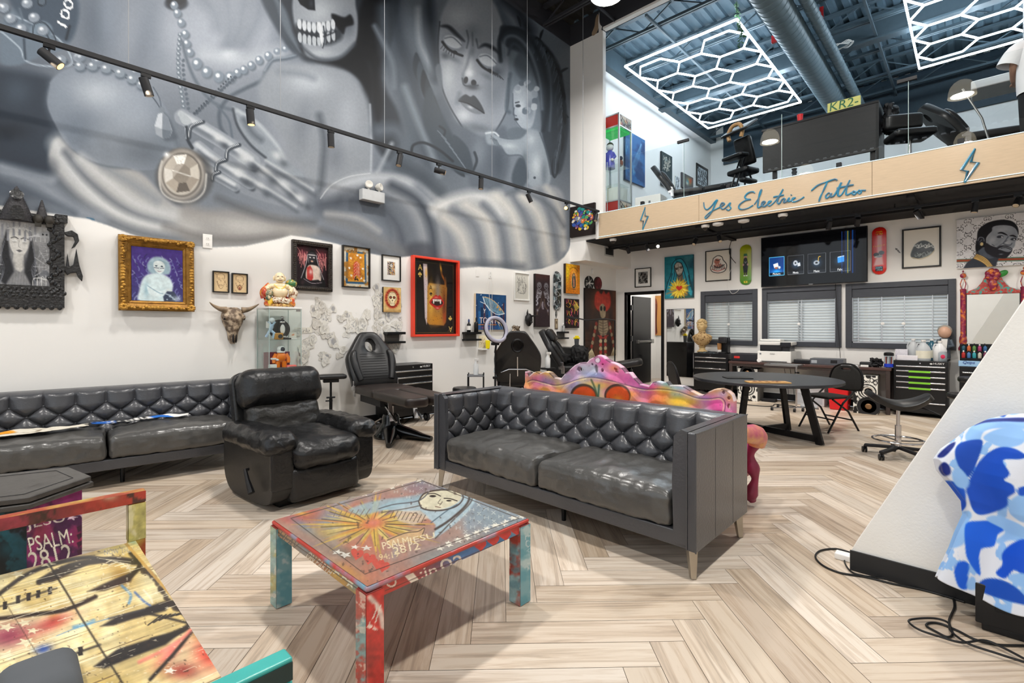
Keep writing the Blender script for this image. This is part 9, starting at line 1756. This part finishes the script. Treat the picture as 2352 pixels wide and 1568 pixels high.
def hexlight(label,cx):
 t=thing('honeycomb_light',label,'ceiling light',(cx,11.25,6.8),0,None);m=M('led_tube_glow','#ffffff',.4,emit='#e4f3ff',estr=HEXE)
 hx,hy,r=1.13,2.2,.016;b=MB();b.beam((-hx,-hy,0),(hx,-hy,0),.03,.03).beam((-hx,hy,0),(hx,hy,0),.03,.03).beam((-hx,-hy,0),(-hx,hy,0),.03,.03).beam((hx,-hy,0),(hx,hy,0),.03,.03);b.build('border_tubes',m,t)
 s=2*hx/5;E={}
 for c,n in((0,5),(1,4),(2,5)):
  for k in range(n):
   x=-hx+s+c*1.5*s;y=(k-(n-1)/2)*math.sqrt(3)*s;V=[(x+s*math.cos(a*PI/3),y+s*math.sin(a*PI/3))for a in range(6)]
   for i in range(6):
    p,q=V[i],V[(i+1)%6];E[tuple(sorted(((round(p[0],2),round(p[1],2)),(round(q[0],2),round(q[1],2)))))]=(p,q)
 for p,q in E.values():MB().beam((*p,0),(*q,0),.025,.026).build('light_tube',m,t)
 w=MB()
 for x in(-hx,hx):
  for y in(-hy,0,hy):MB().cyl((x,y,.01),(x,y,.6),.003,n=6).build('hanging_wire',mSteel,t)
hexlight('glowing white honeycomb tube light over the left of the loft',-4.21);hexlight('glowing white honeycomb tube light over the right of the loft, cut by the frame',.27)
def duct(name,label,x,z,r,y0,y1):
 pr=[];y=y0
 while y<y1:pr+=[(r,y),(r,y+.13),(r+.008,y+.14),(r+.008,y+.152),(r,y+.16)];y+=.16
 o=MB().lathe([(a,b)for a,b in pr],(x,0,z),36,axis=(0,1,0)).build(name,M('duct_paint','#70858f',.45,var=.05),None,ang=20);return _set(o,label,'duct')
duct('spiral_duct','large blue grey spiral duct running under the loft ceiling',-2.40,6.62,.235,YF+.12,14.95);duct('thin_duct','thin blue grey pipe duct right of the large spiral duct',-2.0,6.66,.085,YF+.12,14.95)
t=thing('hanging_vine','green artificial vine hanging from a corner of the left honeycomb light','vine',(-3.1,9.08,6.86));rr=random.Random(3);v=MB();lf=MB()
for k in range(3):
 pts=[(0,0,.25),(.02*k,.03,.0),(.04+.03*math.sin(k),.05,-.25),(.02+.05*k,.09,-.55+.1*k)];v.tube(spline(pts,6),.004,5)
 for p in spline(pts,9)[::1]:
  a=rr.random()*6;q=Vector(p);d=Vector((math.cos(a),math.sin(a),-.5+rr.random()*.6))*.045;n=d.cross(Vector((0,0,1)))*.45;lf.add([q,q+d*.5+n,q+d,q+d*.5-n],[(0,1,2,3)])
v.build('stem',M('vine_stem','#3a5a34',.6),t);lf.build('leaves',M('vine_leaf','#3f7a3c',.5),t)['kind']='stuff'
boxthing('exit_sign','small red and white exit sign beside the spiral duct','sign',(-1.96,9.95,6.7),(.06,.25,.18),M('red_sign','#c8282c',.4),.2,.004,(('white_face',(-.036,-.03,-.11,.11,.02,.13),mWhite),))
boxthing('fire_alarm','small red fire alarm on the loft ceiling joists','alarm',(-2.78,10.2,6.75),(.10,.06,.14),M('red_sign','#c8282c',.4))
o=MB();[o.tube([((.16+.008*k)*math.cos(2*PI*i/28),(.10+.004*k)*math.sin(2*PI*i/28),.02*math.sin(i+k)+.01*k)for i in range(28)],.008,6,close=True)for k in range(4)];o=o.build('cable_coil',mWhite,None,loc=onZ(1935,106,6.95));_set(o,'coil of white cable hung under the loft ceiling','cable')
def tower():
 x0,x1,y0,y1,z0,z1=-5.42,-4.94,8.15,8.60,ZM1,5.42;t=thing('glass_tower','tall glass display tower with red header at the left end of the loft','display case',((x0+x1)/2,(y0+y1)/2,z0));w,d,h=(x1-x0)/2,(y1-y0)/2,z1-z0;al=M('aluminium_frame','#c3c8ca',.3,metal=.7)
 e=MB()
 for x in(-w,w):
  for y in(-d,d):e.box(x-.014,x+.014,y-.014,y+.014,0,h)
 for z in(.012,.30,h-.24,h-.012):e.box(-w,w,-d-.012,-d+.012,z-.012,z+.012).box(-w,w,d-.012,d+.012,z-.012,z+.012).box(-w-.012,-w+.012,-d,d,z-.012,z+.012).box(w-.012,w+.012,-d,d,z-.012,z+.012)
 e.build('frame',al,t);red=M('red_panel','#9c2a22',.4,var=.1);
 def gp(A):lines(A,'#c9bfb0','#2a2a2a',20,4,5,95,5,60);[A._g((i*37)%100,(i*23)%70,12,10,('#d98a5a','#6aa08a','#c86a7a','#e0c06a')[i%4],.8,0)for i in range(16)];[A.line([((i*31)%100,(i*17)%70),((i*31)%100+20,(i*17)%70+14),((i*31)%100+8,(i*17)%70+30)],4,'#222',1)for i in range(8)]
 for z in(.02,h-.23):
  MB().box(-w,w,-d-.002,-d+.004,z,z+.21+(.06 if z<1 else 0)).build('red_panel',red,t);o=panel('graffiti_panel',2*d-.03,.21+(.06 if z<1 else 0),.004,gp,mSpray,t,'#888',.012,y0=0);o.rotation_euler=(0,0,PI/2);o.location=(w+.006,0,z+.105+(.03 if z<1 else 0))
 MB().box(-w+.02,w-.02,-d+.02,d-.02,h-.30,h-.25).build('lit_ceiling',M('green_lit_panel','#2fae50',.5,emit='#2fd060',estr=.5,var=.4,scale=9),t)
 for z in(.62,1.0):MB().box(-w+.02,w-.02,-d+.02,d-.02,z,z+.008).build('glass_shelf',mGlassT,t,smooth=False)
 for b,n in(((-w,w,-d,-d+.004),0),((w-.004,w,-d,d),1)):MB().box(*b,.31,h-.25).build('glass_side',mGlassT,t,smooth=False)
 f=thing('purple_figure','tall purple robed toy figure inside the glass tower','figurine',(-5.27,8.36,z0+1.01),.3);pv=M('purple_vinyl','#4a4ab4',.35,coat=.3);b=MB();b.lathe([(.10,0),(.095,.1),(.08,.24),(.06,.33),(.04,.36)],(0,0,0),20).tube([(.06,0,.31),(.11,-.04,.22),(.07,-.09,.16)],.03,10).tube([(-.06,0,.31),(-.11,-.04,.22),(-.08,-.09,.14)],.03,10);b.build('robe',pv,f);MB().ell((0,-.01,.42),(.075,.07,.07)).build('head',M('pale_vinyl','#d3d3dc',.4),f);MB().ell((0,.01,.47),(.07,.065,.06)).build('hat',M('dark_brown_vinyl','#2a1f1c',.4),f);MB().ell((.07,-.09,.15),(.03,.03,.03)).build('hand',mWhite,f)
 f=thing('brown_figure','small brown and navy toy figure beside the purple one','figurine',(-5.05,8.4,z0+1.01));MB().ell((0,0,.07),(.05,.045,.07)).build('body',M('rust_vinyl','#8a4a34',.4),f);MB().ell((0,0,.17),(.04,.04,.045)).build('head',M('navy_vinyl','#26304a',.4),f)
 boxthing('drawer_unit','white drawer unit on the floor of the glass tower','drawers',(-5.12,8.4,z0+.31),(.26,.3,.28),mWhite,0,.004,(('cream_card',(-.16,-.13,-.14,.1,0,.3),M('cream_card','#cdbf98',.6)),))
tower()
art('blue_canvas','large blue swirled canvas hanging on the loft wall behind the glass tower','painting','L',(1432,1477,301,415,321,428.5),lambda A:(A.C.__setitem__(slice(None),srgb('#24639c')),A.blend('#123a6a',.03,3,.5,.2,.9),A.blend('#6aa6cc',.05,7,.66,.06,.8,sy=.012),[A.line([(20+i*7,200-i*9),(50+i*5,110-i*6),(80,30)],2,'#7fb4d6',1.5,.5)for i in range(6)]),d=.05,side='#123050',px=.02)
art('skull_canvas','dark canvas with a pale skull leaning behind the loft tattoo chair','painting','L',(1516,1540.5,348.5,428,360,433),lambda A:(A.C.__setitem__(slice(None),srgb('#2c3a3c')),lines(A,'#2c3a3c','#c9c3b4',26,3,20,80,30,150),A._g(55,80,22,30,'#b3aa9c',.6,0),A._g(40,60,14,14,'#6a8a90',.7,0)),d=.04,side='#1c2426',px=.015)
art('rainbow_canvas','small canvas of a face in rainbow colours leaning in the loft','painting','L',(1563,1589,397,436,408,436),lambda A:(A.C.__setitem__(slice(None),srgb('#5a5a5c')),A._g(60,50,30,40,'#e0a84a',.9,0),A._g(75,40,16,40,'#c8502c',.9,.3),A._g(50,60,20,34,'#4a90b4',.9,0),A._g(45,75,14,20,'#e6e2c4',.8,0)),d=.04,side='#3a3a3c',px=.015)
art('sketch_print','black framed monochrome figure print leaning by the loft corner','framed picture','L',(1598,1624.5,375,432,388,433),lambda A:lines(A,'#c3ccd2','#22262a',46,4,5,95,5,170),.07,.03,px=.015)
art('small_print','tiny black and white print leaning behind the loft tattoo chair','painting','L',(1549,1558.5,404,440,408,440),lambda A:lines(A,'#c9cfd2','#2a2426',30,6,5,95,5,300),d=.02,px=.015)
make_bed('tattoo chair standing up in the loft beside the leaning canvases',(-4.05,9.62,ZM1),math.radians(17),34,False,.06,'star','front',leglen=.6);make_bed('tattoo chair standing up in the loft at the right near the person',(.28,9.75,ZM1),math.radians(14),38,False,.05,'star','front')
boxthing('white_printer','low white machine with a round logo by the glass tower','printer',(-4.42,8.42,ZM1),(.50,.30,.30),mWhite,.08,.01,(('round_logo',(.02,.06,-.153,-.15,.16,.2),mGrey),))
t=thing('massage_chair','black upright massage chair with tan face cradle in the loft','massage chair',(-3.0,9.12,ZM1),-.35)
p=MB();pillow(p,(0,0,.62),(.42,.36,.10),.04,n=10);weld(p.build('seat',mVin,t));p=MB();p.T=tr(0,.05,1.0)@rotx(.35);pillow(p,(0,0,0),(.34,.09,.5),.04,n=10);weld(p.build('chest_pad',mVin,t));p=MB();p.T=tr(0,-.10,1.38)@rotx(.6);pillow(p,(0,0,0),(.52,.40,.05),.02,n=10);weld(p.build('head_cover',mVin,t))
MB().tube(spline([(-.12,-.20,1.18),(-.145,-.2,1.30),(-.07,-.19,1.42),(.07,-.19,1.42),(.145,-.2,1.30),(.12,-.20,1.18)],6),.034,8).build('face_cradle',M('tan_leather','#b0895a',.5),t);p=MB();p.T=tr(0,-.2,.86)@rotx(.1);pillow(p,(0,0,0),(.42,.22,.07),.03,n=10);weld(p.build('arm_pad',mVin,t))
for sx in(-1,1):p=MB();pillow(p,(sx*.2,-.12,.4),(.13,.34,.07),.03,n=8);weld(p.build('knee_pad',mVin,t));MB().tube([(sx*.05,.1,.6),(sx*.16,.3,.0)],.016,8).build('rear_leg',mBlk,t);MB().tube([(sx*.05,0,.9),(sx*.05,-.25,.3),(sx*.16,-.4,0)],.016,8).build('front_leg',mBlk,t)
t=thing('reception_desk','black reception desk panel raised on legs in the loft','desk',(-1.815,8.95,ZM1));MB().box(-.765,.765,-.15,-.11,.44,1.13).build('front_panel',M('weathered_black_wood','#141416',.5,var=.35,scale=5,stretch=(1,6,8)),t);MB().box(-.78,.80,-.16,.5,1.13,1.16).build('desktop',mBlk,t);MB().box(.765,.80,-.15,.45,.3,1.13).build('side_panel',mBlk,t)
for x in(-.6,.72):MB().box(x-.03,x+.03,-.1,-.04,0,.46).build('leg',mBlk,t)
MB().lathe([(.03+.012*(k%2),.03*k)for k in range(16)],(-.33,0,0),12).build('turned_leg',mGrey,t)
t=boxthing('graffiti_sign','small yellow and green lettered sign standing on the reception desk','sign',(-1.45,8.86,ZM1+1.16),(.42,.05,.16),M('pale_yellow_paint','#d3cf7a',.5),0,.003);lettering('KR2-',.36,t,(-.18,-.027,.03),(0,0,0),M('green_marker','#2f6a4a',.5),shear=.1)
t=thing('red_cup','red tumbler on the reception desk','cup',(-2.05,8.9,ZM1+1.16));MB().lathe([(.035,0),(.045,.13),(.04,.13),(.03,.01)],(0,0,0),20).build('cup',M('red_plastic','#d81c22',.35),t)
b=MB();pillow(b,(0,0,0),(.16,.3,.4),.06,n=12,wr=.06,wf=12,seed=5);o=weld(b.build('hanging_cables',mBlkM,None));o.location=(-.92,9.12,ZM1+.95);_set(o,'tangle of black cables hanging off the right of the reception desk','cables')
t=thing('rolling_armchair','black rolling chair with wide back pad by the loft railing','chair',(-.66,8.72,ZM1),.5);p=MB();pillow(p,(0,0,.52),(.50,.40,.11),.05,n=12);weld(p.build('seat',mVin,t));p=MB();pillow(p,(.02,.22,.80),(.46,.12,.22),.05,n=12);weld(p.build('back_pad',mVin,t));MB().tube([(0,.05,.46),(0,.2,.55),(0,.24,.75)],.03,8).build('back_bracket',mBlk,t);MB().cyl((0,0,.08),(0,0,.46),.022).build('gas_lift',mChrome,t);s=MB()
for k in range(5):a=k*2*PI/5;s.beam((0,0,.09),(.27*math.cos(a),.27*math.sin(a),.05),.04,.03)
s.build('star_base',mBlk,t)
t=thing('task_lamp','grey arm lamp leaning between the loft chairs','lamp',(.16,8.5,ZM1));MB().lathe([(0,0),(.12,0),(.11,.02),(0,.03)],(0,0,0),20).build('base',mBlk,t);MB().tube([(0,0,.02),(-.10,.05,.5),(-.28,.12,.95)],.012,8).build('arm',mSteel,t)
t=thing('roof_cover','grey pendant air unit hanging in the loft near the person','air unit',(.55,11.0,5.1));MB().box(-.6,.5,-.3,.3,0,.14).build('housing',mWhite,t,bevel=.02);MB().cyl((0,0,.14),(0,0,1.8),.01).build('hanger_rod',mSteel,t)
def person():
 p=onY(2394,300,8.9);t=thing('person','person in a white t-shirt and black trousers seen from behind in the loft','person',(p.x,8.9,ZM1),.15)
 J={'pel':(0,0,.93),'sp':(0,.02,1.12),'ch':(0,0,1.32),'nk':(0,.0,1.48),'nk2':(0,.015,1.55),'hd':(0,.03,1.64),'hd2':(0,.035,1.73)}
 V=[];E=[];R=[]
 def ad(p,r,par=None):
  V.append(p);R.append(r)
  if par is not None:E.append((par,len(V)-1))
  return len(V)-1
 pe=ad((0,0,.93),(.15,.11));s=ad((0,.01,1.12),(.14,.10),pe);c=ad((0,0,1.33),(.17,.11),s);n=ad((0,0,1.48),(.06,.06),c);n2=ad((0,.02,1.55),(.055,.055),n);h=ad((0,.03,1.63),(.075,.09),n2);h2=ad((0,.03,1.72),(.07,.085),h)
 for sx in(-1,1):
  a=ad((sx*.18,0,1.42),(.055,.055),c);b=ad((sx*.26,-.02,1.17),(.043,.043),a);d=ad((sx*.22,.18,1.05),(.034,.034),b);e=ad((sx*.19,.26,1.05),(.028,.036),d)
  for k in range(4):f=ad((sx*.19+.018*(k-1.5),.31,1.045-.006*k),(.011,.011),e);ad((sx*.19+.02*(k-1.5),.345,1.03-.008*k),(.009,.009),f)
  th=ad((sx*.19-sx*.04,.285,1.07),(.011,.011),e);ad((sx*.19-sx*.055,.31,1.08),(.009,.009),th)
  g=ad((sx*.10,0,.86),(.09,.09),pe);k=ad((sx*.11,.02,.48),(.06,.06),g);an=ad((sx*.11,-.01,.09),(.042,.042),k);ad((sx*.12,.14,.04),(.035,.03),an)
 me=bpy.data.meshes.new('body');me.from_pydata(V,E,[]);me.materials.append(M('skin','#c99b82',.5,var=.05));o=bpy.data.objects.new('body',me);COL.objects.link(o);o.parent=t
 sk=o.modifiers.new('s','SKIN');su=o.modifiers.new('u','SUBSURF');su.levels=su.render_levels=2
 for i,v in enumerate(me.skin_vertices[0].data):v.radius=R[i];v.use_root=(i==0)
 hr=MB();hr.ell((0,.015,1.71),(.088,.105,.10));hr.ell((0,-.03,1.65),(.08,.06,.08));hr.build('hair',M('dark_hair','#2a1d16',.7),t)
 f=MB();f.ell((0,.125,1.655),(.014,.02,.02)).ell((-.03,.115,1.69),(.012,.008,.008)).ell((.03,.115,1.69),(.012,.008,.008)).ell((0,.112,1.61),(.024,.01,.007)).ell((-.08,.03,1.66),(.012,.02,.03)).ell((.08,.03,1.66),(.012,.02,.03));f.build('face',M('skin','#c99b82',.5),t)
 sh=MB();ws=M('white_cotton','#eeeef0',.85,var=.03,bump=.1,bscale=30);n=32
 pr=[(.78,.225,.17),(.95,.235,.165),(1.12,.225,.15),(1.3,.235,.15),(1.40,.225,.13),(1.46,.15,.105),(1.50,.085,.085)]
 q=[(rx*math.cos(2*PI*j/n)*(1+.02*math.sin(5*j+z*9)),ry*math.sin(2*PI*j/n),z)for z,rx,ry in pr for j in range(n)];sh.add(q,[(i*n+j,i*n+(j+1)%n,(i+1)*n+(j+1)%n,(i+1)*n+j)for i in range(len(pr)-1)for j in range(n)])
 for sx in(-1,1):sh.tube([(sx*.15,0,1.41),(sx*.23,0,1.36),(sx*.29,-.02,1.24),(sx*.315,-.02,1.17)],[.075,.10,.105,.11],16,cap=False)
 sh.build('t_shirt',ws,t,sub=1);lettering('POUR',.20,t,(-.10,-.155,1.30),(-.1,0,0),M('print_black','#222',.6),.002)
 tr_=MB();dk=M('black_trousers','#17181b',.8)
 for sx in(-1,1):tr_.tube([(sx*.09,0,.96),(sx*.105,0,.84),(sx*.115,.02,.48),(sx*.115,-.01,.08)],[.13,.115,.085,.075],16)
 tr_.build('trousers',dk,t,sub=1)
 for sx in(-1,1):b=MB();pillow(b,(sx*.118,.05,.045),(.10,.28,.09),.04,n=8);weld(b.build('shoe',mBlkM,t))
person()
TX,TZ=-5.19,3.51
def ty(px):
 r=ray(px,752);return r[1]*TX/r[0]
t=thing('track_rail','long black lighting track hung on wires in front of the mural','track light',(TX,0,TZ));MB().box(-.018,.018,-1.2,7.84,-.018,.018).build('rail',mBlkM,t)
for px in(295,644,883,1130,1211,1339):y=ty(px);MB().cyl((0,y,.018),(0,y,ZC-TZ-.01),.004,n=6).build('hanging_wire',M('grey_wire','#8d9094',.5),t)
HEADS=[(113,(.25,.75,-.65),1),(335,(-.05,.3,-.95),0),(575,(0,.1,-1),1),(760,(0,.05,-1),0),(918,(.1,-.25,-.95),0),(1008,(.35,.75,-.15),1),(1105,(.05,-.1,-1),0),(1215,(.2,.4,-.9),0),(1301,(.5,-.85,-.2),1),(1369,(.1,-.35,-.9),0)]
LB=['second from the left edge, beside the beaded necklace','','']
lab=['angled, nearest the left edge of the picture','by the crystal drop pendant','over the painted hand','by the shoulder of the first painted figure','below the dark painted hood','turned sideways below the feathers','below the painted neck of the frowning woman','under the painted cherub','glowing brightly at the pier corner','last before the sign board']
for(px,d,lit),l in zip(HEADS,lab):
 y=ty(px);d=Vector(d).normalized();t=thing('track_spotlight','black spotlight head on the hung track, '+l,'spotlight',(TX,y,TZ-.018));c=Vector((0,0,-.10));MB().box(-.015,.015,-.035,.035,-.03,0).cyl((0,0,-.09),(0,0,-.03),.007,n=8).build('adapter',mBlk,t);MB().cyl(c-d*.06,c+d*.085,.036,n=20).build('barrel',mBlkM,t)
 MB().cyl(c+d*.0855,c+d*.087,.030,n=20).build('lens',M('warm_lens_lit','#ffd9a0',.4,emit='#ffc878',estr=70 if l.startswith('glow')else 3)if lit else M('lens_off','#c9b79a',.3),t)
t=thing('ceiling_track','black lighting track under the mezzanine ceiling','track light',(-1.6,8.45,2.91));MB().box(-3.7,3.6,-.015,.015,.0,.03).build('rail',mBlkM,t)
for x in(-3.2,-1.2,.8,2.8):MB().cyl((x,0,.03),(x,0,.085),.006,n=6).build('hanger',mBlk,t)
for i,(px,l)in enumerate(((1442,'nearest the white bulkhead'),(1485,'second from the white bulkhead'),(1510,'small and lit, third from the bulkhead'),(1597,'above the sticker print'),(1652,'above the green skateboard deck'),(1905,'above the left part of the television'),(1970,'above the right part of the television'),(2108,'above the square ink print'),(2240,'above the monogram portrait'),(2338,'at the right edge of the picture'))):
 r=ray(px,752);y=8.45;x=r[0]*y/r[1];lit=i==2;t=thing('track_spotlight','black spotlight under the mezzanine, '+l,'spotlight',(x,y,2.91));d=Vector((.3*math.sin(i*2),.5*math.cos(i),-.6)).normalized()if not lit else Vector((.55,-.8,-.2)).normalized();c=Vector((0,0,-.09));MB().box(-.035,.035,-.015,.015,-.03,0).cyl((0,0,-.09),(0,0,-.03),.007,n=8).build('adapter',mBlk,t);MB().cyl(c-d*.05,c+d*.07,.034,n=18).build('barrel',mBlkM,t);MB().cyl(c+d*.0705,c+d*.072,.028,n=18).build('lens',M('cool_lens_lit','#fff',.4,emit='#fff4e0',estr=6)if lit else M('lens_off','#c9b79a',.3),t)
for px,py,k,l in((1408,549,1,'white dome camera at the left end under the sign board'),(1620,516,1,'white dome camera under the start of the blue script'),(1649,513,0,'small white smoke detector under the sign board'),(1708,506,0,'larger white smoke detector under the sign board'),(1798,492,1,'white dome camera under the middle of the blue script')):
 p=onZ(px,py,2.99);y=min(max(p.y,8.03),8.3);r=ray(px,py);t=thing('dome_camera' if k else 'smoke_detector',l,'camera' if k else 'detector',(r[0]*y/r[1],y,2.995))
 MB().lathe([(0,0),(.065,0),(.065,-.03),(.05,-.045),(0,-.045)]if k else[(0,0),(.085,0),(.08,-.03),(.03,-.045),(0,-.045)],(0,0,0),24).build('base',mWhite,t)
 if k:MB().lathe([(.048,-.04),(.042,-.07),(.02,-.088),(0,-.09)],(0,0,0),20).build('dome',M('smoked_dome','#2a2522',.12),t)
for i,(x,y)in enumerate(LAMPS):
 near=('over the mural end of the room','over the lounge','behind the camera')[i%3];t=thing('pendant_lamp','white bell pendant lamp %s, %s'%(near,'mural side' if i<3 else 'open side'),'pendant lamp',(x,y,LZ))
 MB().lathe([(.235,0),(.228,.03),(.22,.12),(.19,.22),(.14,.29),(.085,.325),(.07,.33)],(0,0,0),36,cap=False).build('shade',M('prismatic_shade','#efe8d6',.35,emit='#fff0d2',estr=2.5,var=.05,scale=60),t);MB().lathe([(.07,.33),(.075,.35),(.075,.46),(.05,.5),(.0,.5)],(0,0,0),24).build('ballast',mGrey,t);MB().cyl((0,0,.5),(0,0,ZC-LZ),.006,n=6).build('suspension_cable',mBlk,t);MB().lathe([(0,.05),(.06,.06),(.075,.12),(.05,.2),(0,.22)],(0,0,0),20).build('bulb',M('lit_bulb','#fff',.4,emit='#fff3de',estr=9),t)
cam=bpy.data.cameras.new('camera');co=bpy.data.objects.new('camera',cam);COL.objects.link(co)
co.location=(0,0,CH);co.rotation_euler=(PI/2,0,YAW);cam.sensor_width=36;cam.lens=FP/2352*36;cam.shift_y=-(784-HY)/2352;cam.clip_start=.02
SC.camera=co
def area(name,loc,size,power,col=(1,1,1),rot=(0,0,0),sy=None,spread=PI,shape='DISK'):
 l=bpy.data.lights.new(name,'AREA');l.shape=shape if sy is None else 'RECTANGLE';l.size=size
 if sy:l.size_y=sy
 l.energy=power;l.color=col;l.spread=spread;o=bpy.data.objects.new(name,l);COL.objects.link(o);o.location=loc;o.rotation_euler=rot;return o
def spot(name,loc,to,power,col,ang=70,blend=.8,r=.03):
 l=bpy.data.lights.new(name,'SPOT');l.energy=power;l.color=col;l.spot_size=math.radians(ang);l.spot_blend=blend;l.shadow_soft_size=r
 o=bpy.data.objects.new(name,l);COL.objects.link(o);o.location=loc
 o.rotation_euler=(Vector(to)-Vector(loc)).to_track_quat('-Z','Y').to_euler();return o
area('storeroom_fill',(-4.9,10.7,2.78),.4,35,(1,.97,.93))  # unseen fill light added to brighten the dark storeroom
w=bpy.data.worlds.new('daylight');SC.world=w;w.use_nodes=True
bg=w.node_tree.nodes['Background'];bg.inputs[0].default_value=(.86,.93,1,1);bg.inputs[1].default_value=DAY
p=area('storefront_daylight',((XL+XR)/2,YS-.02,2.9),XR-XL-.8,1,rot=(-PI/2,0,0),sy=5.3);p.data.cycles.is_portal=True
for x,y in LAMPS:area('pendant_bulb',(x,y,LZ+.02),.36,PEND,(1,.965,.925))
for px,tp in((113,(420,430)),(335,(660,480)),(575,(700,450)),(1008,(1080,480)),(1215,(1230,500)),(1105,(1180,520))):
 a=(TX+.03,ty(px),TZ-.18);b=onX(*tp,XL);spot('track_bulb',a,b,16,(1,.80,.55),75)
for x,y in((-4.5,8.45),(-2.6,8.45),(-.6,8.45),(1.4,8.45)):spot('mezzanine_bulb',(x,y,2.80),(x+.1,y+.35,0),MEZ,(1,.94,.86),150,1,.06)
SC.view_settings.view_transform='Standard';SC.view_settings.look='None';SC.view_settings.gamma=1;SC.view_settings.use_curve_mapping=False
SC.view_settings.exposure=EXPO
cy=SC.cycles;cy.max_bounces=6;cy.diffuse_bounces=3;cy.glossy_bounces=3;cy.use_adaptive_sampling=True;cy.adaptive_threshold=.04;cy.adaptive_min_samples=12;cy.transmission_bounces=4;cy.transparent_max_bounces=12
cy.use_denoising=True;cy.sample_clamp_indirect=6;cy.caustics_reflective=False;cy.caustics_refractive=False
try:cy.denoiser='OPENIMAGEDENOISE'
except Exception:pass
